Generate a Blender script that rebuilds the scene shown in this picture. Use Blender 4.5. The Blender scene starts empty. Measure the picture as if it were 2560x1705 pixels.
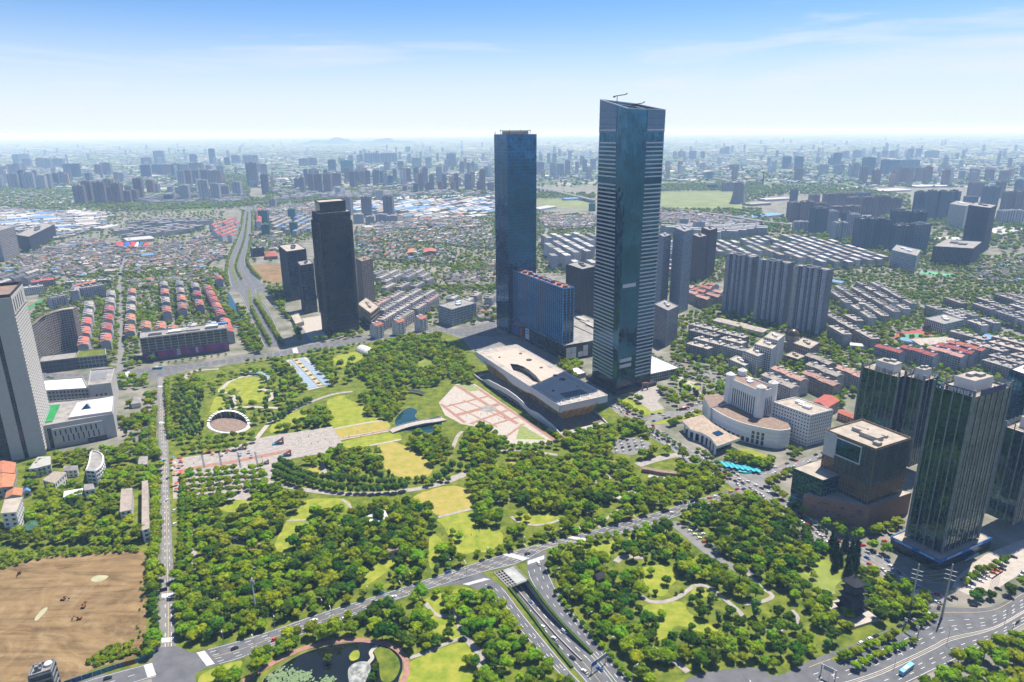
import bpy, math, random
from mathutils import Vector, Matrix
from mathutils.geometry import tessellate_polygon
random.seed(7)
S = bpy.context.scene
C = S.collection
PI = math.pi
CAM_H = 300.0
PITCH, ROLL = math.radians(17.1), math.radians(-0.4)
IW, IH = 2560.0, 1705.0
FPX = IW * 24 / 36
fwd = Vector((0, math.cos(PITCH), -math.sin(PITCH)))
r0 = Vector((1, 0, 0)); u0 = r0.cross(fwd)
rgt = r0 * math.cos(ROLL) + u0 * math.sin(ROLL)
upv = u0 * math.cos(ROLL) - r0 * math.sin(ROLL)
cd = bpy.data.cameras.new('camera'); cam = bpy.data.objects.new('camera', cd); C.objects.link(cam)
cd.lens = 24; cd.sensor_width = 36; cd.sensor_fit = 'HORIZONTAL'; cd.clip_start = 1; cd.clip_end = 120000
cam.matrix_world = Matrix(((rgt.x, upv.x, -fwd.x, 0), (rgt.y, upv.y, -fwd.y, 0), (rgt.z, upv.z, -fwd.z, CAM_H), (0, 0, 0, 1)))
S.camera = cam
SUN_EL, SUN_AZ = math.radians(66.5), math.atan2(0.65, 0.76)
w = bpy.data.worlds.new('World'); S.world = w; w.use_nodes = True
nt = w.node_tree; nt.nodes.clear()
out = nt.nodes.new('ShaderNodeOutputWorld'); bg = nt.nodes.new('ShaderNodeBackground')
sky = nt.nodes.new('ShaderNodeTexSky'); sky.sky_type = 'NISHITA'; sky.sun_disc = False
sky.sun_elevation = SUN_EL; sky.sun_rotation = SUN_AZ; sky.altitude = 100; sky.air_density = 1.0; sky.dust_density = 0.4; sky.ozone_density = 2.0
bg.inputs['Strength'].default_value = 0.061
tc = nt.nodes.new('ShaderNodeTexCoord'); sx = nt.nodes.new('ShaderNodeSeparateXYZ'); nt.links.new(tc.outputs['Generated'], sx.inputs[0])
hr_ = nt.nodes.new('ShaderNodeValToRGB'); hr_.color_ramp.interpolation = 'EASE'; he = hr_.color_ramp.elements
he[0].position = 0.0; he[0].color = (1, 1, 1, 1); he[1].position = 0.17; he[1].color = (0, 0, 0, 1)
nt.links.new(sx.outputs['Z'], hr_.inputs['Fac'])
tint = nt.nodes.new('ShaderNodeMixRGB'); tint.blend_type = 'MULTIPLY'; tint.inputs['Fac'].default_value = 1; tint.inputs['Color2'].default_value = (0.68, 0.98, 1.42, 1)
nt.links.new(sky.outputs['Color'], tint.inputs['Color1'])
hmix = nt.nodes.new('ShaderNodeMixRGB'); hmix.inputs['Color2'].default_value = (8.0, 8.9, 9.8, 1); nt.links.new(hr_.outputs['Color'], hmix.inputs['Fac']); nt.links.new(tint.outputs['Color'], hmix.inputs['Color1'])
mp = nt.nodes.new('ShaderNodeMapping'); mp.inputs['Scale'].default_value = (1.2, 1.6, 13.0); mp.inputs['Location'].default_value = (5.7774, 7.2563, 3.1075)
nz = nt.nodes.new('ShaderNodeTexNoise'); nz.inputs['Scale'].default_value = 1.5; nz.inputs['Detail'].default_value = 7; nz.inputs['Roughness'].default_value = 0.6; nz.inputs['Distortion'].default_value = 0.5
cr = nt.nodes.new('ShaderNodeValToRGB'); cr.color_ramp.elements[0].position = 0.54; cr.color_ramp.elements[1].position = 0.74; cr.color_ramp.elements[1].color = (0.75, 0.75, 0.75, 1)
mix = nt.nodes.new('ShaderNodeMixRGB'); mix.inputs['Color2'].default_value = (8.2, 8.6, 9.0, 1)
nt.links.new(tc.outputs['Generated'], mp.inputs['Vector']); nt.links.new(mp.outputs['Vector'], nz.inputs['Vector'])
nt.links.new(nz.outputs['Fac'], cr.inputs['Fac']); nt.links.new(cr.outputs['Color'], mix.inputs['Fac'])
nt.links.new(hmix.outputs['Color'], mix.inputs['Color1']); nt.links.new(mix.outputs['Color'], bg.inputs['Color'])
nt.links.new(bg.outputs['Background'], out.inputs['Surface'])
sd = bpy.data.lights.new('sun', 'SUN'); sun = bpy.data.objects.new('sun', sd); C.objects.link(sun)
sd.energy = 5.0; sd.angle = math.radians(0.53); sd.color = (1.0, 0.955, 0.88)
sdir = Vector((math.sin(SUN_AZ) * math.cos(SUN_EL), math.cos(SUN_AZ) * math.cos(SUN_EL), math.sin(SUN_EL)))
sun.rotation_euler = sdir.to_track_quat('Z', 'Y').to_euler(); sun.location = (0, 0, 600)
S.view_settings.view_transform = 'Standard'; S.view_settings.look = 'None'; S.view_settings.gamma = 1
S.view_settings.exposure = 0.8; S.view_settings.use_curve_mapping = False
S.cycles.use_denoising = True
S.cycles.max_bounces = 5; S.cycles.diffuse_bounces = 2; S.cycles.glossy_bounces = 3; S.cycles.transmission_bounces = 2; S.cycles.volume_bounces = 1
S.cycles.transparent_max_bounces = 4; S.cycles.caustics_reflective = False; S.cycles.caustics_refractive = False
S.cycles.volume_step_rate = 10
TILES = dict(A=(0, 640, 700/2033), B=(0, 1100, 700/1814), C=(600, 1150, 700/1978), D=(1200, 1150, 700/1978), E=(1860, 1150, 700/1978),
   G=(400, 760, 700/2240), H=(1050, 760, 700/2240), I=(1700, 760, 860/2286), J=(0, 340, 700/2355), K=(600, 340, 700/2111),
   L=(1200, 220, 700/2033), M=(1860, 340, 700/2111), F=(0, 0, 2560/2354), N=(1160, 820, 400/2091), O=(1460, 860, 300/2352))
def px(t, x, y):
 a = TILES[t]; return a[0] + x * a[2], a[1] + y * a[2]
def ground(x, y, z=0.0):
 d = fwd * FPX + rgt * (x - IW/2) + upv * (IH/2 - y)
 k = (z - CAM_H) / d.z
 return Vector((d.x * k, d.y * k))
def g(t, x, y, z=0.0): return ground(*px(t, x, y), z)
def proj(p):
 v = Vector((p[0], p[1], p[2] - CAM_H)); q = v.dot(fwd)
 return IW/2 + FPX * v.dot(rgt) / q, IH/2 - FPX * v.dot(upv) / q
def height(b, py):
 lo, hi = -50.0, 700.0
 for _ in range(40):
  m = (lo + hi) / 2
  if proj((b[0], b[1], m))[1] > py: lo = m
  else: hi = m
 return m
def P(s, z=0.0):
 t = 'F'; o = []
 for w_ in s.split():
  if w_.isalpha(): t = w_
  else:
   x, y = w_.split(','); o.append(g(t, float(x), float(y), z))
 return o
MATS = {}
def N(n, t): return n.nodes.new('ShaderNode' + t)
def mat(name, col, rough=0.85, metal=0.0, var=0.18, scale=0.25, rnd=0.0, col2=None, spec=0.3, detail=5, hue=0.0, stretch=None):
 if name in MATS: return MATS[name]
 m = bpy.data.materials.new(name); m.use_nodes = True; n = m.node_tree; b = n.nodes['Principled BSDF']
 b.inputs['Roughness'].default_value = rough; b.inputs['Metallic'].default_value = metal; b.inputs['Specular IOR Level'].default_value = spec
 if max(col) > .28 and 'paint' not in name: col = tuple(x*.88 for x in col)
 c = tuple(col) + (1,); c2 = tuple(col2) + (1,) if col2 else tuple(max(0, x * (1 - var * 2)) for x in col) + (1,)
 tcn = N(n, 'TexCoord'); nn = N(n, 'TexNoise'); nn.inputs['Scale'].default_value = scale; nn.inputs['Detail'].default_value = detail; nn.inputs['Roughness'].default_value = 0.65
 src = tcn.outputs['Object']
 if stretch:
  mpp = N(n, 'Mapping'); mpp.inputs['Scale'].default_value = stretch; n.links.new(src, mpp.inputs['Vector']); src = mpp.outputs['Vector']
 n.links.new(src, nn.inputs['Vector'])
 r = N(n, 'ValToRGB'); r.color_ramp.elements[0].position = 0.36; r.color_ramp.elements[1].position = 0.64
 r.color_ramp.elements[0].color = c2; r.color_ramp.elements[1].color = c
 n.links.new(nn.outputs['Fac'], r.inputs['Fac']); last = r.outputs['Color']
 if rnd or hue:
  oi = N(n, 'ObjectInfo'); h = N(n, 'HueSaturation'); ma = N(n, 'MapRange')
  ma.inputs['To Min'].default_value = 1 - rnd; ma.inputs['To Max'].default_value = 1 + rnd
  n.links.new(oi.outputs['Random'], ma.inputs['Value']); n.links.new(ma.outputs['Result'], h.inputs['Value'])
  if hue:
   wn = N(n, 'TexWhiteNoise'); wn.noise_dimensions = '1D'; mb_ = N(n, 'MapRange'); mb_.inputs['To Min'].default_value = 0.5 - hue; mb_.inputs['To Max'].default_value = 0.5 + hue
   n.links.new(oi.outputs['Random'], wn.inputs['W']); n.links.new(wn.outputs['Value'], mb_.inputs['Value']); n.links.new(mb_.outputs['Result'], h.inputs['Hue'])
  n.links.new(last, h.inputs['Color']); last = h.outputs['Color']
 n.links.new(last, b.inputs['Base Color'])
 MATS[name] = m; return m
def glass(name, col, rough=0.06, metal=0.75, var=0.25, scale=0.08):
 return mat(name, col, rough, metal, var, scale, spec=0.6, detail=3)
asphalt = mat('asphalt', (0.122, 0.122, 0.128), 0.9, var=0.16, scale=0.11, detail=9)
asphalt2 = mat('old_asphalt', (0.19, 0.182, 0.175), 0.9, var=0.14, scale=0.13, detail=9)
paint = mat('road_paint', (0.72, 0.72, 0.70), 0.7, var=0.08, scale=0.5)
ypaint = mat('yellow_paint', (0.62, 0.45, 0.16), 0.7, var=0.1, scale=0.5)
paving = mat('pale_paving', (0.37, 0.33, 0.295), 0.85, var=0.16, scale=0.22, detail=9)
stone = mat('pale_stone', (0.44, 0.39, 0.335), 0.85, var=0.12, scale=0.25, detail=9)
brickred = mat('red_paving', (0.36, 0.19, 0.14), 0.85, var=0.15, scale=0.3)
lawn = mat('lawn', (0.27, 0.26, 0.04), 0.95, scale=0.13, col2=(0.13, 0.185, 0.016), detail=11, spec=0.1)
lawn2 = mat('dry_lawn', (0.38, 0.29, 0.09), 0.95, scale=0.12, col2=(0.22, 0.215, 0.035), detail=11, spec=0.1)
under = mat('grass_and_undergrowth', (0.16, 0.175, 0.022), 0.95, scale=0.12, col2=(0.05, 0.085, 0.010), detail=11, spec=0.1)
conc = mat('concrete', (0.42, 0.40, 0.37), 0.9, var=0.12, scale=0.1)
cityg = mat('city_ground', (0.23, 0.205, 0.175), 0.9, scale=0.03, col2=(0.075, 0.09, 0.045), detail=11)
dirt = None
white = mat('white_wall', (0.68, 0.67, 0.65), 0.8, var=0.05, scale=0.1)
cream = mat('cream_roof', (0.44, 0.38, 0.31), 0.9, var=0.16, scale=0.12)
roofgrey = mat('grey_roof', (0.33, 0.31, 0.285), 0.9, var=0.2, scale=0.15)
metalm = mat('grey_metal', (0.42, 0.44, 0.46), 0.45, 0.6, var=0.08)
darkm = mat('dark_metal', (0.05, 0.05, 0.055), 0.5, 0.3, var=0.1)
class MB:
 def __init__(s): s.v = []; s.f = []; s.m = []; s.mats = []
 def mi(s, m):
  if m not in s.mats: s.mats.append(m)
  return s.mats.index(m)
 def face(s, pts, m):
  i = len(s.v); s.v += [tuple(p) for p in pts]; s.f.append(tuple(range(i, i + len(pts)))); s.m.append(s.mi(m))
 def box(s, x0, y0, z0, x1, y1, z1, m, bottom=False):
  s.prism([(x0, y0), (x1, y0), (x1, y1), (x0, y1)], z0, z1, m, bottom=bottom)
 def prism(s, foot, z0, z1, m, top=None, bottom=False, scale=None, cap=True):
  foot = ccw(foot); n = len(foot); i = len(s.v); up = foot
  if scale is not None:
   cx = sum(p[0] for p in foot) / n; cy = sum(p[1] for p in foot) / n
   up = [(cx + (p[0] - cx) * scale, cy + (p[1] - cy) * scale) for p in foot]
  s.v += [(p[0], p[1], z0) for p in foot] + [(p[0], p[1], z1) for p in up]; k = s.mi(m)
  for a in range(n):
   b = (a + 1) % n; s.f.append((i + a, i + b, i + n + b, i + n + a)); s.m.append(k)
  if cap: s.f.append(tuple(i + n + a for a in range(n))); s.m.append(s.mi(top or m))
  if bottom: s.f.append(tuple(i + a for a in reversed(range(n)))); s.m.append(k)
 def bar(s, p0, p1, z0, z1, o0, o1, m):
  d = (Vector(p1[:2]) - Vector(p0[:2])); d.normalize(); nrm = Vector((d.y, -d.x))
  a = Vector(p0[:2]); b = Vector(p1[:2])
  s.prism([a + nrm * o0, b + nrm * o0, b + nrm * o1, a + nrm * o1], z0, z1, m, bottom=True)
 def beam(s, a, b, w, m, h=None):
  a = Vector(a); b = Vector(b); d = (b - a); d.normalize()
  q = d.cross(Vector((0, 0, 1))) if abs(d.z) < 0.95 else d.cross(Vector((1, 0, 0)))
  q.normalize(); r = q.cross(d); q = q * (w/2); r = r * ((h or w)/2)
  i = len(s.v); k = s.mi(m)
  s.v += [tuple(p + x) for p in (a, b) for x in (q + r, -q + r, -q - r, q - r)]
  for j in range(4): s.f.append((i + j, i + (j+1) % 4, i + 4 + (j+1) % 4, i + 4 + j)); s.m.append(k)
  s.f += [(i+3, i+2, i+1, i), (i+4, i+5, i+6, i+7)]; s.m += [k, k]
 def ring(s, prof, m, seg=16, cx=0, cy=0, cap=False):
  i = len(s.v); k = s.mi(m)
  for r, z in prof: s.v += [(cx + r * math.cos(2*PI*j/seg), cy + r * math.sin(2*PI*j/seg), z) for j in range(seg)]
  for a in range(len(prof) - 1):
   for j in range(seg):
    b = (j + 1) % seg; s.f.append((i + a*seg + j, i + a*seg + b, i + (a+1)*seg + b, i + (a+1)*seg + j)); s.m.append(k)
  if cap: s.f.append(tuple(i + (len(prof)-1)*seg + j for j in range(seg))); s.m.append(k)
 def panes(s, p0, p1, z0, z1, nx, nz, m, jit=0.02, off=0.0, keep=None):
  p0 = Vector(p0[:2]); p1 = Vector(p1[:2]); d = (p1 - p0); nrm = Vector((d.y, -d.x)); nrm.normalize(); k = s.mi(m)
  for a in range(nx):
   for c in range(nz):
    if keep and not keep((a + .5) / nx, (c + .5) / nz): continue
    i = len(s.v); t1 = random.uniform(-jit, jit); t2 = random.uniform(-jit, jit)
    for (u, v, e) in ((a, c, -t1 - t2), (a+1, c, t1 - t2), (a+1, c+1, t1 + t2), (a, c+1, t2 - t1)):
     q = p0 + d * (u / nx) + nrm * (off + e); s.v.append((q.x, q.y, z0 + (z1 - z0) * v / nz))
    s.f.append((i, i+1, i+2, i+3)); s.m.append(k)
 def mesh(s, name):
  me = bpy.data.meshes.new(name); me.from_pydata(s.v, [], s.f)
  for m in s.mats: me.materials.append(m)
  me.polygons.foreach_set('material_index', s.m); me.update(); return me
 def build(s, name, parent=None, **kw):
  return obj(name, s.mesh(name), parent, **kw)
def ccw(p):
 a = sum(p[i][0] * p[(i+1) % len(p)][1] - p[(i+1) % len(p)][0] * p[i][1] for i in range(len(p)))
 return list(p) if a > 0 else list(reversed(p))
def obj(name, me, parent=None, label=None, cat=None, group=None, kind=None, loc=None, rz=None, smooth=False):
 o = bpy.data.objects.new(name, me); C.objects.link(o)
 if parent: o.parent = parent
 if loc: o.location = loc
 if rz is not None: o.rotation_euler = (0, 0, rz)
 if smooth:
  for p in me.polygons: p.use_smooth = True
 return tag(o, label, cat, group, kind)
def tag(o, label=None, cat=None, group=None, kind=None):
 if label: o['label'] = label
 if cat: o['category'] = cat
 if group: o['group'] = group
 if kind: o['kind'] = kind
 return o
def thing(name, label, cat, loc=(0, 0, 0), rz=0, group=None):
 o = bpy.data.objects.new(name, None); C.objects.link(o); o.location = loc; o.rotation_euler = (0, 0, rz)
 o.empty_display_size = 1
 return tag(o, label, cat, group)
def copy_tree(src, loc, rz, label, group=None, sc=1.0):
 r = src.copy(); C.objects.link(r); r.location = loc; r.rotation_euler = (0, 0, rz)
 r.scale = (sc, sc, sc) if isinstance(sc, (int, float)) else sc
 r['label'] = label
 if group: r['group'] = group
 for ch in src.children:
  c = ch.copy(); C.objects.link(c); c.parent = r
  for gg in ch.children:
   d = gg.copy(); C.objects.link(d); d.parent = c
 return r
def inside(p, poly):
 x, y = p[0], p[1]; c = False; j = len(poly) - 1
 for i in range(len(poly)):
  xi, yi = poly[i][0], poly[i][1]; xj, yj = poly[j][0], poly[j][1]
  if (yi > y) != (yj > y) and x < (xj - xi) * (y - yi) / (yj - yi) + xi: c = not c
  j = i
 return c
class Area:
 def __init__(s, poly):
  s.p = [(q[0], q[1]) for q in poly]; s.x0 = min(q[0] for q in s.p); s.x1 = max(q[0] for q in s.p); s.y0 = min(q[1] for q in s.p); s.y1 = max(q[1] for q in s.p)
 def has(s, q): return s.x0 < q[0] < s.x1 and s.y0 < q[1] < s.y1 and inside(q, s.p)
class Bag:
 def __init__(s): s.g = {}; s.big = []
 def append(s, a):
  c = [(i, j) for i in range(int(a.x0//60), int(a.x1//60)+1) for j in range(int(a.y0//60), int(a.y1//60)+1)] if (a.x1-a.x0)*(a.y1-a.y0) < 2e6 else None
  if c is None: s.big.append(a)
  else:
   for k in c: s.g.setdefault(k, []).append(a)
 def hit(s, q): return any(a.has(q) for a in s.g.get((int(q[0]//60), int(q[1]//60)), ())) or any(a.has(q) for a in s.big)
KEEP_OFF = Bag()
ROADS = Bag()
def off_limits(q): return KEEP_OFF.hit(q)
def smooth_line(pts, n=4):
 o = []
 for i in range(len(pts) - 1):
  p0 = pts[max(i-1, 0)]; p1 = pts[i]; p2 = pts[i+1]; p3 = pts[min(i+2, len(pts)-1)]
  for k in range(n):
   t = k / n
   o.append(0.5 * ((2*p1) + (p2-p0)*t + (2*p0-5*p1+4*p2-p3)*t*t + (3*p1-p0-3*p2+p3)*t*t*t))
 return o + [pts[-1]]
def closed_smooth(pts, n=4):
 m = len(pts); o = []
 for i in range(m):
  p0, p1, p2, p3 = pts[i-1], pts[i], pts[(i+1) % m], pts[(i+2) % m]
  for k in range(n):
   t = k / n
   o.append(0.5 * ((2*p1) + (p2-p0)*t + (2*p0-5*p1+4*p2-p3)*t*t + (3*p1-p0-3*p2+p3)*t*t*t))
 return o
def patch(name, pts, z, m, label, cat, keep=True, holes=None, step=0.0, parent=None, kind='structure'):
 pts = ccw(pts); b = MB()
 if holes:
  loops = [[Vector((p[0], p[1], 0)) for p in l] for l in [pts] + holes]; flat = [p for l in loops for p in l]
  for t in tessellate_polygon(loops):
   q = [flat[k] for k in t]
   if (q[1]-q[0]).cross(q[2]-q[0]).z < 0: q.reverse()
   b.face([(p.x, p.y, z) for p in q], m)
 elif step: b.prism(pts, z - step, z, m)
 else: b.face([(p[0], p[1], z) for p in pts], m)
 o = b.build(name, parent, label=label if not parent else None, cat=cat if not parent else None, kind=kind if not parent else None)
 if keep: KEEP_OFF.append(Area(pts))
 return o
def ribbon(name, pts, width, z, m, label, cat, keep=True, smooth=True, parent=None):
 if smooth: pts = smooth_line(pts)
 l = []; r = []
 for i, p in enumerate(pts):
  d = pts[min(i+1, len(pts)-1)] - pts[max(i-1, 0)]; d.normalize(); nn = Vector((-d.y, d.x)) * (width/2)
  l.append(p + nn); r.append(p - nn)
 b = MB()
 for i in range(len(pts) - 1): b.face([(*r[i], z), (*r[i+1], z), (*l[i+1], z), (*l[i], z)], m)
 o = b.build(name, parent, label=label if not parent else None, cat=cat if not parent else None, kind='structure' if not parent else None)
 if keep: KEEP_OFF.append(Area(l + r[::-1]))
 return o, pts
AX = Vector((0.463, -0.886)); BX = Vector((0.886, 0.463))
# ================================================================== GROUND
def far_ground():
 m = bpy.data.materials.new('town_and_fields'); m.use_nodes = True; n = m.node_tree; b = n.nodes['Principled BSDF']
 b.inputs['Roughness'].default_value = 0.95; b.inputs['Specular IOR Level'].default_value = 0.1
 t = N(n, 'TexCoord'); v = N(n, 'TexVoronoi'); v.inputs['Scale'].default_value = 1/70
 mp_ = N(n, 'Mapping'); mp_.inputs['Rotation'].default_value = (0, 0, 0.5); mp_.inputs['Scale'].default_value = (1, 0.6, 1)
 n.links.new(t.outputs['Object'], mp_.inputs['Vector']); n.links.new(mp_.outputs['Vector'], v.inputs['Vector'])
 se = N(n, 'SeparateColor'); n.links.new(v.outputs['Color'], se.inputs['Color'])
 r = N(n, 'ValToRGB'); e = r.color_ramp.elements; r.color_ramp.interpolation = 'CONSTANT'
 e[0].position = 0; e[0].color = (0.07, 0.10, 0.03, 1); e[1].position = 0.3; e[1].color = (0.10, 0.14, 0.045, 1)
 for p_, c_ in ((0.5, (0.16, 0.17, 0.08, 1)), (0.64, (0.22, 0.20, 0.17, 1)), (0.8, (0.30, 0.28, 0.25, 1)), (0.94, (0.5, 0.48, 0.46, 1))):
  x = e.new(p_); x.color = c_
 n.links.new(se.outputs['Red'], r.inputs['Fac'])
 nn = N(n, 'TexNoise'); nn.inputs['Scale'].default_value = 1/900; nn.inputs['Detail'].default_value = 6; n.links.new(t.outputs['Object'], nn.inputs['Vector'])
 r2 = N(n, 'ValToRGB'); r2.color_ramp.elements[0].position = 0.45; r2.color_ramp.elements[1].position = 0.58
 n.links.new(nn.outputs['Fac'], r2.inputs['Fac'])
 mx = N(n, 'MixRGB'); mx.inputs['Color2'].default_value = (0.075, 0.115, 0.04, 1); n.links.new(r2.outputs['Color'], mx.inputs['Fac'])
 n.links.new(r.outputs['Color'], mx.inputs['Color1'])
 n3 = N(n, 'TexNoise'); n3.inputs['Scale'].default_value = 1/14; n3.inputs['Detail'].default_value = 6; n.links.new(t.outputs['Object'], n3.inputs['Vector'])
 m3 = N(n, 'MixRGB'); m3.blend_type = 'OVERLAY'; m3.inputs['Fac'].default_value = 0.7
 n.links.new(mx.outputs['Color'], m3.inputs['Color1']); n.links.new(n3.outputs['Fac'], m3.inputs['Color2']); n.links.new(m3.outputs['Color'], b.inputs['Base Color'])
 return m
def dirt_mat():
 m = bpy.data.materials.new('churned_dirt'); m.use_nodes = True; n = m.node_tree; b = n.nodes['Principled BSDF']
 b.inputs['Roughness'].default_value = 0.95; b.inputs['Specular IOR Level'].default_value = 0.15
 t = N(n, 'TexCoord'); wv = N(n, 'TexNoise'); wv.inputs['Scale'].default_value = 1.0; wv.inputs['Distortion'].default_value = 1.6; wv.inputs['Detail'].default_value = 9; wv.inputs['Roughness'].default_value = 0.7
 mp_ = N(n, 'Mapping'); mp_.inputs['Scale'].default_value = (.014, .085, 1); mp_.inputs['Rotation'].default_value = (0, 0, .5); n.links.new(t.outputs['Object'], mp_.inputs['Vector']); n.links.new(mp_.outputs['Vector'], wv.inputs['Vector'])
 n1 = N(n, 'TexNoise'); n1.inputs['Scale'].default_value = 0.03; n1.inputs['Detail'].default_value = 12; n1.inputs['Roughness'].default_value = 0.72; n1.inputs['Distortion'].default_value = 2.6; n.links.new(t.outputs['Object'], n1.inputs['Vector'])
 r = N(n, 'ValToRGB'); e = r.color_ramp.elements
 e[0].position = 0.3; e[0].color = (0.085, 0.052, 0.024, 1); e[1].position = 0.72; e[1].color = (0.34, 0.245, 0.14, 1); x = e.new(0.5); x.color = (0.185, 0.118, 0.052, 1)
 n.links.new(n1.outputs['Fac'], r.inputs['Fac'])
 r2 = N(n, 'ValToRGB'); r2.color_ramp.elements[0].position = 0.38; r2.color_ramp.elements[0].color = (0.045, 0.03, 0.014, 1); r2.color_ramp.elements[1].position = 0.56; r2.color_ramp.elements[1].color = (0.25, 0.17, 0.082, 1)
 n.links.new(wv.outputs['Fac'], r2.inputs['Fac'])
 mx = N(n, 'MixRGB'); mx.inputs['Fac'].default_value = 0.45; n.links.new(r.outputs['Color'], mx.inputs['Color1']); n.links.new(r2.outputs['Color'], mx.inputs['Color2'])
 n.links.new(mx.outputs['Color'], b.inputs['Base Color']); bp = N(n, 'Bump'); bp.inputs['Distance'].default_value = 1.0; bp.inputs['Strength'].default_value = 0.6
 n.links.new(n1.outputs['Fac'], bp.inputs['Height']); n.links.new(bp.outputs['Normal'], b.inputs['Normal'])
 return m
def water_mat(name, col, rough=0.05):
 m = mat(name, col, rough, 0.0, var=0.2, scale=0.05, spec=0.5)
 n = m.node_tree; b = n.nodes['Principled BSDF']; x = N(n, 'TexNoise'); x.inputs['Scale'].default_value = 0.8; bp = N(n, 'Bump'); bp.inputs['Strength'].default_value = 0.06
 t = N(n, 'TexCoord'); n.links.new(t.outputs['Object'], x.inputs['Vector']); n.links.new(x.outputs['Fac'], bp.inputs['Height']); n.links.new(bp.outputs['Normal'], b.inputs['Normal'])
 return m
dirt = dirt_mat()
dark_water = water_mat('dark_pond_water', (0.010, 0.013, 0.010))
teal_water = water_mat('teal_pond_water', (0.012, 0.05, 0.055))
green_water = water_mat('algae_green_water', (0.27, 0.32, 0.05), 0.25)
trench = P('D 100,800 240,750 340,852 450,1005 600,1180 790,1372 650,1470 500,1285 350,1085 205,905')
sheet = [(-41000, -6000), (41000, -6000), (41000, 42000), (-41000, 42000)]
fg = far_ground()
patch('ground', [Vector(p) for p in sheet], 0, fg, 'flat hazy plain of fields and town running to the horizon', 'ground', keep=False, holes=[trench])
patch('city_ground', P('F -900,1500 -700,700 -120,470 500,430 1300,425 2500,430 3100,640 3600,1500 2800,2300 -600,2300'), 0.03, cityg, 'worn grey ground between the buildings of the town', 'ground', keep=False, holes=[trench])
park = P('B 1100,1350 A 1200,890 G 30,575 1150,392 1740,296 2240,218 H 330,275 600,425 1000,445 1490,810 1830,1060 I 330,1190 450,1240 800,1568 E 560,600 840,740 1180,960 1320,1060 1000,1230 600,1400 250,1520 D 1500,1600 1300,1900 -600,2100 C 0,2000 B 1080,1700')
patch('park_ground', park, 0.06, under, 'rough green ground under the trees of the city park', 'park', keep=False, holes=[trench])
patch('campus_ground', P('A 840,1480 B 1030,60 1020,1300 930,1500 -400,1568 -500,900 -300,200 A 0,1500 300,1400'), 0.06, under, 'green ground of the old campus left of the straight street', 'ground', keep=False)
patch('building_site', P('B -300,850 0,835 120,800 330,755 560,745 900,705 950,760 960,940 950,1120 945,1290 900,1400 620,1480 440,1560 200,1640 -400,1700'), 0.10, dirt, 'bare brown building site with curved tyre tracks', 'building site')
for k, (s_, nm) in enumerate((('B 0,700 330,680 680,690 900,690 640,735 330,750 150,790 0,830', 'weedy green strip along the far edge of the brown building site'),)):
 patch('weeds', closed_smooth(P(s_)), 0.14, under, nm, 'weeds')
patch('puddle', closed_smooth(P('B 590,910 620,880 700,880 680,905 630,920')), 0.14, mat('milky_puddle', (0.42, 0.40, 0.24), 0.2, var=.1), 'pale milky puddle on the brown building site', 'puddle')
patch('puddle', closed_smooth(P('B 225,1160 270,1100 310,1085 290,1120 240,1170')), 0.14, mat('milky_puddle', (0.42, 0.40, 0.24)), 'narrow pale streak of mud across the brown building site', 'mud')
LANES = {}
def road(key, left, right, z, m, label, name='road'):
 L_ = smooth_line(P(left)); R_ = smooth_line(P(right)); poly = L_ + R_[::-1]
 b = MB(); n = max(len(L_), len(R_)) * 2
 def at(line, t):
  d = [0]
  for i in range(len(line)-1): d.append(d[-1] + (line[i+1]-line[i]).length)
  s_ = t * d[-1]
  for i in range(len(line)-1):
   if d[i+1] >= s_: return line[i].lerp(line[i+1], (s_ - d[i]) / max(1e-6, d[i+1] - d[i]))
  return line[-1]
 A_ = [at(L_, i/n) for i in range(n+1)]; B_ = [at(R_, i/n) for i in range(n+1)]
 for i in range(n): b.face([(*A_[i], z), (*B_[i], z), (*B_[i+1], z), (*A_[i+1], z)][::1], m)
 o = b.build(name, label=label, cat='road', kind='structure')
 KEEP_OFF.append(Area(A_ + B_[::-1])); ROADS.append(Area(A_ + B_[::-1]))
 LANES[key] = (A_, B_, o); return o
def lane_at(key, u, v):
 A_, B_, _ = LANES[key]; f = max(0, min(len(A_) - 1.001, v * (len(A_) - 1))); i = int(f); t = f - i
 a = A_[i].lerp(A_[i+1], t); b = B_[i].lerp(B_[i+1], t); q = a.lerp(b, u)
 a2 = A_[i+1].lerp(B_[i+1], u) - A_[i].lerp(B_[i], u); return q, math.atan2(a2.y, a2.x)
def lane_len(key): A_, B_, _ = LANES[key]; return sum(((A_[i]+B_[i])/2 - (A_[i+1]+B_[i+1])/2).length for i in range(len(A_)-1))
def markings(key, dashed, solid, z, v0=0, v1=1, yellow=()):
 b = MB(); n = lane_len(key)
 def piece(u, a, c, wd, m):
  p, _ = lane_at(key, u, a); q, _ = lane_at(key, u, c); d = q - p
  if d.length < 1e-4: return
  d.normalize(); s_ = Vector((-d.y, d.x)) * (wd/2)
  b.face([(*(p - s_), z), (*(q - s_), z), (*(q + s_), z), (*(p + s_), z)], m)
 for u in dashed:
  s_ = v0 * n
  while s_ + 4 < v1 * n: piece(u, s_/n, (s_+3.5)/n, 0.24, paint); s_ += 10
 for us, m in ((solid, paint), (yellow, ypaint)):
  for u in us:
   k = int((v1-v0)*n/6)
   for i in range(k): piece(u, v0 + (v1-v0)*i/k, v0 + (v1-v0)*(i+1)/k, 0.2, m)
 b.build('lane_marking', LANES[key][2], kind='stuff')
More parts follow.
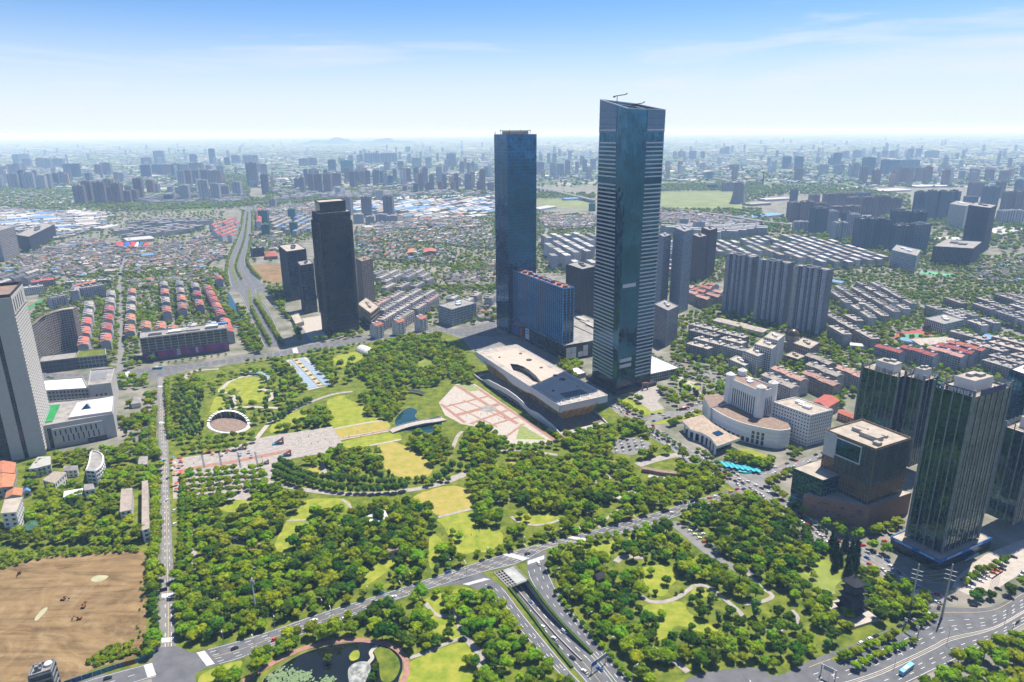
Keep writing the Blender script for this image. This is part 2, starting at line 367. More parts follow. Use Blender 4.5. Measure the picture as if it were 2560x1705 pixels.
def zebra(key, v, u0=0.05, u1=0.95, length=4.5, z=0.2, gap=1.1, w_=0.6):
 b = MB(); n = lane_len(key); p, a = lane_at(key, u0, v); q, _ = lane_at(key, u1, v); d = (q - p); W = d.length; d.normalize()
 al = Vector((math.cos(a), math.sin(a)))
 k = int(W / gap)
 for i in range(k):
  c = p + d * ((i + .5) * gap); e = d * (w_/2); f = al * (length/2)
  b.face([(*(c-e-f), z), (*(c+e-f), z), (*(c+e+f), z), (*(c-e+f), z)], paint)
 b.build('crosswalk', LANES[key][2], kind='stuff')
road('west', 'B 1040,1345 1042,1000 1048,700 1050,450 1040,200 1030,0 A 1150,1150 1142,880', 'B 1140,1335 1140,1100 1122,800 1110,560 1097,300 1090,0 A 1210,1150 1192,880', 0.12, asphalt2, 'straight pale street between the building site and the park')
markings('west', (0.3, 0.7), (), 0.17, yellow=(0.5,)); zebra('west', 0.10); zebra('west', 0.012); zebra('west', 0.93); zebra('west', 0.70)
road('avenue', 'B 1245,1380 C 0,1275 250,1195 460,1120 700,1040 1000,950 1300,850 1610,745 1978,632 D 500,580 860,480 1200,385 1500,290 1750,215', 'B 1320,1480 C 0,1405 330,1275 640,1160 900,1065 1200,955 1360,905 1690,800 1978,725 D 480,625 700,580 1000,520 1330,420 1560,340 1800,250 1900,225', 0.12, asphalt, 'curving grey avenue along the near edge of the park')
markings('avenue', (0.22, 0.42, 0.64, 0.82), (0.05, 0.95), 0.17, 0.02, 0.97, yellow=(0.52,)); zebra('avenue', 0.010); zebra('avenue', 0.50, 0.02, 0.98, 6); zebra('avenue', 0.625, .02, .98, 5)
patch('junction', P('B 1036,1345 1142,1335 1246,1381 1322,1482 1262,1520 1285,1650 1010,1700 985,1568 975,1450'), 0.13, asphalt, 'crossroads paving at the corner of the building site', 'junction')
road('southwest', 'B 985,1440 760,1500 560,1555 380,1620', 'B 1010,1540 900,1568 700,1640 560,1700', 0.121, asphalt, 'short grey road behind the painted hoarding at the building site'); markings('southwest', (0.5,), (0.08, 0.92), 0.17); zebra('southwest', 0.05)
road('slip', 'C 1330,905 1500,880 1640,898 1750,960 D 90,985 180,1085 300,1225 420,1360 540,1490 640,1600 760,1740', 'C 1560,845 1690,800 1790,850 1860,905 D 190,935 300,1085 420,1235 560,1405 660,1520 730,1590 850,1720', 0.124, asphalt, 'slip road curving down beside the open underpass'); markings('slip', (0.38, 0.66), (0.08, 0.93), 0.17, 0.25)
zebra('slip', 0.16)
road('east_slip', 'D 330,690 330,770 350,850 450,1000 600,1172 790,1365 900,1500 1010,1640', 'D 470,640 470,740 510,850 570,965 700,1130 900,1370 1060,1560 1180,1700', 0.126, asphalt, 'service road between the underpass wall and the walled garden'); markings('east_slip', (0.36, 0.66), (0.08, 0.93), 0.17, 0.12); zebra('east_slip', 0.05)
road('under_exit', 'D 655,1472 760,1590 860,1720', 'D 792,1375 900,1505 1000,1640', 0.127, asphalt, 'lanes climbing out of the underpass towards the lower edge'); markings('under_exit', (0.25, 0.75), (0.06, 0.94), 0.17, yellow=(0.5,))
road('south_east', 'D 1430,1580 1500,1530 1700,1485 1960,1470 E 230,1528 480,1412 700,1330 900,1250 1100,1160 1240,1090 1340,1040 1740,1040 1978,910 2300,730', 'D 1600,1800 E 300,1720 700,1720 1000,1650 1180,1568 1640,1345 1978,1165 2300,985', 0.12, asphalt, 'wide multi lane avenue crossing the lower right corner')
markings('south_east', (0.30, 0.42, 0.50, 0.80, 0.88), (0.62, 0.68, 0.97), 0.17, 0.25, 0.98, yellow=(0.12, 0.65))
road('diagonal', 'H 1500,815 1640,890 1760,960 1850,1060 2000,1155 2150,1275 I 330,1185 440,1262 620,1360 760,1470 E 400,465 560,590 840,735 1000,830 1190,960 1330,1040', 'H 1570,790 1700,870 1840,955 1910,1000 2100,1115 2230,1195 I 400,1140 560,1210 700,1300 830,1390 E 520,440 680,540 900,640 1040,720 1240,880 1480,990', 0.12, asphalt2, 'busy pale street running past the courthouse and the brown cube block')
markings('diagonal', (0.3, 0.7), (0.1, 0.9), 0.17, yellow=(0.5,)); zebra('diagonal', 0.965)
patch('junction', P('I 300,1180 400,1135 450,1125 545,1105 620,1225 560,1250 440,1275 400,1262'), 0.13, asphalt2, 'sunlit crossroads between the courthouse and the cube block', 'junction')
road('court_lane', 'I 545,1110 700,1060 950,985 1100,930', 'I 570,1150 740,1095 960,1020 1120,965', 0.122, asphalt2, 'narrow lane of cars between the courthouse and the cube block'); markings('court_lane', (0.5,), (), 0.17)
road('tower_lane', 'H 1840,880 2000,860 2240,795 I 150,640', 'H 1860,950 2000,915 2240,855 I 150,690', 0.122, asphalt2, 'short street between the tall tower garden and the courthouse'); markings('tower_lane', (0.5,), (), 0.17)
road('back_lane', 'H 1700,330 1840,385 2100,500 2240,580 I 170,450 330,520', 'H 1690,370 1840,425 2080,540 2240,630 I 170,490 310,560', 0.122, asphalt2, 'tree lined street behind the tall banded tower'); markings('back_lane', (0.5,), (), 0.17)
road('north', 'A 300,850 840,850 1000,818 1400,780 1800,722 2033,692 G 1250,312 1700,256 2000,232 2240,188 H 300,195 600,140', 'A 300,905 840,900 1070,890 1250,866 G 200,532 560,472 900,427 1150,388 1500,334 1740,292 2000,252 2240,218 H 340,265 620,260', 0.12, asphalt, 'broad road along the far side of the park')
markings('north', (0.2, 0.36, 0.66, 0.82), (0.05, 0.95), 0.17, yellow=(0.5,)); zebra('north', 0.17, length=7); zebra('north', 0.50, length=8)
road('boulevard', 'G 838,352 750,170 680,10 K -10,1190 A 1680,240', 'G 1030,340 960,230 900,100 K 210,1290 120,1160 A 2010,225', 0.122, asphalt, 'wide boulevard with planted medians leading away from the park'); markings('boulevard', (0.14, 0.3, 0.68, 0.84), (0.04, 0.96), 0.17)
road('boulevard_far', 'J 1940,1270 1915,1150 1925,1050 1965,950 2005,860 2035,760 2045,680 2072,600 2090,560', 'J 2225,1260 2110,1140 2060,1060 2085,950 2112,850 2112,760 2106,680 2130,605 2135,560', 0.122, asphalt, 'distant bend of the boulevard beyond the crossroads'); markings('boulevard_far', (0.3, 0.7), (0.04, 0.96), 0.17, yellow=(0.5,))
road('frontage', 'G 1000,40 1120,240 1180,330', 'G 1060,40 1170,235 1230,318', 0.122, asphalt2, 'side road beside the dark tower building site')
road('old_street', 'A 845,845 862,400 858,130 J 990,1180 1015,1080 1040,1000', 'A 905,835 902,400 895,130 J 1040,1180 1060,1090 1080,1010', 0.122, asphalt2, 'narrow old street between rows of red roofed flats')
road('parking_street', 'D 1330,440 1420,520 1560,640 1750,760 1978,890 E 0,790', 'D 1390,430 1500,520 1640,640 1830,760 E 60,770 100,850', 0.122, asphalt2, 'lane of parked cars along the edge of the dark grove')
road('hotel_drive', 'H 330,268 620,262 900,330 1030,440', 'H 420,380 640,450 860,430 1040,470', 0.1235, asphalt2, 'shaded forecourt road in front of the blue hotel')
road('far_curve', 'L 400,1150 440,1090 480,1040 440,1000', 'L 420,1150 470,1080 505,1035 460,995', 0.12, asphalt2, 'distant curved road behind the blue tower')
road('right_avenue', 'I 2286,200 1980,100 1600,0 M 1500,1100 1100,1000 600,1040', 'I 2286,240 1950,130 1560,20 M 1480,1120 1090,1015 600,1055', 0.121, asphalt2, 'tree lined road through the apartment rows at right')
patch('junction', P('J 1930,1265 2230,1255 2260,1300 2100,1320 1940,1300'), 0.13, asphalt, 'distant crossroads on the boulevard', 'junction')
kerb = mat('kerb_stone', (0.45, 0.44, 0.42), 0.85)
hedge_m = mat('clipped_hedge', (0.055, 0.10, 0.018), 0.9, scale=1.2, col2=(0.025, 0.05, 0.010), spec=0.1)
def median(s_, wd, label, m=under):
 pts = smooth_line(P(s_)); b = MB()
 for i in range(len(pts)-1):
  d = (pts[i+1]-pts[i]).normalized(); n_ = Vector((-d.y, d.x)) * (wd/2)
  b.prism([pts[i]-n_, pts[i+1]-n_, pts[i+1]+n_, pts[i]+n_], 0.1, 0.27, kerb, top=m)
 b.build('median_strip', label=label, cat='median', kind='structure'); return pts
MED = [median('G 880,330 800,170 730,20 K 70,1160', 5, 'planted median with trees nearest the canal on the boulevard'),
 median('G 985,325 900,180 830,60 K 130,1180', 4, 'planted median nearest the dark tower on the boulevard'),
 median('E 760,1440 860,1410 1025,1335 1200,1262', 2.2, 'narrow planted strip inside the wide lower right avenue'),
 median('E 640,1425 700,1385 880,1300 1060,1220 1220,1150 1350,1090', 5, 'verge with small round trees beside the wide avenue'),
 median('J 2000,1240 1960,1130 1990,1030 2040,900 2065,760 2085,620', 4, 'far planted median on the bend of the boulevard'),
 median('D 540,880 620,990 760,1150 960,1390 1080,1530 1180,1650', 2.2, 'kerbed strip of small trees beside the service road'),
 median('D 100,1000 180,1095 300,1240 420,1375 560,1525', 1.6, 'narrow tree strip on the left of the slip road')]
LAWNS = [
 (lawn, 'C 235,650 300,480 420,340 480,280 740,275 770,350 560,380 490,400 500,470 400,540 330,680', 'sloping green lawn left of the dense grove'),
 (lawn2, 'C 1225,262 1420,190 1560,190 1640,250 1625,345 1415,395 1330,330', 'dry lawn below the plane tree path'),
 (lawn, 'C 1400,415 1630,362 1650,420 1700,480 1800,480 1855,560 1600,665 1530,640 1440,470', 'open green lawn beside the avenue bend'),
 (lawn, 'C 1340,540 1400,540 1440,620 1400,720 1340,760', 'narrow lawn beside the grove near the avenue'),
 (lawn2, 'G 1740,1130 1900,1110 2160,1270 2130,1390 1900,1380 1780,1290', 'large yellowed lawn above the plane trees'),
 (lawn, 'C 1330,1110 1480,1110 1560,1200 1550,1260 1430,1300 1370,1210', 'small lawn by the roofed pavilion south of the avenue'),
 (lawn, 'C 1205,1425 1560,1290 1680,1350 1700,1480 1650,1568 1550,1640 1150,1640', 'wide bright lawn right of the lily pond'),
 (lawn, 'C 1300,990 1460,930 1590,900 1640,930 1450,955 1460,1050 1380,1080', 'small lawn inside the slip road bend'),
 (lawn, 'D 650,690 700,640 860,590 960,570 930,640 900,690 780,655', 'lawn strip along the avenue in the walled garden'),
 (lawn, 'D 1050,550 1200,500 1330,460 1320,490 1100,560', 'thin lawn strip beside the parked cars'),
 (lawn, 'D 1110,780 1200,750 1330,740 1400,820 1340,900 1300,960 1200,940 1160,860', 'round sunny clearing in the walled garden'),
 (lawn, 'D 1150,1040 1330,1000 1440,1010 1480,1080 1680,1200 1640,1240 1400,1170 1330,1240 1250,1270 1230,1150', 'lower sunny clearing in the walled garden'),
 (lawn, 'D 1510,905 1590,905 1680,955 1600,970 1500,960', 'small lawn inside the pale curved path'),
 (lawn, 'D 0,480 140,540 150,600 0,650', 'lawn corner beside the zebra crossing'),
 (lawn, 'D 240,405 330,380 520,390 560,420 500,445 400,455 290,445', 'half round lawn below the umbrella shaped tree'),
 (lawn, 'G 470,670 560,615 700,582 800,592 830,640 790,680 860,730 830,780 640,795 620,720 640,690 480,700', 'round lawn inside the white ring path'),
 (lawn, 'G 400,850 440,750 500,750 520,830 440,880', 'little lawn left of the round lawn'),
 (lawn, 'G 1340,770 1470,730 1500,760 1650,830 1650,900 1760,920 1400,990 1360,870', 'long lawn left of the pond bridge'),
 (lawn2, 'G 1400,1000 1770,930 1820,1008 1440,1070', 'dry lawn strip beside the red path to the bridge'),
 (lawn, 'G 1460,1102 1830,1032 1930,1080 1640,1140 1490,1150', 'green lawn strip below the red path to the bridge'),
 (lawn, 'G 880,1030 930,930 1150,840 1170,900 1000,1000', 'shaded lawn beside the curved tree walk'),
 (lawn2, 'G 1180,1330 1290,1290 1330,1340 1300,1370', 'small dry lawn behind the plane trees'),
 (lawn2, 'H 720,1262 800,1260 900,1320 820,1325 730,1300', 'small dry lawn in the middle of the grove'),
 (lawn, 'H 1650,730 1760,800 1950,850 1880,890 1760,880 1600,790', 'bright clipped garden below the tall tower'),
 (lawn, 'H 2060,620 2150,610 2240,650 2200,690', 'square lawn right of the tall tower'),
 (lawn, 'H 1845,940 2090,890 2240,860 2240,890 1960,960', 'grass verge in front of the courthouse'),
 (lawn, 'I 370,1000 430,960 560,1000 620,1040 540,1070 420,1030', 'courthouse garden lawn'),
 (lawn, 'B 1420,440 1500,400 1620,370 1640,400 1560,460 1470,465', 'small lawn by the red play corner'),
 (lawn, 'C 860,880 900,800 960,730 1000,720 1080,700 1130,710 1050,780 920,870', 'thin clearing of bare earth below the brown roofed hut'),
 (lawn, 'B 1290,1540 1380,1480 1560,1430 1540,1490 1400,1568 1300,1600', 'corner lawn beside the near crossroads'),
 (lawn, 'G 1390,430 1560,380 1640,430 1560,470 1420,500', 'lawn near the white tent roof'),
]
for k, (m_, s_, l_) in enumerate(LAWNS): patch("lawn", closed_smooth(P(s_)), 0.075 + 0.001 * k, m_, l_, 'lawn')
patch('plaza', P('G 105,1560 95,1240 430,1195 760,1085 850,1060 1380,980 1490,1165 1060,1235 900,1330 880,1430 700,1568'), 0.11, paving, 'pale paved plaza with tree pits beside the straight street', 'plaza')
ribbon('red_path', P('G 105,1350 350,1300 600,1260 1040,1172'), 7, 0.15, brickred, 'long red brick band across the pale plaza', 'paving', keep=False)
b = MB()
for x in (330, 470, 620, 760):
 a_, c_ = P('G %d,1185 %d,1310' % (x, x + 25)); d_ = (c_ - a_).normalized(); n_ = Vector((-d_.y, d_.x)) * .9
 b.face([(*(a_-n_), .155), (*(c_-n_), .155), (*(c_+n_), .155), (*(a_+n_), .155)], asphalt)
b.build('drain_strip', label='dark drain strips across the pale plaza', cat='drain', kind='structure')
patch('museum_plaza', P('H 150,790 290,640 440,640 1090,1090 1040,1130 680,1120 540,1000 330,960 200,890'), 0.11, stone, 'museum forecourt of pale stone with red brick bands', 'plaza')
b = MB()
def band(a, c, wd):
 a, c = P(a)[0], P(c)[0]; d_ = (c - a).normalized(); n_ = Vector((-d_.y, d_.x)) * (wd/2)
 return [(*(a-n_), 0.15), (*(c-n_), 0.15), (*(c+n_), 0.15), (*(a+n_), 0.15)]
for i, (a, c, wd) in enumerate((('H 165,800', 'H 360,950', 4), ('H 290,650', 'H 780,960', 5), ('H 240,800', 'H 620,985', 2.2), ('H 345,770', 'H 690,920', 2), ('H 440,660', 'H 1075,1090', 4), ('H 210,820', 'H 560,735', 4), ('H 290,890', 'H 640,800', 7), ('H 400,960', 'H 700,850', 4), ('H 520,985', 'H 800,900', 3.5), ('H 690,1060', 'H 830,960', 3))):
 patch('red_band', [Vector(q[:2]) for q in band(a, c, wd)], 0.15 + 0.004 * i, brickred, 'red brick band crossing the museum forecourt, number %d' % i, 'paving', keep=False, parent=bpy.data.objects['museum_plaza'])
stripes = mat('grass_strip', (0.21, 0.26, 0.05), 0.95)
for s_, l_ in (('H 800,960 1010,1085 770,1080', 'striped lawn triangle at the museum corner'), ('H 290,650 420,640 480,690 400,700', 'striped lawn corner at the far end of the museum forecourt')):
 o = patch('striped_lawn', P(s_), 0.20, stripes, l_, 'lawn', keep=False); q = P(s_); b = MB()
 for i in range(1, 9):
  f0 = q[0].lerp(q[-1], i/9); f1 = q[0].lerp(q[1], i/9) if len(q) == 3 else q[1].lerp(q[2], i/9); d_ = f1 - f0
  if d_.length > 1: d_.normalize(); n_ = Vector((-d_.y, d_.x))*.4; b.face([(*(f0-n_), .23), (*(f1-n_), .23), (*(f1+n_), .23), (*(f0+n_), .23)], paving)
 b.build('stone_strip', o, kind='stuff')
PATHS = [
 (6, paving, 'C 170,150 420,205 700,238 980,238 1180,215 1330,190 1480,150 1620,90', 'plane tree walk curving through the park'),
 (3, paving, 'C 1400,405 1520,375 1640,345', 'straight path between the two open lawns'),
 (3.5, paving, 'C 40,780 180,740 350,690 480,650', 'path through the dense grove'), (2.2, paving, 'C 330,430 420,425 500,422', 'short path across the sloping lawn'),
 (2.5, paving, 'C 720,280 780,330 770,400 700,470', 'winding path above the white roofed hall'), (2.5, paving, 'C 690,480 680,540 690,590', 'sandy path inside the dense grove'),
 (3, paving, 'C 1310,1010 1380,1090 1490,1105 1545,1090', 'path to the small roofed pavilion'), (4.5, paving, 'C 1545,1085 1560,1190 1600,1260 1640,1310 1700,1380 1700,1470', 'paved walk with steps beside the slip road trees'),
 (2.6, paving, 'C 1550,1262 1430,1310 1330,1355 1200,1400', 'narrow path across the bright lawn'),
 (3.2, paving, 'D 1140,960 1200,1000 1300,1002 1400,970 1470,920 1520,890 1590,890 1660,930 1760,1010 1840,1080 1860,1140', 'pale curving path through the walled garden'),
 (5, paving, 'D 960,720 1000,690 1060,680 1150,690', 'pale sitting area in the walled garden'), (4, paving, 'D 730,890 760,830 800,800', 'stone path to the black roofed pavilion'),
 (2.6, paving, 'D 220,400 290,445 400,460 520,440 580,410', 'curved path round the half round lawn'), (2.5, paving, 'D 840,480 870,440 950,370 1010,340', 'path behind the avenue trees'),
 (3, paving, 'D 100,290 200,270 330,200 420,150', 'path by the round tree'), (4, paving, 'D 1470,1500 1320,1380 1210,1330', 'path at the corner of the walled garden'),
 (3, paving, 'E 0,790 60,840 120,900 200,960 130,1000 0,1020', 'wide gravel turn beside the green pond grove'), (2.4, paving, 'E 340,1060 380,1110 370,1160', 'pale path near the green pond'), (2.4, paving, 'E 80,1170 200,1210 300,1190', 'garden path in the lower grove'),
 (2.6, paving, 'E 190,640 200,590 270,570 320,620', 'curved path in the dark grove'), (6, paving, 'G 200,600 260,540 470,520', 'white rim of the sunken court'), (5, stone, 'G 480,700 560,620 680,580 800,575 860,620', 'white ring path round the lawn'),
 (6, stone, 'G 790,680 880,700 910,740 850,780', 'white curved steps beside the round lawn'), (5, stone, 'G 470,700 560,720 600,770 560,840 470,900', 'white path left of the round lawn'), (5, stone, 'G 560,830 760,825 970,835', 'white path below the round lawn'),
 (5, stone, 'G 770,1080 850,980 900,930', 'ramp path up from the plaza'), (5, paving, 'G 1000,890 1130,820 1270,760 1400,720 1540,700', 'curved tree walk through the middle of the park'), (3, stone, 'G 1395,1000 1600,960 1780,930', 'thin white path across the lawns'),
 (6, stone, 'G 1440,1082 1640,1045 1840,1008', 'pale path with red centre leading to the bridge'), (3, stone, 'G 1640,1140 1800,1110 1930,1085', 'lower thin white path across the lawns'), (4, paving, 'G 1330,1370 1300,1290 1320,1240', 'path to the round flower bed'),
 (5, paving, 'H 0,1420 200,1400 380,1350 430,1330', 'walk between plane trees at the park middle'), (4, paving, 'H 640,1180 780,1170 960,1190 1100,1210', 'walk below the museum forecourt trees'), (4, paving, 'H 260,1160 300,1060 340,1020', 'path down from the museum forecourt'),
 (9, paving, 'H 1740,1290 1900,1240 2060,1210 2200,1230', 'sandy terrace beside the busy street'), (8, paving, 'D 820,170 900,120 960,110', 'sandy path clearing'), (10, stone, 'D 960,270 1060,240 1150,200', 'sandy clearing beside the avenue trees'), (7, stone, 'D 1190,110 1300,130 1440,150', 'sandy court under the curved wall'),
 (4, paving, 'B 1255,870 1260,760 1250,640 1255,560', 'side walk behind the street trees'),
 (5, stone, 'H 1880,590 2100,610 2240,650', 'pale cross path right of the tall tower'), (5, stone, 'H 2050,560 2150,640 2240,720', 'second pale path right of the tall tower'),
]
for k, (wd, m_, s_, l_) in enumerate(PATHS): ribbon('path', P(s_), wd, 0.20 + 0.006 * (k % 9), m_, l_, 'path')
ribbon('red_path', P('G 1445,1080 1640,1045 1835,1006'), 2.6, 0.29, brickred, 'red centre strip of the path to the bridge', 'paving', keep=False)
patch('tower_forecourt', P('H 1500,720 1640,700 1830,640 1900,650 1930,740 1900,780 1960,840 1850,860 1700,740'), 0.10, paving, 'grey forecourt at the foot of the tall banded tower', 'forecourt')
patch('amphitheatre_floor', closed_smooth(P('C -40,640 20,590 80,580 150,590 110,640 0,660')), 0.12, brickred, 'pink paved oval terrace hidden among the trees', 'terrace')
patch('car_park', P('H 1530,1100 1690,1065 1850,1110 1840,1160 1700,1210 1530,1190'), 0.11, asphalt2, 'small car park among trees below the museum', 'car park')
patch('car_park', P('E 1470,900 1500,830 1700,670 1978,560 2200,500 2200,650 1978,790 1850,870 1740,950 1600,960'), 0.11, stone, 'pale paved car park in front of the glass office tower', 'car park')
patch('building_plot', P('K 60,990 100,970 330,960 340,1100 200,1120 150,1060'), 0.12, dirt, 'brown fenced plot beside the boulevard', 'building site')
patch('building_plot', P('G 1050,130 1300,90 1340,180 1350,260 1240,300 1150,300'), 0.12, stone, 'sunlit sandy yard at the foot of the dark tower', 'building site')
patch('school_yard', P('A 190,360 330,300 345,320 300,350 190,420'), 0.12, mat('red_track', (0.35, 0.13, 0.09)), 'red edge of the sports field at left', 'sports field')
patch('sports_field', P('A 190,370 320,300 330,330 190,410'), 0.13, mat('green_pitch', (0.06, 0.20, 0.08)), 'green sports pitch at left', 'sports field')
patch('school_court', P('I 1400,225 1460,185 1600,170 1700,200 1560,235'), 0.12, mat('red_court', (0.40, 0.10, 0.08)), 'red sports court by the white school', 'sports court')
patch('school_court', P('I 1450,225 1500,200 1600,195 1620,215 1520,235'), 0.15, mat('green_court', (0.09, 0.28, 0.16)), 'green middle of the red sports court by the white school', 'sports court')
patch('sports_field', P('M 1320,1010 1600,1045 1590,1070 1330,1035'), 0.12, mat('pale_green_pitch', (0.13, 0.42, 0.22)), 'pale green playing field near the dark office block', 'sports field')
for s_, l_ in (('L 415,800 600,785 840,815 840,880 650,870 420,845', 'bright meadow behind the two glass towers'), ('L 1310,755 1500,745 1800,750 1900,800 1960,850 1880,890 1500,880 1310,850', 'wide green meadow round the cooling tower'), ('J 1350,630 1600,600 1800,585 1810,615 1650,640', 'yellowed field before the distant flats')):
 patch('meadow', closed_smooth(P(s_)), 0.10, mat('meadow_grass', (.19, .21, .075), .95, scale=.012, col2=(.11, .14, .05), detail=9), l_, 'meadow', keep=False)
def pond(s_, m, label, z=0.10, rim=True):
 q = closed_smooth(P(s_)); o = patch('pond', q, z, m, label, 'pond')
 if rim:
  b = MB(); n = len(q)
  for i in range(n):
   p0, p1 = q[i], q[(i+1) % n]; b.prism([p0, p1, p1 + (p1-p0).normalized().orthogonal()*.1, p0 + (p1-p0).normalized().orthogonal()*.1], 0.05, 0.35, stone)
  b.build('stone_rim', o, kind='stuff')
 return q
lily = pond('C 160,1568 260,1480 400,1390 560,1330 760,1295 900,1290 1040,1320 1130,1380 1150,1460 1130,1530 1060,1650 700,1750 250,1680', dark_water, 'dark lily pond at the bottom edge')
ribbon('brick_walk', smooth_line(P('C 20,1568 200,1455 330,1385 460,1330 620,1292 800,1272 950,1285 1080,1320 1150,1380 1178,1450 1170,1530 1120,1600')), 3.6, 0.26, brickred, 'red brick walk curving round the lily pond', 'path')
pond('E 340,830 480,770 510,720 600,700 690,740 700,830 640,900 640,950 560,930 470,890 400,860', green_water, 'bright green algae pond beside the pagoda')
pond('G 1880,960 1890,910 1950,850 2010,830 2060,860 2040,900 2100,930 2240,900 2240,1000 2100,1040 2010,1020 1930,1000', teal_water, 'teal pond under the pale footbridge')
pond('G 2060,470 2130,440 2200,460 2190,510 2110,540 2060,510', green_water, 'small green pond among the trees at the far side of the park', rim=False)
pond('A 1640,330 1690,420 1740,470 1750,440 1700,330 1660,270', teal_water, 'narrow canal along the boulevard trees', rim=False)
pond('D 720,270 760,250 800,265 770,290', dark_water, 'tiny dark pool in the grove by the avenue', rim=False)
patch('pond_terrace', closed_smooth(P('C 765,1540 770,1470 830,1430 900,1430 925,1470 900,1540 860,1600 790,1600')), 0.30, mat('chequer', (0.36, 0.36, 0.33), 0.8, scale=0.3, col2=(0.12, 0.13, 0.12), detail=1), 'chequered stone terrace in the lily pond', 'terrace')
ribbon('boardwalk', P('C 905,1440 935,1400 925,1360 970,1310'), 2.4, 0.4, stone, 'zigzag white boardwalk across the lily pond', 'boardwalk')
patch('reed_bed', closed_smooth(P('C 770,1390 800,1350 840,1350 840,1400 790,1420')), 0.16, lawn, 'bright green patch of water plants in the lily pond', 'water plants', keep=False)
patch('reed_bed', closed_smooth(P('C 940,1330 1030,1325 1110,1390 1130,1470 1080,1560 1000,1560 980,1450 960,1390')), 0.17, under, 'green marsh side of the lily pond', 'water plants', keep=False)
b = MB(); padm = mat('lily_pad', (0.16, 0.23, 0.10), 0.6, rnd=.1, scale=.5)
CL = [(random.uniform(190, 720), random.gauss(1530, 45)) for _ in range(16)]
for i in range(560):
 c_ = random.choice(CL); q = g('C', random.gauss(c_[0], 28), random.gauss(c_[1], 14))
 if inside(q, lily) :
  r = random.uniform(.35, .95); a0 = random.random()*6
  b.face([(q.x + r*math.cos(a0 + k*PI/3), q.y + r*math.sin(a0 + k*PI/3), 0.14 + 0.002*(i % 20)) for k in range(6)], padm)
b.build('lily_pads', label='scattered pale lily pads floating on the dark pond', cat='lily pads', kind='stuff')
# ================================================================== UNDERPASS
tl = smooth_line(P('D 60,735 205,905 350,1085 500,1285 650,1470')); tr = smooth_line(P('D 210,705 340,852 450,1005 600,1180 790,1372'))
b = MB(); wl = MB(); wr = MB(); n = 24
def along(line, t):
 f = t * (len(line)-1); i = min(int(f), len(line)-2); return line[i].lerp(line[i+1], f - i)
for i in range(n):
 t0, t1 = i/n, (i+1)/n
 z0, z1 = [(-6.2 if t < .3 else -6.2 * (1 - (t-.3)/.7)) + 0.02 for t in (t0, t1)]
 a0, a1, c0, c1 = along(tl, t0), along(tl, t1), along(tr, t0), along(tr, t1)
 e0 = (a0-c0)*.02; e1 = (a1-c1)*.02
 b.face([(*(a0+e0), z0), (*(c0-e0), z0), (*(c1-e1), z1), (*(a1+e1), z1)], asphalt)
 for u in (.27, .75):
  if i % 2:
   m0 = a0.lerp(c0, u); m1 = a1.lerp(c1, u); dd = (c0-a0).normalized()*.16
   b.face([(*(m0-dd), z0+.04), (*(m0+dd), z0+.04), (*(m1+dd), z1+.04), (*(m1-dd), z1+.04)], paint)
 for wb, q0, q1 in ((wl, a0, a1), (wr, c0, c1)):
  if t0 >= .24: wb.face([(*q0, z0 - .3), (*q1, z1 - .3), (*q1, 0.9), (*q0, 0.9)], conc);
  else: wb.face([(*q0, z0 - .3), (*q1, z1 - .3), (*q1, 0.0), (*q0, 0.0)], conc)
up_ = thing('underpass', 'sunken road cutting that dives under the avenue beside the slip road', 'underpass', (0, 0, 0)); up_['kind'] = 'structure'
b.build('roadway', up_); wl.build('retaining_wall', up_); wr.build('retaining_wall', up_)
b = MB()
for i in range(5, n):
 t0, t1 = i/n, (i+1)/n; z0, z1 = [(-6.2 if t < .3 else -6.2 * (1 - (t-.3)/.7)) for t in (t0, t1)]
 a0 = along(tl, t0).lerp(along(tr, t0), .5); a1 = along(tl, t1).lerp(along(tr, t1), .5); b.beam((*a0, z0+.5), (*a1, z1+.5), .6, stone, 1.0)
b.build('centre_barrier', up_)
hb = MB()
for line in (tl, tr):
 for i in range(6, n):
  a0, a1 = along(line, i/n), along(line, (i+1)/n); hb.beam((*a0, .75), (*a1, .75), 1.7, hedge_m, 1.3)
hb.build('hedge', label='clipped hedge lining both edges of the underpass', cat='hedge', kind='stuff')
dk = P('D 100,800 240,750 340,852 205,905'); dm = MB()
m0 = dk[0].lerp(dk[1], .42); m1 = dk[3].lerp(dk[2], .42)
dm.prism([m0, dk[1], dk[2], m1], -0.6, 0.35, mat('deck_paving', (0.40, 0.41, 0.38), 0.9, scale=.12, var=.2), bottom=True)
deck = thing('underpass_deck', 'concrete deck with open beam grid over the underpass mouth', 'deck'); dm.build('deck_slab', deck)
b = MB()
for k in range(3): b.beam((*dk[0].lerp(dk[1], .42*k/3 + .01), .1), (*dk[3].lerp(dk[2], .42*k/3 + .01), .1), .5, conc)
for k in range(8): b.beam((*dk[0].lerp(dk[3], k/7), .12), (*m0.lerp(m1, k/7), .12), .5, conc)
b.build('open_beam_grid', deck, kind='stuff')
b = MB()
for p_, q_ in ((dk[3], dk[2]), (dk[0], dk[3]), (dk[1], dk[2]), (dk[0], dk[1])):
 b.beam((*p_, 1.5), (*q_, 1.5), .14, stone); b.beam((*p_, 1.0), (*q_, 1.0), .1, stone)
 for k in range(12): e_ = p_.lerp(q_, k/11); b.beam((*e_, .2), (*e_, 1.5), .12, stone)
b.build('railing', deck, kind='stuff')
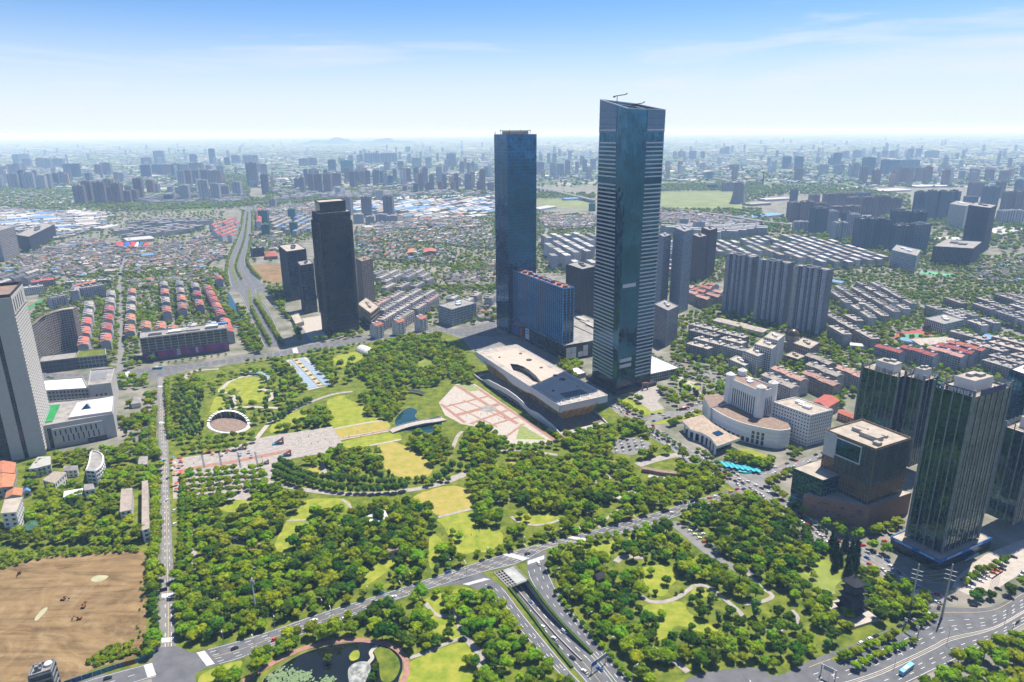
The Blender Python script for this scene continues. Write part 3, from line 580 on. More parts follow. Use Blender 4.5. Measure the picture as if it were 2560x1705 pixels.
# ================================================================== LANDMARK BUILDINGS
teal_glass = glass('teal_glass', (0.026, 0.125, 0.225), 0.05, 0.85)
blue_glass = glass('blue_glass', (0.014, 0.10, 0.25), 0.06, 0.85)
dark_glass = glass('dark_glass', (0.018, 0.028, 0.042), 0.12, 0.3)
green_glass = glass('green_glass', (0.06, 0.12, 0.12), 0.05, 0.85)
win = glass('window_glass', (0.045, 0.06, 0.08), 0.12, 0.25)
crown_panel = mat('crown_panel', (.17, .24, .37), .45, .2, var=.06)
lilac = mat('lilac_panel', (0.56, 0.56, 0.63), 0.45, 0.2, var=.06)
def rect(t, left, front, right=None, z=0, depth=None):
 a, c = g(t, *left, z), g(t, *front, z)
 if right: e = g(t, *right, z); return [a, c, e, a + e - c]
 d = (c - a); n_ = Vector((-d.y, d.x)).normalized()
 return [a, c, c + n_ * depth, a + n_ * depth]
def sides(foot):
 f = ccw(foot); return [(f[i], f[(i+1) % len(f)]) for i in range(len(f))]
def roof_kit(root, foot, z, m, parapet=1.2, wallm=None, plant=True, rs=1):
 rnd = random.Random(rs); b = MB(); b.face([(p[0], p[1], z) for p in ccw(foot)], m); b.build('roof', root)
 if parapet:
  b = MB()
  for p, q in sides(foot): b.bar(p, q, z - .3, z + parapet, -0.4, 0.02, wallm or m)
  b.build('parapet', root)
 if plant:
  f = ccw(foot); a, c, d = Vector(f[0][:2]), Vector(f[1][:2]), Vector(f[-1][:2])
  for k in range(3):
   u, v = rnd.uniform(.2, .6), rnd.uniform(.25, .6); su, sv = rnd.uniform(.1, .22), rnd.uniform(.15, .25)
   q = [a + (c-a)*(u+i) + (d-a)*(v+j) for i, j in ((0, 0), (su, 0), (su, sv), (0, sv))]
   b = MB(); b.prism(q, z + .02, z + rnd.uniform(1.5, 4), wallm or m); b.build('roof_plant', root)
def frames(foot, z0, z1, floors, bay, m, band=0.9, pier=0.5, out=0.35, skip_bands=False):
 b = MB()
 for p, q in sides(foot):
  p = Vector(p[:2]); q = Vector(q[:2]); L = (q-p).length; k = max(1, round(L/bay)); fh = (z1 - z0)/floors
  if not skip_bands:
   for i in range(floors + 1):
    zc = z0 + i*fh; b.bar(p, q, max(z0, zc - band*.3), min(z1 + .3, zc + band*.7), -0.05, out, m)
  if pier:
   for i in range(k + 1):
    c = p.lerp(q, i/k); d = (q-p).normalized()*(pier/2); b.bar(c - d, c + d, z0, z1, -0.05, out + .04, m)
 return b
def block(root, foot, z0, z1, glassm, framem, floors, bay, band=0.9, pier=0.5, out=0.35, roofm=None, parapet=1.2, plant=True, panes=False, rs=1):
 b = MB()
 if panes:
  for p, q in sides(foot):
   L = (Vector(q[:2]) - Vector(p[:2])).length; b.panes(p, q, z0, z1, max(1, round(L/bay)), floors, glassm, 0.03)
  b.build('glazing', root, kind='stuff')
 else:
  b.prism(foot, z0, z1, glassm, cap=False); b.build('glazing', root)
 frames(foot, z0, z1, floors, bay, framem, band, pier, out).build('facade_frame', root, kind='stuff')
 roof_kit(root, foot, z1, roofm or roofgrey, parapet, framem, plant, rs)
def centre(foot): return Vector((sum(p[0] for p in foot)/len(foot), sum(p[1] for p in foot)/len(foot)))
def root_at(name, label, cat, foot, group=None):
 c = centre(foot); r = thing(name, label, cat, (c.x, c.y, 0), 0, group); KEEP_OFF.append(Area(foot)); FOOT.append(Area(foot)); return r, [Vector((p[0], p[1])) - c for p in foot]
FOOT = Bag()
L_, C_, R_ = ground(1480, 948), ground(1541, 984), ground(1625, 962)
B_ = L_ + R_ - C_
T, ft = root_at('skyscraper', 'tallest tower, dark teal glass with pale horizontal bands and slanted open top', 'skyscraper', [L_, C_, R_, B_])
l, c, r, bb = ft; HL, HC, HR, HB = 333.0, 322.0, 321.0, 329.0
b = MB()
for p, q in ((l, c), (c, r), (r, bb), (bb, l)): b.panes(p, q, 14, 316, 20, 67, teal_glass, 0.035)
b.build('glazing', T, kind='stuff')
b = MB()
for p, q, hp, hq in ((l, c, HL, HC), (c, r, HC, HR), (r, bb, HR, HB), (bb, l, HB, HL)):
 k = 20
 for i in range(k):
  a0, a1 = p.lerp(q, i/k), p.lerp(q, (i+1)/k); h0 = hp + (hq-hp)*i/k; h1 = hp + (hq-hp)*(i+1)/k
  b.face([(*a0, 316), (*a1, 316), (*a1, h1), (*a0, h0)], teal_glass)
b.build('crown_glazing', T)
b = MB()
for i in range(66):
 z = 16 + i*4.5
 if 245 < z < 249 or 287 < z < 296 or z > 300: continue
 f = .85 - .22*z/300
 b.bar(l, l.lerp(c, f), z, z + 1.45, .02, .55, lilac); b.bar(c.lerp(r, .52), r, z, z + 1.45, .02, .55, lilac)
 b.bar(r, bb, z, z + 1.45, .02, .55, lilac); b.bar(bb, l, z, z + 1.45, .02, .55, lilac)
b.build('spandrel_bands', T, kind='stuff')
b = MB()
for z0, z1, t0, t1, p, q in ((298, 306, 0, .63, l, c), (306.5, 313, 0, .63, l, c), (313.5, 320, 0, .63, l, c), (298, 305, .52, 1, c, r), (305.5, 312, .52, 1, c, r), (312.5, 320, .52, 1, c, r)):
 b.bar(p.lerp(q, t0), p.lerp(q, t1), z0, z1, .02, .4, crown_panel)
a0, a1 = l, l.lerp(c, .63); n_ = Vector(((c-l).y, -(c-l).x)).normalized()*.4
b.face([(*(a0+n_), 320.4), (*(a1+n_), 320.4), (*(a1+n_), HL + (HC-HL)*.63 - .5), (*(a0+n_), HL - .5)], crown_panel)
b.build('louvre_panels', T, kind='stuff')
for z, f0, f1, s_ in ((128, .1, .8, 'r'), (38, .1, .75, 'r'), (31, .1, .75, 'r')):
 b = MB(); b.bar(c.lerp(r, f0*.52), c.lerp(r, f1*.52), z, z + 4.2, .02, .3, lilac); b.build('plant_floor_louvre', T)
b = MB()
for p, q in ((l, c), (c, r)):
 for i in range(1, 20): e_ = p.lerp(q, i/20); b.bar(e_ - (q-p).normalized()*.07, e_ + (q-p).normalized()*.07, 14, 316, .0, .12, darkm)
b.build('mullions', T, kind='stuff')
b = MB(); b.face([(*p, 312) for p in (l, c, r, bb)], roofgrey); b.build('roof', T)
b = MB()
for p, q, hp, hq in ((l, c, HL, HC), (c, r, HC, HR), (r, bb, HR, HB), (bb, l, HB, HL)): b.beam((*p, hp), (*q, hq), 1.0, lilac); b.beam((*p.lerp(-p, .08), hp - 3), (*q.lerp(-q, .08), hq - 3), .8, white)
for i in range(1, 8): b.beam((*l.lerp(c, i/8), HL + (HC-HL)*i/8 - 4), (*bb.lerp(r, i/8), HB + (HR-HB)*i/8 - 4), .6, metalm)
b.build('crown_rim', T, kind='stuff')
for (u, v, h, le) in ((.25, .55, 336, 10), (.62, .9, 327, 9)):
 q = l + (c-l)*v*.5 + (r-c)*u; b = MB(); b.beam((*q, 312), (*q, h), 0.7, darkm); b.beam((q.x-3, q.y-2, h), (q.x+le, q.y+2, h+2), .9, darkm); b.beam((q.x-4.5, q.y-2, h-.6), (q.x-2.5, q.y-1.6, h-.6), 1.6, darkm); b.beam((q.x+le, q.y+2, h+2), (q.x+le+1.5, q.y+2, h+3.5), 1, darkm)
 b.build('roof_crane', T)
b = MB(); b.prism([p*1.0 for p in ft], 0, 14, dark_glass, cap=False); b.prism([p*1.22 for p in (l, c, r, bb)], 0, 4.5, mat('black_stone', (.03, .03, .035), .4)); b.build('entrance_base', T)
b = MB(); q0, q1 = P('H 1780,690 1820,685'); cc = centre([L_, C_, R_, B_]); q0 -= cc; q1 -= cc
b.beam((*q0, 0), (*q0, 9), 1.4, brickred); b.beam((*q1, 0), (*q1, 9), 1.4, brickred); b.beam((*q0, 9), (*q1, 9), 1.4, brickred); b.build('entrance_gate', T)
ft_ = rect('H', (1820, 640), (1835, 632), (2070, 575)); a_ = g('H', 1838, 630); r_ = g('H', 2072, 578); bk = g('H', 1960, 455, 11)
A, f = root_at('annex', 'low white roofed annex with glass walls beside the tall banded tower', 'annex', [a_, r_, r_ + Vector((-0.46, .886))*58, a_ + Vector((-0.46, .886))*58])
block(A, f, 0, 11, win, metalm, 3, 3, .4, .35, .3, white, .8, False)
A, f = root_at('kiosk', 'small white roofed service building left of the tall tower', 'building', [g('H', *p, 6) for p in ((1200, 520), (1265, 565), (1325, 550), (1260, 508))]); block(A, f, 0, 6, conc, conc, 2, 5, .4, .4, .2, white, .5, False)
L_, C_ = g('F', 1142, 752), g('F', 1176, 768); d_ = (C_ - L_).normalized(); n_ = Vector((-d_.y, d_.x))
fr = [L_, L_ + AX*42, L_ + AX*42 + BX*48, L_ + BX*48]; hb_ = height(L_, px('F', 0, 309)[1])
T, f = root_at('skyscraper', 'second tallest tower, plain deep blue glass with a flat top', 'skyscraper', fr)
b = MB()
for p, q in sides(f): b.panes(p, q, 0, hb_, 20, 62, blue_glass, 0.035)
b.build('glazing', T, kind='stuff')
frames(f, 0, hb_, 62, 12, darkm, .25, .12, .12).build('mullions', T, kind='stuff')
roof_kit(T, f, hb_, roofgrey, 0, None, False)
b = MB(); b.prism([p*.62 for p in ccw(f)], hb_ - 1, hb_ + 4.5, cream); b.build('penthouse', T)
b = MB()
for p, q in sides([p*.72 for p in f]): b.beam((*p, hb_+5.2), (*q, hb_+5.2), .8, darkm)
for p in f: b.beam((*(p*.7), hb_), (*(p*.7), hb_+7), .5, darkm)
b.beam((*(f[0]*.95), hb_), (*(f[0]*.95), hb_+4), .8, darkm); b.build('roof_frame', T)
for u0, u1, z in ((.35, .75, .79), (.12, .8, .655)):
 ff = ccw(f); b = MB(); b.bar(ff[1].lerp(ff[2], u0), ff[1].lerp(ff[2], u1), hb_*z, hb_*z + 1.3, .05, .25, darkm); b.build('dark_seam', T)
hh = 98.0
p0, p1, p2 = g('H', 735, 0, 0), g('F', 1178, 622, hh), g('F', 1268, 668, hh)
e_ = (p2 - p1); ax = AX; L1 = e_.dot(ax)
f0 = [p1, p1 + ax*max(60, L1), p1 + ax*max(60, L1) + BX*17, p1 + BX*17]
T, f = root_at('hotel', 'blue ribbed slab block with rusty red roof on a dark shop podium', 'hotel', f0)
rib = mat('blue_panel', (0.10, 0.31, 0.62), .5, .1, var=.06)
block(T, f, 22, hh, dark_glass, rib, 20, 5.2, .25, 1.0, .6, mat('rust_roof', (.36, .17, .12), .9), 1.5, True)
b = MB()
for i in range(9): q = f[0].lerp(f[1], (i+.5)/9) + (f[3]-f[0])*.5; b.box(q.x-3, q.y-3, hh, q.x+3, q.y+3, hh+random.uniform(2, 5), mat('rust_roof', (.36, .17, .12)))
b.build('roof_plant', T, kind='stuff')
pf = [f[0] - AX*3 - BX*4, f[1] + AX*10 - BX*4, f[1] + AX*10 + BX*60, f[0] - AX*3 + BX*60]
b = MB(); b.prism(pf, 0, 22, dark_glass, top=roofgrey); b.build('podium', T)
frames(pf, 0, 22, 4, 6, darkm, .7, .4, .3).build('podium_frame', T, kind='stuff')
fp = ccw(pf); fe = [s for s in sides(pf) if (s[1]-s[0]).normalized().dot(BX) > .9][0]; fw = [s for s in sides(pf) if (s[1]-s[0]).normalized().dot(AX) > .9][0]
for i, (u, z0, z1) in enumerate(((.06, 10.5, 18), (.06, 2.5, 10), (.19, 10.5, 18), (.19, 2.5, 10), (.36, 2.5, 10), (.49, 10.5, 18), (.49, 2.5, 10))):
 b = MB(); b.bar(fe[0].lerp(fe[1], u), fe[0].lerp(fe[1], u + .12), z0, z1, .4, .8, white); b.build('white_panel', T)
b = MB(); b.bar(fw[0].lerp(fw[1], .33), fw[0].lerp(fw[1], .40), 5, 21, .4, .9, white); b.bar(fw[0].lerp(fw[1], .342), fw[0].lerp(fw[1], .388), 13, 19, .9, .95, mat('sign_blue', (.05, .18, .45))); b.bar(fw[0].lerp(fw[1], .352), fw[0].lerp(fw[1], .378), 14.5, 17.5, .95, 1.0, white); b.build('tall_sign', T)
for u, m_ in ((.06, (.12, .05, .35)), (.14, (.05, .15, .5)), (.22, (.4, .05, .05)), (.92, (.5, .45, .05))):
 b = MB(); b.bar(fw[0].lerp(fw[1], u), fw[0].lerp(fw[1], u+.05), 4 if u < .9 else 1, 17 if u < .9 else 6, .4, .8, mat('advert_%d' % int(u*100), m_, .6)); b.build('advert_banner', T)
cc_ = f[1] + BX*70 + AX*2
T, _ = root_at('round_block', 'dark drum shaped shop corner with pale flat roof between the towers', 'building', [cc_ + centre(f0) + Vector((12*math.cos(k), 12*math.sin(k))) for k in range(6)])
b = MB(); b.ring([(12, 0), (12, 27)], mat('brown_glass', (.06, .035, .03), .15, .3), 24); b.build('glazing', T)
b = MB(); b.ring([(12.6, 27), (12.6, 28), (0.1, 28)], roofgrey, 24); b.build('roof', T); b = MB()
for k in range(24): a = k*PI/12; b.beam((12.1*math.cos(a), 12.1*math.sin(a), 0), (12.1*math.cos(a), 12.1*math.sin(a), 27), .4, darkm)
b.build('mullions', T, kind='stuff')
T, f = root_at('shop_block', 'grey roofed shop hall behind the blue hotel', 'building', [centre(f0) + q for q in (f[3] + BX*50, f[2] + BX*46, f[2] + BX*95, f[3] + BX*95)]); block(T, f, 0, 20, dark_glass, conc, 4, 6, .8, .5, .3, roofgrey, 1)
roofz = 27.0
mr = [g('N', *p, roofz) for p in ((155, 310), (1255, 1020), (1875, 885), (685, 222))]
T, f = root_at('museum', 'long white museum with overhanging flat roof and rippling side walls', 'museum', mr); mc = centre(mr)
f[2] = f[1] + (f[3] - f[0])
hole = [g('N', *p, roofz) - mc for p in ((600, 465), (700, 475), (780, 505), (850, 545), (940, 620), (1030, 730), (960, 712), (880, 690), (790, 655), (700, 600), (640, 545))]
b = MB(); loops = [[Vector((*p, 0)) for p in f], [Vector((*p, 0)) for p in hole]]; flat = loops[0] + loops[1]
mroof = mat('museum_roof', (0.47, 0.395, 0.33), 0.9, var=.06, scale=.08)
for t in tessellate_polygon(loops):
 q = [flat[k] for k in t]
 if (q[1]-q[0]).cross(q[2]-q[0]).z < 0: q.reverse()
 b.face([(p.x, p.y, roofz) for p in q], mroof); b.face([(p.x, p.y, roofz - 5) for p in q[::-1]], white)
b.build('roof', T)
b = MB(); n = len(hole)
for i in range(n): p, q = hole[i], hole[(i+1) % n]; b.face([(*p, roofz - 8), (*q, roofz - 8), (*q, roofz), (*p, roofz)], win)
b.build('roof_well_glazing', T)
b = MB(); b.face([(*p, roofz - 7.5) for p in ccw(hole)], cream); b.build('roof_well_floor', T)
mwall = mat('museum_wall', (0.62, 0.61, 0.62), 0.7, var=.04, scale=.1)
def wavy(name, p, q, prof_top, prof_bot, m, th=.6, seg=60):
 b = MB(); d = (q-p).normalized(); n_ = Vector((d.y, -d.x))
 def ev(pr, t):
  for i in range(len(pr)-1):
   if pr[i+1][0] >= t:
    s_ = (t-pr[i][0])/(pr[i+1][0]-pr[i][0]); s_ = s_*s_*(3-2*s_); return pr[i][1]*(1-s_) + pr[i+1][1]*s_
  return pr[-1][1]
 for i in range(seg):
  t0, t1 = i/seg, (i+1)/seg; a, c = p.lerp(q, t0), p.lerp(q, t1); o = n_*th
  T0, T1, B0, B1 = ev(prof_top, t0), ev(prof_top, t1), ev(prof_bot, t0), ev(prof_bot, t1)
  b.face([(*(a+o), B0), (*(c+o), B1), (*(c+o), T1), (*(a+o), T0)], m); b.face([(*c, B1), (*a, B0), (*a, T0), (*c, T1)], m)
  b.face([(*(a+o), T0), (*(c+o), T1), (*c, T1), (*a, T0)], m); b.face([(*a, B0), (*c, B1), (*(c+o), B1), (*(a+o), B0)], m)
 return b.build(name, T)
fas = [(0, 6.5), (.13, 8.5), (.24, 5), (.36, 6), (.5, 10.5), (.63, 9.5), (.73, 6.5), (.86, 7), (1, 7.5)]
up1 = [(0, roofz + .9), (1, roofz + .9)]
wavy('fascia', f[0], f[1], up1, [(t, roofz - h) for t, h in fas], mwall); wavy('fascia', f[1], f[2], up1, [(0, roofz - 7.5), (.5, roofz - 8.5), (1, roofz - 7)], mwall)
wavy('fascia', f[2], f[3], up1, [(t, roofz - h) for t, h in fas], mwall); wavy('fascia', f[3], f[0], up1, [(0, roofz - 7), (1, roofz - 6.5)], mwall)
pd = [g('N', 110, 620) - mc, g('N', 1330, 1446) - mc]; dpd = (f[2]-f[1])
pod = [pd[0], pd[1], pd[1] + dpd*.96, pd[0] + dpd*.96]
KEEP_OFF.append(Area([p + mc for p in pod]))
rt = [(0, 4), (.12, 3.2), (.23, 9.5), (.34, 11), (.44, 12.5), (.52, 12), (.58, 10.5), (.66, 6.5), (.76, 8.5), (.86, 6.5), (1, .8)]
rb = [(0, 0), (.2, 0), (.26, 2.5), (.36, 5.5), (.46, 6), (.55, 6), (.62, 3), (.68, 0), (1, 0)]
wavy('rippling_wall', pod[0], pod[1], rt, [(t, max(0, h - .05)) for t, h in rb], mwall, .8, 70); wavy('rippling_wall', pod[2], pod[3], [(1-t, h) for t, h in rt[::-1]], [(1-t, h) for t, h in rb[::-1]], mwall, .8, 70)
b = MB(); i0 = [p.lerp((pod[0]+pod[2])*.5, .05) for p in pod]; b.prism(i0, 0, 1.2, stone); b.build('plinth', T)
gold = glass('gold_glass', (0.62, 0.36, 0.09), .3, .35); brown = mat('brown_cladding', (.15, .115, .085), .6, .2)
m_ = (pod[0] + pod[1] + pod[2] + pod[3])/4; dl = (pod[1]-pod[0]).normalized(); dw = dpd.normalized()
def slab(l0, l1, w0, w1):
 o = pod[0]; return [o + dl*l0 + dw*w0, o + dl*l1 + dw*w0, o + dl*l1 + dw*w1, o + dl*l0 + dw*w1]
LT = (pod[1]-pod[0]).length; WT = dpd.length
b = MB(); lo = slab(14, LT-14, 3, WT-3); hi = slab(22, LT-26, 14, WT-12)
for i in range(4): j = (i+1) % 4; b.face([(*lo[i], 1.25), (*lo[j], 1.25), (*hi[j], 9), (*hi[i], 9)], brown)
b.build('sloped_base', T)
b = MB(); h2 = slab(16, LT-17, 9, WT-8)
for i in range(4): j = (i+1) % 4; b.face([(*hi[i], 9), (*hi[j], 9), (*h2[j], roofz-5.1), (*h2[i], roofz-5.1)], gold)
b.build('golden_glazing', T)
b = MB()
for i in range(4):
 j = (i+1) % 4; k = 12 if i % 2 == 0 else 5
 for s_ in range(k + 1):
  b.beam((*hi[i].lerp(hi[j], s_/k), 9), (*h2[i].lerp(h2[j], s_/k), roofz-5.1), .35, brown)
  if s_ < k: b.beam((*hi[i].lerp(hi[j], s_/k), 9), (*h2[i].lerp(h2[j], (s_+1)/k), roofz-5.1), .3, brown)
b.build('glazing_bars', T, kind='stuff')
b = MB()
def rp(u, v): return f[0] + (f[1]-f[0])*u + (f[3]-f[0])*v
for p, q in ((rp(.012, .03), rp(.012, .97)), (rp(.985, .03), rp(.985, .97)), (rp(.012, .035), rp(.985, .035)), (rp(.012, .965), rp(.985, .965))): b.beam((*p, roofz+1.3), (*q, roofz+1.3), .3, white)
for i in range(9):
 v = .05 + .9*i/9; b.beam((*rp(.945 if i % 2 else .985, v), roofz+1.3), (*rp(.985 if i % 2 else .945, v+.1), roofz+1.3), .45, white); b.beam((*rp(.012 if i % 2 else .045, v), roofz+1.3), (*rp(.045 if i % 2 else .012, v+.1), roofz+1.3), .45, white)
b.beam((*rp(.945, .05), roofz+1.3), (*rp(.945, .97), roofz+1.3), .3, white); b.beam((*rp(.045, .05), roofz+1.3), (*rp(.045, .97), roofz+1.3), .3, white)
for u, v in ((.12, .1), (.12, .88), (.7, .06), (.45, .9), (.85, .93), (.3, .06)):
 for k in range(5): b.beam((*rp(u + .009*k, v-.05), roofz+.5), (*rp(u + .009*k, v+.05), roofz+.5), .25, white)
b.build('roof_frame', T, kind='stuff')
for (x, y, r_) in ((740, 337, 2), (850, 420, 3.6), (465, 385, 1.4), (1010, 520, 2), (1190, 620, 2.4), (1285, 675, 3.6), (1165, 822, 1.6), (1485, 765, 1.8)):
 q = g('N', x, y, roofz) - mc; b = MB(); b.ring([(r_, roofz), (r_, roofz+.8), (r_*.8, roofz+1), (.05, roofz + .5)], darkm if x != 1485 else cream, 12, q.x, q.y); b.build('roof_vent', T)
b = MB(); b.prism([rp(*q) for q in ((.86, .3), (.92, .3), (.92, .75), (.86, .75))], roofz+.05, roofz+.6, mat('roof_opening', (.09, .09, .1), .6)); b.build('skylight', T)
b = MB()
for u in (.06, .93): b.prism([rp(u, .02), rp(u+.004, .02), rp(u+.004, .98), rp(u, .98)], roofz, roofz+.12, roofgrey)
for v in (.09, .9): b.prism([rp(.02, v), rp(.98, v), rp(.98, v+.008), rp(.02, v+.008)], roofz, roofz+.15, roofgrey)
b.build('roof_gutter', T)
q = g('N', 320, 1055); dsc = MB(); dsc.ring([(9, .2), (9, .32), (.05, .35)], roofgrey, 28, q.x, q.y); dsc.build('plaza_disc', label='grey round disc set in the museum forecourt', cat='paving', kind='structure')
TILES['Q'] = (700, 480, 260/971)
C_, R_, L_ = g('F', 755, 775), g('F', 825, 760), g('F', 742, 757)
T, f = root_at('office_tower', 'black glass tower with copper trim and sunlit cream roof beside the boulevard', 'tower', [L_, C_, R_, L_ + R_ - C_])
ht = height(L_, px('Q', 0, 175)[1])
copper = mat('copper_trim', (.045, .04, .045), .5, .3, var=.1)
block(T, f, 30, ht, dark_glass, copper, 46, 4, .25, .22, .3, roofgrey, 0, False, panes=True)
b = MB(); b.prism([p*1.02 for p in f], 0, 30, dark_glass); b.build('base', T); frames([p*1.02 for p in f], 0, 30, 5, 3.2, copper, .4, .5, .4).build('base_frame', T, kind='stuff')
b = MB(); b.prism([p*.80 for p in f], ht, ht + 15, dark_glass, top=cream); b.build('cap', T)
b = MB()
for p, q in sides([p*.80 for p in f]): b.bar(p, q, ht + 13.5, ht + 16, -.2, .5, copper)
b.build('cap_rim', T)
ff = ccw(f)
b = MB()
for p in ff: b.prism([p*1.015 + Vector(o) for o in ((-2, -2), (2, -2), (2, 2), (-2, 2))], 28, ht*.93, mat('bronze_corner', (.06, .05, .05), .4, .4))
b.build('corner_pier', T, kind='stuff')
b = MB(); lit = mat('blue_pane', (.10, .30, .48), .3, .3)
fr = [s for s in sides(f) if centre([s[0], s[1]]).y < -3 and (s[1]-s[0]).x > 0][0]
for i in range(64):
 u = random.choice((.3, .42, .54, .66, .8)) + random.uniform(0, .02); z = random.gauss(ht*.62, ht*.14)
 b.bar(fr[0].lerp(fr[1], u), fr[0].lerp(fr[1], u + .025), z, z + 2.2, .3, .36, lit)
b.build('blue_panes', T, kind='stuff')
def boxb(name, label, cat, t, l, c, r, top, glassm, framem, fl=3.6, bay=3.6, band=.7, pier=.4, roofm=None, plant=True, group=None, parapet=1.0, h=None):
 l, c = g(t, *l), g(t, *c); r = g(t, *r) if isinstance(r, tuple) else c + Vector((-(c-l).y, (c-l).x)).normalized()*r; hh_ = h or height(c, px(t, 0, top)[1])
 T, f = root_at(name, label, cat, [l, c, r, l + r - c], group); block(T, f, 0, hh_, glassm, framem, max(2, round(hh_/fl)), bay, band, pier, .3, roofm, parapet, plant); return T, f, hh_
greyw = mat('grey_wall', (.20, .205, .22), .8); brownw = mat('brown_wall', (.24, .17, .13), .85); dgrey = mat('dark_grey_wall', (.075, .08, .09), .6)
boxb('office_block', 'dark banded office block left of the black tower', 'office', 'Q', (205, 1095), (235, 1145), (352, 1118), 690, dark_glass, dgrey, 4, 5, .5, .3)
boxb('office_block', 'tall dark office slab with white roof edge behind the banded block', 'office', 'Q', (35, 940), (110, 1020), (285, 985), 560, dark_glass, dgrey, 4, 4, .6, .5, cream)
boxb('apartment_tower', 'brown concrete tower under construction right of the black tower', 'tower', 'Q', (740, 1020), (790, 1058), (888, 1025), 650, mat('shadow_opening', (.05, .045, .04)), mat('raw_concrete', (.36, .29, .24), .9), 3.4, 4, 1.1, 1.2, brownw)
boxb('shop_podium', 'bare concrete podium at the foot of the black tower', 'building', 'Q', (735, 1190), (855, 1285), (935, 1215), 1135, dark_glass, mat('raw_concrete', (.36, .29, .24)), 6, 8, 1.4, 1.2, cream)
boxb('site_shed', 'low pale roofed shed on the sandy yard by the boulevard', 'shed', 'Q', (105, 1190), (150, 1270), (225, 1245), 1235, conc, conc, 4, 5, .5, .3, cream, False)
boxb('office_block', 'dark glass block behind the black tower', 'office', 'Q', (345, 960), (370, 985), (415, 980), 640, dark_glass, dgrey, 4, 4, .4, .4)
hT = 158.0
C_, R_ = g('A', 75, 300, hT), g('A', 160, 205, hT); d_ = (R_ - C_).normalized(); n_ = Vector((-d_.y, d_.x))
T, f = root_at('office_tower', 'tall pale stone office tower cut off by the left edge', 'tower', [C_, R_, R_ + n_*46, C_ + n_*46])
pale = mat('pale_stone_wall', (.46, .44, .42), .8, var=.05)
b = MB(); b.prism(f, 0, hT, win, cap=False); b.build('glazing', T)
rt_ = [s for s in sides(f) if (s[1]-s[0]).normalized().dot(d_) > .9][0]; fr_ = [s for s in sides(f) if (s[1]-s[0]).normalized().dot(n_) < -.9][0]
b = MB(); nf = 42
for i in range(nf):
 z = 4 + i*(hT - 22)/nf; b.bar(*rt_, z, z + 1.9, -.05, .5, pale)
 for k in range(9): c_ = rt_[0].lerp(rt_[1], k/8); b.bar(c_ - d_*.55, c_ + d_*.55, z + 1.9, z + 3.3, -.05, .4, pale)
b.bar(*rt_, hT - 17, hT, -.05, .45, pale); b.build('banded_side', T, kind='stuff')
b = MB()
for u0, u1 in ((0, .16), (.40, .62), (.70, 1.0)): b.bar(fr_[0].lerp(fr_[1], u0), fr_[0].lerp(fr_[1], u1), 0, hT, -.05, 1.2, pale)
b.bar(*fr_, hT - 10, hT - .2, -.05, 1.3, pale)
b.build('stone_piers', T); frames([fr_[0], fr_[1], fr_[1] - d_*.3, fr_[0] - d_*.3], 0, hT, nf, 3, dgrey, .5, .2, .3).build('front_bars', T, kind='stuff')
for i in range(5):
 b = MB(); c_ = rt_[0].lerp(rt_[1], .1 + .16*i); b.bar(c_, c_ + d_*3.2, hT - 15, hT - 3, .45, .6, win); b.build('tall_window', T)
roof_kit(T, f, hT, brownw, 3.0, darkm, False)
pz = 25.0
pf = [g('A', *p, pz) for p in ((278, 1245), (822, 1150), (832, 1020), (345, 1062))]
T, f = root_at('office_podium', 'long pale stone wing with slit windows and a green roof lawn', 'building', pf)
b = MB(); b.prism(f, 0, pz, pale, cap=False); b.build('wall', T); roof_kit(T, f, pz - .5, roofgrey, 1.5, pale, False)
s0 = [s for s in sides(f) if (s[1]-s[0]).x > 30][0]
b = MB(); b.bar(s0[0].lerp(s0[1], .16), s0[0].lerp(s0[1], .84), 5, 21, -.1, 1.5, pale); b.build('raised_panel', T)
for k in range(9):
 for row, (z0, z1, o) in enumerate(((6, 12.5, 0), (13.5, 19, -.02))):
  if row == 1 or k > 0:
   b = MB(); u = .21 + .068*k + o; b.bar(s0[0].lerp(s0[1], u), s0[0].lerp(s0[1], u + .018), z0, z1, 1.5, 1.62, dark_glass); b.build('slit_window', T)
b = MB(); b.bar(s0[0].lerp(s0[1], .10), s0[0].lerp(s0[1], .15), 1, 22, .02, .2, dark_glass); b.build('tall_window', T)
b = MB(); b.bar(s0[0].lerp(s0[1], .6), s0[0].lerp(s0[1], .86), .2, 4.5, .02, 2, dark_glass); b.build('entrance', T)
c_ = centre(pf)
b = MB(); b.prism([g('A', *p, pz) - c_ for p in ((300, 1212), (378, 1203), (437, 1077), (347, 1085))], pz - .45, pz + .2, mat('green_roof', (.02, .24, .06), .8)); b.build('green_roof_lawn', T)
b = MB(); b.prism([g('A', *p, pz) - c_ for p in ((500, 1185), (815, 1140), (825, 1030), (565, 1075))], pz - .45, pz + 2, mat('white_roof', (.58, .57, .57), .7, var=.1)); b.build('white_roof', T)
b = MB(); q = [g('A', *p, pz) - c_ for p in ((590, 1130), (665, 1120), (650, 1082))]; ap = centre(q)
for i in range(3): b.face([(*q[i], pz + 2.05), (*q[(i+1) % 3], pz + 2.05), (*ap, pz + 6)], teal_glass)
b.build('glass_pyramid', T)
T, f = root_at('office_podium', 'rear stone wing with white flat roof behind the left tower', 'building', [g('A', *p, 22) for p in ((318, 985), (640, 965), (600, 885), (318, 905))]); block(T, f, 0, 22, win, pale, 5, 4, 1.6, 1.2, .4, white, 1.5, False)
T, f = root_at('office_podium', 'tall square stone wing with dark square windows behind the left tower', 'building', [g('A', *p, 32) for p in ((640, 945), (805, 925), (832, 815), (660, 830))])
b = MB(); b.prism(f, 0, 32, pale, cap=False); b.build('wall', T); roof_kit(T, f, 31.5, roofgrey, 1.5, pale, False); s0 = [s for s in sides(f) if (s[1]-s[0]).x > 15][0]
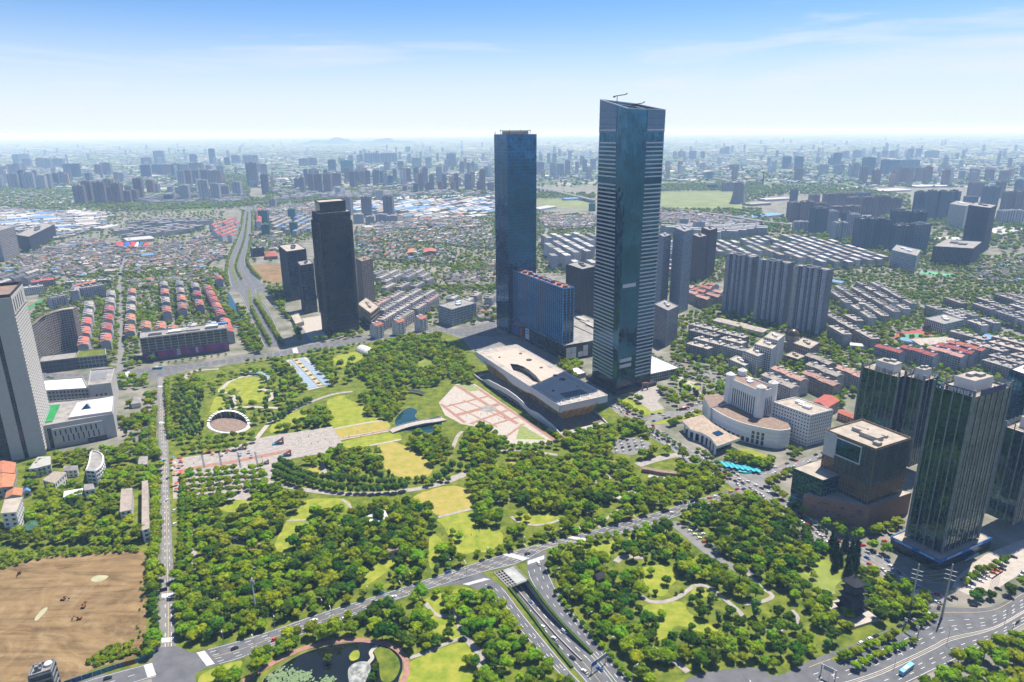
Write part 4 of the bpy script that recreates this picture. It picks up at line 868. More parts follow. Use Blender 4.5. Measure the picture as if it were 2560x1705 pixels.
for k in range(3):
 for j in range(2): b = MB(); b.bar(s0[0].lerp(s0[1], .25 + .2*k), s0[0].lerp(s0[1], .34 + .2*k), 13 + 6*j, 15.5 + 6*j, .02, .12, dark_glass); b.build('square_window', T)
b = MB()
for k in range(9): q0 = f[0].lerp(f[3], .3 + .06*k); q1 = f[1].lerp(f[2], .3 + .06*k); b.beam((*q0.lerp(q1, .08), 34), (*q0.lerp(q1, .75), 34), .7, white)
b.build('roof_louvres', T, kind='stuff')
T, f = root_at('gatehouse', 'small gatehouse with grey pitched roof near the straight street', 'gatehouse', [g('A', *p, 6) for p in ((948, 1075), (1025, 1065), (1022, 1022), (950, 1030))])
b = MB(); b.prism([p*.9 for p in f], 0, 6, white); b.build('wall', T)
b = MB(); b.prism(f, 6, 9, roofgrey, scale=.45); b.build('roof', T)
hz = 62.0
arc = smooth_line([g('A', *p, hz) for p in ((222, 510), (300, 445), (400, 408), (470, 394), (525, 388))], 3); back = [p + Vector((-.25, 1)).normalized()*17 for p in arc]
T, f = root_at('apartment_block', 'curved brown balconied apartment block behind the left tower', 'apartments', arc + back[::-1])
block(T, f, 0, hz, win, mat('tan_wall', (.30, .26, .23), .85), 19, 3.6, 1.1, .9, .5, cream, 1.2, False)
T, f = root_at('shop_podium', 'low glass fronted shop podium with planted roof at the street corner', 'building', [g('A', *p, 15) for p in ((545, 742), (770, 720), (765, 675), (575, 690))]); block(T, f, 0, 15, win, conc, 3, 4.5, .8, .6, .4, under, 1.2, False)
T, f = root_at('shop_podium', 'long dim shop podium below the curved apartment block', 'building', [g('A', *p, 15) for p in ((290, 775), (545, 745), (560, 700), (290, 730))]); block(T, f, 0, 15, win, dgrey, 3, 4.5, .8, .5, .4, roofgrey, 1.2, False)
Lb, Rb = g('A', 1045, 772), g('A', 1668, 690); d_ = (Rb - Lb).normalized(); n_ = Vector((-d_.y, d_.x)); hs = height(Lb, px('A', 0, 603)[1])
T, f = root_at('shopping_block', 'long dark glass shopping block with a band of pink posters', 'building', [Lb, Rb, Rb + n_*34, Lb + n_*34])
block(T, f, 14, hs, glass('bronze_glass', (.07, .065, .06), .12, .5), conc, 5, 9.5, .6, .9, .5, roofgrey, 1.5, True, rs=4)
b = MB(); b.prism([p*1.0 for p in f], 0, 14, dgrey); b.build('shop_floor', T)
s0 = [s for s in sides(f) if (s[1]-s[0]).x > 60][0]; rr = random.Random(3); u = .02; k = 0
while u < .97:
 wd = rr.uniform(.025, .06); m_ = mat('poster_%d' % (k % 6), [(.30, .03, .20), (.22, .02, .22), (.38, .05, .22), (.16, .02, .18), (.42, .03, .09), (.30, .07, .30)][k % 6], .6, var=.3, scale=.4)
 if k in (2, 9, 13): m_ = mat('poster_pale', (.45, .55, .62), .6)
 b = MB(); b.bar(s0[0].lerp(s0[1], u), s0[0].lerp(s0[1], min(.985, u + wd)), 4 + rr.uniform(-.5, .5), 12.5 + rr.uniform(-1.2, 1), .1, .5, m_); b.build('poster', T); u += wd + .004; k += 1
for i in range(4):
 b = MB(); q = f[0].lerp(f[1], .1 + .22*i) + (f[3]-f[0])*.3; b.prism([q, q + d_*16, q + d_*16 + n_*9, q + n_*9], hs, hs + rr.uniform(2, 4.5), conc, top=white if i % 2 else roofgrey); b.build('roof_plant', T)
b = MB(); q = f[0].lerp(f[1], .78) + (f[3]-f[0])*.75; b.prism([q, q + d_*28, q + d_*28 + n_*5, q + n_*5], hs, hs + 3, mat('blue_sheet', (.16, .32, .55), .6)); b.build('blue_roof_shed', T)
cw = mat('court_white', (.88, .87, .84), .8, var=.04); zc = 47.0
l_, c_, r_ = g('I', 318, 492, zc), g('I', 545, 588, zc), g('I', 634, 555, zc)
T, f = root_at('courthouse', 'white courthouse with four corner turrets above a curved colonnaded wing', 'courthouse', [l_, c_, r_, l_ + r_ - c_]); cc = centre([l_, c_, r_, l_ + r_ - c_])
b = MB(); b.prism(f, 0, zc, cw, cap=False); b.build('wall', T); roof_kit(T, f, zc - .5, brownw, 1.4, cw, True, 8)
ff = ccw(f)
for p, q in sides(f):
 L = (q-p).length; k = int(L/4.2)
 for i in range(k):
  b = MB(); u0 = (.16 + .68*(i+.3)/k); b.bar(p.lerp(q, u0), p.lerp(q, u0 + .68*.42/k), 20, zc - 8, .02, .12, win); b.build('strip_window', T)
for i, p in enumerate(f):
 b = MB(); q = p*.9; b.prism([q + Vector((7.5*math.cos(a*PI/4 + .4), 7.5*math.sin(a*PI/4 + .4)))*.62 for a in range(8)], 18, zc + 5, cw); tb = b.build('turret', T)
 b = MB(); b.prism([q + Vector((7.5*math.cos(a*PI/4 + .4), 7.5*math.sin(a*PI/4 + .4)))*.7 for a in range(8)], zc + 5, zc + 8, mat('turret_roof', (.68, .66, .62)), scale=.05); b.build('turret_roof', tb)
zw = 20.0
fa = smooth_line([g('I', *p, zw) for p in ((185, 672), (290, 736), (410, 786), (540, 818), (660, 838), (735, 828))], 4); ba = smooth_line([g('I', *p, zw) for p in ((735, 820), (700, 775), (560, 735), (330, 655), (235, 640))], 3)
fw_ = [p - cc for p in fa + ba]; KEEP_OFF.append(Area(fa + ba)); FOOT.append(Area(fa + ba))
b = MB(); b.prism(fw_, 0, zw, cw, cap=False); b.build('curved_wing', T); b = MB(); b.face([(*p, zw - .4) for p in ccw(fw_)], brownw); b.build('wing_roof', T)
b = MB()
for i in range(len(fa)-1):
 p, q = fa[i] - cc, fa[i+1] - cc
 for z in (6, 10.5, 15, 19.6): b.bar(p, q, z, z + .5, -.05, .5, cw)
b.build('cornice', T, kind='stuff')
for i in range(2, 13):
 p, q = fa[i] - cc, fa[i+1] - cc; b = MB(); b.bar(p.lerp(q, .2), p.lerp(q, .8), 1, 6 if i < 10 else 14, .02, .15, win); b.build('wing_window', T)
lb = [g('I', *p, 21) - cc for p in ((155, 612), (200, 690), (330, 650), (255, 595))]; b = MB(); b.prism(lb, 0, 21, cw, top=brownw); b.build('side_wing', T); KEEP_OFF.append(Area([p + cc for p in lb]))
zp = 11.0; po = [g('I', *p, zp) - cc for p in ((10, 772), (70, 832), (150, 858), (205, 890), (246, 946), (400, 890), (320, 855), (215, 790), (150, 735))]
KEEP_OFF.append(Area([p + cc for p in po]))
b = MB(); b.prism(po, zp - 2.6, zp, cw, top=mat('tan_roof', (.42, .33, .25), .9), bottom=True); b.build('portico_roof', T)
for i in range(1, 5):
 for k in range(2):
  q = po[i-1].lerp(po[i], .3 + .5*k)*1.0; q = q.lerp(centre(po), .04); b = MB(); b.prism([q + Vector(o) for o in ((-.9, -.9), (.9, -.9), (.9, .9), (-.9, .9))], 0, zp - 2.6, cw); b.build('portico_column', T)
b = MB(); b.prism([p.lerp(centre(po), .25) for p in po], 0, zp - 2.7, dark_glass); b.build('lobby_glass', T)
b = MB(); q = [g('I', *p, zp) - cc for p in ((215, 860), (250, 880), (290, 865), (255, 845))]; b.prism(q, zp, zp + 1, teal_glass); b.build('skylight', T)
T, f, hh_ = boxb('office_block', 'white slab office with rows of small windows behind the courthouse', 'office', 'I', (600, 850), (840, 945), (985, 905), 742, win, cw, 3.6, 3.2, 2.0, 1.5, cream)
zq = 66.0; q = [g('I', *p, zq) for p in ((970, 842), (1300, 972), (1535, 897), (1210, 772))]
T, f = root_at('office_cube', 'brown cube shaped office with a white framed window and sandy roof', 'office', q); cc = centre(q)
bronze = glass('bronze_curtain', (.17, .11, .065), .25, .3); brk = mat('brown_brick', (.31, .17, .11), .85, var=.12, scale=.4)
block(T, f, 19, zq, bronze, mat('bronze_fin', (.26, .18, .11), .5, .2), 13, 2.2, .35, .28, .3, cream, 1.4, False)
lf = [s for s in sides(f) if (s[1]-s[0]).normalized().dot(f[1]-f[0]) > 0 and (s[0]-f[0]).length < 1][0]; rf = [s for s in sides(f) if (s[0]-f[1]).length < 1][0]
tf = mat('teal_frame', (.10, .17, .19), .4, .3)
b = MB(); b.bar(*[lf[0].lerp(lf[1], u) for u in (.0, .24)], 46, zq + .2, -.05, .7, lilac); b.build('grey_panel', T)
b = MB(); b.bar(*[lf[0].lerp(lf[1], u) for u in (.26, .74)], 50, 64, .3, .45, teal_glass); b.build('big_window', T)
b = MB()
for z in (49.4, 64): b.bar(lf[0].lerp(lf[1], .25), lf[0].lerp(lf[1], .76), z, z + .8, .3, 1.2, white)
for u in (.25, .75): b.bar(lf[0].lerp(lf[1], u - .006), lf[0].lerp(lf[1], u + .006), 49.4, 64.8, .3, 1.25, white)
b.build('white_window_frame', T)
b = MB()
for k in range(1, 5): b.bar(lf[0].lerp(lf[1], .26 + .48*k/5), lf[0].lerp(lf[1], .262 + .48*k/5), 50, 64, .45, .6, darkm); b.bar(lf[0].lerp(lf[1], .26), lf[0].lerp(lf[1], .74), 50 + 2.8*k, 50.2 + 2.8*k, .45, .6, darkm)
b.build('window_bars', T, kind='stuff')
b = MB()
for s_, u0 in ((lf, .26), (rf, 0)):
 for k in range(22):
  u = u0 + (1-u0)*k/22
  if s_ is lf and .24 < u < .76: b.bar(s_[0].lerp(s_[1], u), s_[0].lerp(s_[1], u + .008), 36, 49, .35, .9, tf)
  else: b.bar(s_[0].lerp(s_[1], u), s_[0].lerp(s_[1], u + .008), 36, zq, .35, .9, tf)
b.build('vertical_fins', T, kind='stuff')
bz = 19.0; bf = [g('I', *p, bz) - cc for p in ((822, 1262), (1262, 1352), (1540, 1252))]; bf.append(bf[0] + bf[2] - bf[1])
b = MB(); b.prism(bf, 0, bz, brk, top=cream, bottom=False); b.build('brick_base', T); KEEP_OFF.append(Area([p + cc for p in bf]))
b = MB(); rr = random.Random(5); s_ = sides(bf)[0] if (sides(bf)[0][0]-bf[0]).length < 1 else [s for s in sides(bf) if (s[0]-bf[0]).length < 1][0]
for i in range(16): u = rr.uniform(.1, .85); z = rr.uniform(6, 15); b.bar(s_[0].lerp(s_[1], u), s_[0].lerp(s_[1], u + rr.uniform(.04, .1)), z, z + .6, .02, .12, darkm)
b.build('slot_windows', T, kind='stuff')
b = MB(); b.prism([p*1.005 for p in f], bz, bz + 3, dark_glass); b.build('recessed_floor', T)
wz = 34.0; wf = [g('I', *p, wz) - cc for p in ((757, 1092), (950, 1172), (1110, 1120), (930, 1036))]
b = MB(); b.prism(wf, 0, wz, teal_glass, top=cream); b.build('glass_wing', T); KEEP_OFF.append(Area([p + cc for p in wf]))
frames(wf, 12, wz, 6, 3, tf, .5, .25, .3).build('wing_bars', T, kind='stuff')
for (x, y, sx, sy, h_) in ((1195, 850, 11, 5, 3), (1270, 890, 15, 8, 3.5), (1210, 830, 9, 3, 2), (1310, 935, 5, 4, 2.6), (1360, 885, 4, 3, 2)):
 p = g('I', x, y, zq) - cc; d1 = (f[1]-f[0]).normalized(); d2 = (f[3]-f[0]).normalized(); b = MB(); b.prism([p - d1*sx/2 - d2*sy/2, p + d1*sx/2 - d2*sy/2, p + d1*sx/2 + d2*sy/2, p - d1*sx/2 + d2*sy/2], zq, zq + h_, conc, top=cream); b.build('roof_plant', T)
Cb = g('E', 1392, 742); hr = height(Cb, px('I', 0, 622)[1])
q = [g('I', *p, hr) for p in ((1687, 547), (1953, 623), (2200, 552))]; q.append(q[0] + q[2] - q[1])
fin = mat('pale_fin', (.26, .29, .30), .5, .2)
def fin_tower(label, foot, h, signs, base=10):
 T, f = root_at('office_tower', label, 'tower', foot); b = MB()
 for p, r in sides(f): b.panes(p, r, base, h, max(4, round((r-p).length/2.2)), round(h/3.9), green_glass, .025)
 b.build('glazing', T, kind='stuff')
 frames(f, base, h, round(h/3.9), 60, darkm, .22, 0, .08).build('floor_lines', T, kind='stuff')
 for p, r in sides(f):
  k = max(3, round((r-p).length/7)); d = (r-p).normalized()
  for i in range(k+1): c = p.lerp(r, i/k); b = MB(); wd = .9 if i in (0, k) else .33; b.bar(c - d*wd, c + d*wd, base, h + 5, .02, .45, fin); b.build('vertical_fin', T)
  b = MB()
  for i in range(k): c = p.lerp(r, (i+.5)/k); b.bar(c - d*.09, c + d*.09, base, h*.72, .02, .25, fin)
  b.build('thin_fins', T, kind='stuff')
 b = MB(); b.face([(*p, h - .5) for p in ccw(f)], cream); b.build('roof', T)
 b = MB(); b.prism([p*.5 for p in f], h - .5, h + 8, white, top=cream); pn = b.build('penthouse', T)
 b = MB(); b.prism([p*.14 + f[0]*.1 for p in f], h + 8, h + 10, conc); b.build('vent_box', pn); b = MB(); b.prism([p*.14 + f[2]*.15 for p in f], h + 8, h + 10, conc); b.build('vent_box', pn)
 b = MB()
 for p, r in sides(f):
  for z in (1.2, 2.4, 3.6): b.bar(p, r, h + z, h + z + .3, .1, .3, fin)
 b.build('roof_railing', T, kind='stuff')
 return T, f
T, f = fin_tower('nearest glass office tower with pale vertical fins and a roof sign', q, hr, True)
FT = T
navy = mat('sign_navy', (.012, .03, .12), .5); s1 = [s for s in sides(f) if (s[0]-f[0]).length < 1][0]; s2 = [s for s in sides(f) if (s[0]-f[1]).length < 1][0]
for s_, u0 in ((s1, .3), (s2, .12)):
 b = MB(); b.bar(s_[0].lerp(s_[1], u0), s_[0].lerp(s_[1], .96 if s_ is s1 else .8), hr + .3, hr + 4.6, .85, 1.1, navy); b.build('sign_board', T)
def lettering(txt, p, q, z, size, m, parent, off=1.2, spread=None):
 d = (q - p); L = d.length; d.normalize(); n_ = Vector((d.y, -d.x)); k = len(txt)
 for i, ch in enumerate(txt):
  cu = bpy.data.curves.new('sign_character', 'FONT'); cu.body = ch; cu.size = size; cu.align_x = 'CENTER'; cu.extrude = .08; cu.materials.append(m)
  o_ = bpy.data.objects.new('tmp', cu); C.objects.link(o_); me = bpy.data.meshes.new_from_object(o_.evaluated_get(bpy.context.evaluated_depsgraph_get())); bpy.data.objects.remove(o_); o = bpy.data.objects.new('sign_character', me); C.objects.link(o); o.parent = parent; c = p.lerp(q, (i + .5)/k) + n_*off
  o.location = (c.x, c.y, z); o.rotation_euler = (PI/2, 0, math.atan2(d.y, d.x))
lettering('江南农村商业银行', s1[0].lerp(s1[1], .32), s1[0].lerp(s1[1], .95), hr + .9, 3.8, white, T)
d = (s1[1]-s1[0]).normalized(); c = s1[0].lerp(s1[1], .14) + Vector((d.y, -d.x))*1.2; b = MB(); lg = mat('logo_green', (.02, .16, .07), .5)
pts = [(2.2*math.cos(a), .5 + 1.6 + 1.5*math.sin(a)) for a in [k*PI/8 for k in range(1, 13)]] + [(-2.2*math.cos(a), .5 - 1.4 + 1.5*math.sin(a)) for a in [PI*1.0 - k*PI/8 + PI*.5 for k in range(12)]]
for k in range(len(pts)-1): b.beam((*(c + d*pts[k][0]), hr + 2.4 + pts[k][1]), (*(c + d*pts[k+1][0]), hr + 2.4 + pts[k+1][1]), 1.0, lg if k < 12 else mat('logo_blue', (.03, .08, .25), .5))
b.build('swirl_logo', T)
cc = centre(q); pz = 9.0; pf = [g('E', *p, pz) - cc for p in ((1040, 545), (1385, 712), (1750, 548))]; pf.append(pf[0] + pf[2] - pf[1])
b = MB(); b.prism(pf, 0, pz, dark_glass, top=cream); b.build('bank_podium', T); KEEP_OFF.append(Area([p + cc for p in pf]))
blue = mat('sign_blue', (.03, .10, .36), .5)
for s_ in sides(pf): b = MB(); b.bar(*s_, pz - 1.8, pz + .8, .02, .5, blue); b.build('blue_fascia', T)
s3 = [s for s in sides(pf) if (s[0]-pf[0]).length < 1][0]; s4 = [s for s in sides(pf) if (s[0]-pf[1]).length < 1][0]
for s_, u0, u1 in ((s3, .1, .45), (s3, .6, .9), (s4, .12, .4), (s4, .55, .8)): b = MB(); b.bar(s_[0].lerp(s_[1], u0), s_[0].lerp(s_[1], u1), pz - 1.3, pz + .3, .5, .6, mat('sign_pale_blue', (.35, .55, .75), .5)); b.build('fascia_sign', T)
b = MB(); e0, e1 = [g('E', *p, 4) - cc for p in ((1560, 715), (1660, 665))]; dd = (e1-e0).normalized(); nn = Vector((dd.y, -dd.x)); b.prism([e0, e1, e1 - nn*8, e0 - nn*8], 4, 4.6, teal_glass, bottom=True); b.build('entrance_canopy', T)
h2 = 92.0
q = [g('I', *p, h2) for p in ((1212, 417), (1456, 488))]; q.append(q[1] + (q[1]-q[0]).normalized().orthogonal()*24); q.append(q[0] + q[2] - q[1])
T, f = fin_tower('rear glass office tower with a low roof sign left of the nearest one', q, h2, False)
s1 = [s for s in sides(f) if (s[0]-f[0]).length < 1][0]; lettering('江南银行', s1[0].lerp(s1[1], .35), s1[0].lerp(s1[1], .98), h2 + .2, 4.2, darkm, T, -.6)
h3 = 92.0; q = [g('I', *p, h3) for p in ((1500, 478), (1622, 512), (1720, 484))]; q.append(q[0] + q[2] - q[1]); fin_tower('narrow glass office tower tucked behind the nearest one', q, h3, False)
Cb = g('E', 1880, 540); l_ = g('E', 1690, 455); r_ = Cb + (Cb - l_).normalized().orthogonal()*40; hh_ = height(l_, px('I', 0, 815)[1])
fin_tower('dark glass tower at the right edge with blue roof crown', [l_, Cb, r_, l_ + r_ - Cb], hh_, False)
b = MB();
T, f = root_at('office_tower', 'teal glass office behind the right edge tower', 'tower', [g('I', *p, 95) for p in ((2190, 440), (2330, 490), (2420, 440), (2290, 400))]); block(T, f, 0, 95, teal_glass, darkm, 24, 3.5, .3, .2, .2, white, 1.5, True)
boxb('civic_building', 'tan stone civic hall with rows of windows beside the dome', 'civic building', 'I', (740, 360), (850, 400), (915, 355), 300, win, mat('tan_stone', (.36, .31, .26), .85), 4, 3.5, 1.5, 1.4, cream)
boxb('civic_building', 'small tan stone annex with pale flat roof below the dome', 'civic building', 'I', (685, 395), (775, 425), (832, 400), 370, win, mat('tan_stone', (.36, .31, .26)), 4, 3.5, 1.5, 1.4, cream)
q = g('I', 735, 330); T = thing('domed_hall', 'stone drum topped by a dark copper dome with a spike', 'dome', (q.x, q.y, 0)); hd = height(q, px('I', 0, 150)[1]); ts = mat('tan_stone', (.36, .31, .26))
b = MB(); b.prism([(16*math.cos(k*PI/2 + .5), 16*math.sin(k*PI/2 + .5)) for k in range(4)], 0, hd*.5, ts); b.build('square_base', T)
b = MB(); b.ring([(9.5, hd*.5), (9.5, hd*.6), (9, hd*.6), (9, hd*.7)], ts, 20); b.build('drum', T)
b = MB(); b.ring([(8.6*math.cos(a), hd*.7 + 8.6*math.sin(a)) for a in [k*PI/16 for k in range(9)]], mat('copper_dome', (.12, .075, .05), .35, .5), 24); b.build('dome', T, smooth=True)
b = MB(); b.ring([(1, hd*.7 + 8.3), (1, hd*.7 + 10), (.3, hd*.7 + 11), (.05, hd*.7 + 15)], copper, 8); b.build('spike', T)
FOOT.append(Area([q + Vector(o) for o in ((-16, -16), (16, -16), (16, 16), (-16, 16))]))
for k, (l, c, r, t) in enumerate((((320, 440), (420, 485), (470, 460), 412), ((410, 445), (500, 485), (570, 455), 350), ((480, 440), (590, 475), (640, 430), 300), ((540, 420), (625, 445), (672, 400), 245))):
 boxb('apartment_block', ['lowest', 'second', 'third', 'tallest'][k] + ' step of the white stepped flats beside the courthouse', 'apartments', 'I', l, c, r, t, win, white, 3, 3.2, 1.0, .9, cream, True, 'stepped white flats')
bw = mat('blue_white_wall', (.40, .46, .55), .7); slate = mat('slate_wall', (.24, .245, .27), .8, var=.08); rust = mat('maroon_wall', (.13, .075, .07), .8); tealw = mat('teal_wall', (.10, .17, .22), .7)
NAMED = [('dark blue ribbed tower right of the blue hotel', 'F', (1300, 735), (1335, 752), (1368, 742), 620, dark_glass, dgrey, 3.4), ('slim blue and white tower just right of the tallest tower', 'F', (1504, 705), (1516, 715), (1532, 708), 545, dark_glass, bw, 3.2),
 ('twin ribbed blue and white tower right of the tallest tower', 'F', (1538, 705), (1560, 722), (1580, 712), 533, dark_glass, bw, 3.2), ('maroon tower nearest the blue and white pair', 'F', (1583, 642), (1600, 652), (1618, 646), 546, dark_glass, rust, 3.2), ('taller maroon tower behind the blue and white pair', 'F', (1605, 632), (1622, 642), (1640, 636), 530, dark_glass, rust, 3.2),
 ('plain grey tower at the foot of the tallest tower', 'F', (1500, 780), (1530, 798), (1554, 785), 715, win, mat('pale_grey_wall', (.42, .42, .43), .8), 3.2),
 ('left slab of the three grey ribbed housing slabs', 'F', (1659, 718), (1718, 731), 17, 592, win, slate, 3), ('middle slab of the three grey ribbed housing slabs', 'F', (1730, 739), (1798, 752), 17, 606, win, slate, 3), ('right slab of the three grey ribbed housing slabs', 'F', (1810, 761), (1883, 777), 17, 622, win, slate, 3),
 ('black glass headquarters tower in the far right housing', 'M', (1635, 850), (1790, 885), (1840, 850), 545, dark_glass, dgrey, 4), ('black glass podium below the far headquarters tower', 'M', (1405, 970), (1700, 990), (1770, 930), 850, dark_glass, dgrey, 4),
 ('white gridded slab left of the black headquarters', 'M', (1520, 695), (1640, 720), (1690, 690), 530, win, white, 3.4), ('white hospital slab with small windows at right', 'M', (1095, 985), (1280, 1035), (1310, 985), 905, win, mat('ice_wall', (.52, .60, .66), .8), 3.4),
 ('white school block with pink roof at right', 'M', (1352, 1460), (1490, 1505), (1640, 1470), 1420, win, white, 3.6), ('cream office with striped floors at the far left edge', 'J', (-120, 1040), (40, 1060), (175, 1010), 800, win, mat('cream_wall', (.45, .42, .40), .8), 4),
 ('dark block wrapped in green net at the far left', 'J', (160, 960), (270, 980), (480, 860), 850, dark_glass, dgrey, 4), ('white office with blue glass near the north road', 'K', (1500, 1405), (1600, 1440), (1780, 1385), 1310, win, mat('ice_wall', (.52, .60, .66)), 4), ('dark screen block beside the far boulevard', 'K', (85, 905), (100, 915), (185, 905), 850, dark_glass, dgrey, 4)]
for l, t, a, c, r, top, gm, fm, fl in NAMED:
 T, f, hh_ = boxb('tower_block' if 'slab' not in l else 'housing_slab', l, 'tower', t, a, c, r, top, gm, fm, fl, 3.3, .7, 1.1, None, True)
 if 'ribbed housing' in l:
  for u, wd, o in ((.02, .10, 1.5), (.27, .10, 2.2), (.45, .06, 1.2), (.62, .10, 2.2), (.86, .12, 1.6)):
   b = MB(); b.bar(f[0].lerp(f[1], u), f[0].lerp(f[1], u + wd), 0, hh_ + 3*(o > 2), .3, o, mat('bay_wall', (.44, .45, .52), .8)); b.build('stair_bay', T)
q = g('F', 1696, 467); hc = height(q, px('F', 0, 419)[1]); T = thing('cooling_tower', 'grey concrete cooling tower standing in the far meadow', 'cooling tower', (q.x, q.y, 0))
rb_ = (g('F', 1715, 467) - g('F', 1678, 467)).length/2
b = MB(); b.ring([(rb_*k, hc*z) for k, z in ((1, 0), (.86, .2), (.74, .42), (.66, .65), (.64, .8), (.68, 1.0), (.63, 1.0), (.6, .8))], mat('tower_concrete', (.23, .22, .21), .9), 28); b.build('shell', T, smooth=True)
b = MB()
for k in range(28): a = k*PI/14; b.beam((rb_*1.03*math.cos(a), rb_*1.03*math.sin(a), 0), (rb_*.98*math.cos(a+.1), rb_*.98*math.sin(a+.1), hc*.06), 1.5, conc)
b.build('leg_ring', T, kind='stuff')
q = g('F', 1753, 428); hc = height(q, px('F', 0, 394)[1]); T = thing('chimney', 'thin dark factory chimney beyond the cooling tower', 'chimney', (q.x, q.y, 0)); b = MB(); b.ring([(4.5, 0), (3, hc), (2, hc)], dgrey, 12); b.build('shaft', T); b = MB(); b.ring([(3.4, hc*.94), (3.4, hc*.97)], white, 12); b.build('band', T)
q = g('M', 870, 1390); hc = height(q, px('M', 0, 1260)[1]); T = thing('water_tower', 'concrete mushroom water tower among the right hand flats', 'water tower', (q.x, q.y, 0)); b = MB(); b.ring([(1.6, 0), (1.4, hc*.75)], conc, 10); b.build('stem', T); b = MB(); b.ring([(1.5, hc*.72), (5, hc*.92), (5.4, hc), (.1, hc+.6)], conc, 16); b.build('tank', T)
# ================================================================== THE TOWN
rng = random.Random(11)
def clear_of(q, r=0, areas=None):
 pts = [q] if not r else [q, q + Vector((r, 0)), q - Vector((r, 0)), q + Vector((0, r)), q - Vector((0, r))]
 return not any((areas or KEEP_OFF).hit(p) for p in pts)
WALLS = {'grey': mat('flat_grey_wall', (.34, .33, .33), .85, rnd=.2, hue=.01), 'pale': mat('flat_pale_wall', (.50, .49, .48), .85, rnd=.15, hue=.015), 'tan': mat('flat_tan_wall', (.36, .31, .27), .85, rnd=.2, hue=.01), 'lilac': mat('flat_lilac_wall', (.40, .39, .43), .85, rnd=.15), 'white': mat('flat_white_wall', (.60, .60, .61), .85, rnd=.12)}
ROOFS = {'grey': mat('flat_grey_roof', (.32, .295, .27), .9, rnd=.3, scale=.2, var=.2, hue=.01), 'tan': mat('flat_tan_roof', (.38, .33, .285), .9, rnd=.25, scale=.2, var=.2, hue=.01), 'red': mat('red_tile_roof', (.42, .105, .075), .8, rnd=.25, scale=.3, var=.15, hue=.012), 'pink': mat('pink_tile_roof', (.45, .25, .21), .85, rnd=.2, scale=.3, var=.15, hue=.012),
  'dark': mat('dark_tile_roof', (.135, .125, .125), .85, rnd=.35, scale=.3, var=.2, hue=.015), 'blue': mat('blue_sheet_roof', (.12, .27, .50), .6, rnd=.2), 'white': mat('white_sheet_roof', (.52, .51, .49), .6, rnd=.12), 'orange': mat('orange_tile_roof', (.46, .17, .095), .8, rnd=.2, scale=.3, var=.15, hue=.01)}
tank = mat('roof_heater', (.55, .57, .6), .4, .3)
def slab_meshes(L, D, floors, wall, roof, pitched, seed):
 r = random.Random(seed); H = floors*3.0; w_ = MB(); foot = [(-L/2, -D/2), (L/2, -D/2), (L/2, D/2), (-L/2, D/2)]; wm = WALLS[wall]; rm = ROOFS[roof]
 w_.prism(foot, 0, H, win, cap=False)
 for i in range(floors + 1):
  z = i*3.0
  for p, q in sides(foot):
   if (Vector(q)-Vector(p)).length > D + 1: w_.bar(p, q, max(0, z - .7), min(H, z + .75), -.02, .35, wm)
 for p, q in sides(foot):
  p, q = Vector(p), Vector(q); LL = (q-p).length; d = (q-p)/LL
  if LL < D + 1: w_.bar(p, q, 0, H + .4, -.02, .3, wm); continue
  k = round(LL/3.4)
  for i in range(k+1): c = p.lerp(q, i/k); w_.bar(c - d*(.55 if i % 2 else .85), c + d*(.55 if i % 2 else .85), 0, H, -.02, .4, wm)
 bal = MB(); k = round(L/7)
 for i in range(k):
  x = -L/2 + (i+.5)*L/k
  for f in range(floors): bal.box(x - 1.5, -D/2 - 1.5, f*3 + .15, x + 1.5, -D/2 - .3, f*3 + 1.3, wm, True)
 rf = MB(); o = .7; z = H
 if pitched:
  n = max(2, round(L/14)) if pitched == 2 else 1
  for j in range(n):
   x0 = -L/2 - (o if j == 0 else 0) + (L/n*j if j else 0); x1 = -L/2 + L/n*(j+1) + (o if j == n-1 else 0); rz_ = z + (2.6 if pitched == 1 else 2.4 + .7*(j % 2)); e = z + (.7*(j % 2) if pitched == 2 else 0)
   A = [(x0, -D/2 - o, e), (x1, -D/2 - o, e), (x1, 0, rz_), (x0, 0, rz_)]; B = [(x1, D/2 + o, e), (x0, D/2 + o, e), (x0, 0, rz_), (x1, 0, rz_)]
   rf.face(A, rm); rf.face(B, rm); rf.face([A[0], A[3], B[1]], wm); rf.face([A[1], B[0], A[2]], wm); rf.face([A[0], B[1], (x0, D/2+o, z-.3), (x0, -D/2-o, z-.3)], wm)
 else:
  rf.prism([(-L/2 - .4, -D/2 - .4), (L/2 + .4, -D/2 - .4), (L/2 + .4, D/2 + .4), (-L/2 - .4, D/2 + .4)], H - .1, H + .5, wm, top=rm, bottom=True)
 hd = MB(); k = max(2, round(L/14))
 for i in range(k):
  x = -L/2 + (i+.5)*L/k; hd.box(x - 1.6, .3, H, x + 1.6, D/2 - .4, H + (3.4 if pitched else 2.9), wm)
  for j in range(3): a = x + r.uniform(-5, 5); b_ = r.uniform(-D/2 + 1, D/2 - 1); zz = H + (2.6*(1 - abs(b_)/(D/2)) if pitched else .5); hd.box(a - .9, b_ - .7, zz, a + .9, b_ + .5, zz + r.uniform(.7, 1.3), tank)
 return w_.mesh('flats_wall'), bal.mesh('flats_balconies'), rf.mesh('flats_roof'), hd.mesh('flats_stair_heads'), H
SLABS = {}
def slab_thing(L, D, floors, wall, roof, pitched, loc, rz, label, group, near=True):
 SPECS.append((L, D, floors, wall, roof, pitched, Vector(loc[:2]), rz, label, group, near))
 c, s_ = math.cos(rz), math.sin(rz); u = Vector((c, s_))*(L/2+1); v = Vector((-s_, c))*(D/2+1); q = Vector(loc[:2])
 A_ = Area([q-u-v, q+u-v, q+u+v, q-u+v]); FOOT.append(A_); KEEP_OFF.append(A_)
SPECS = []
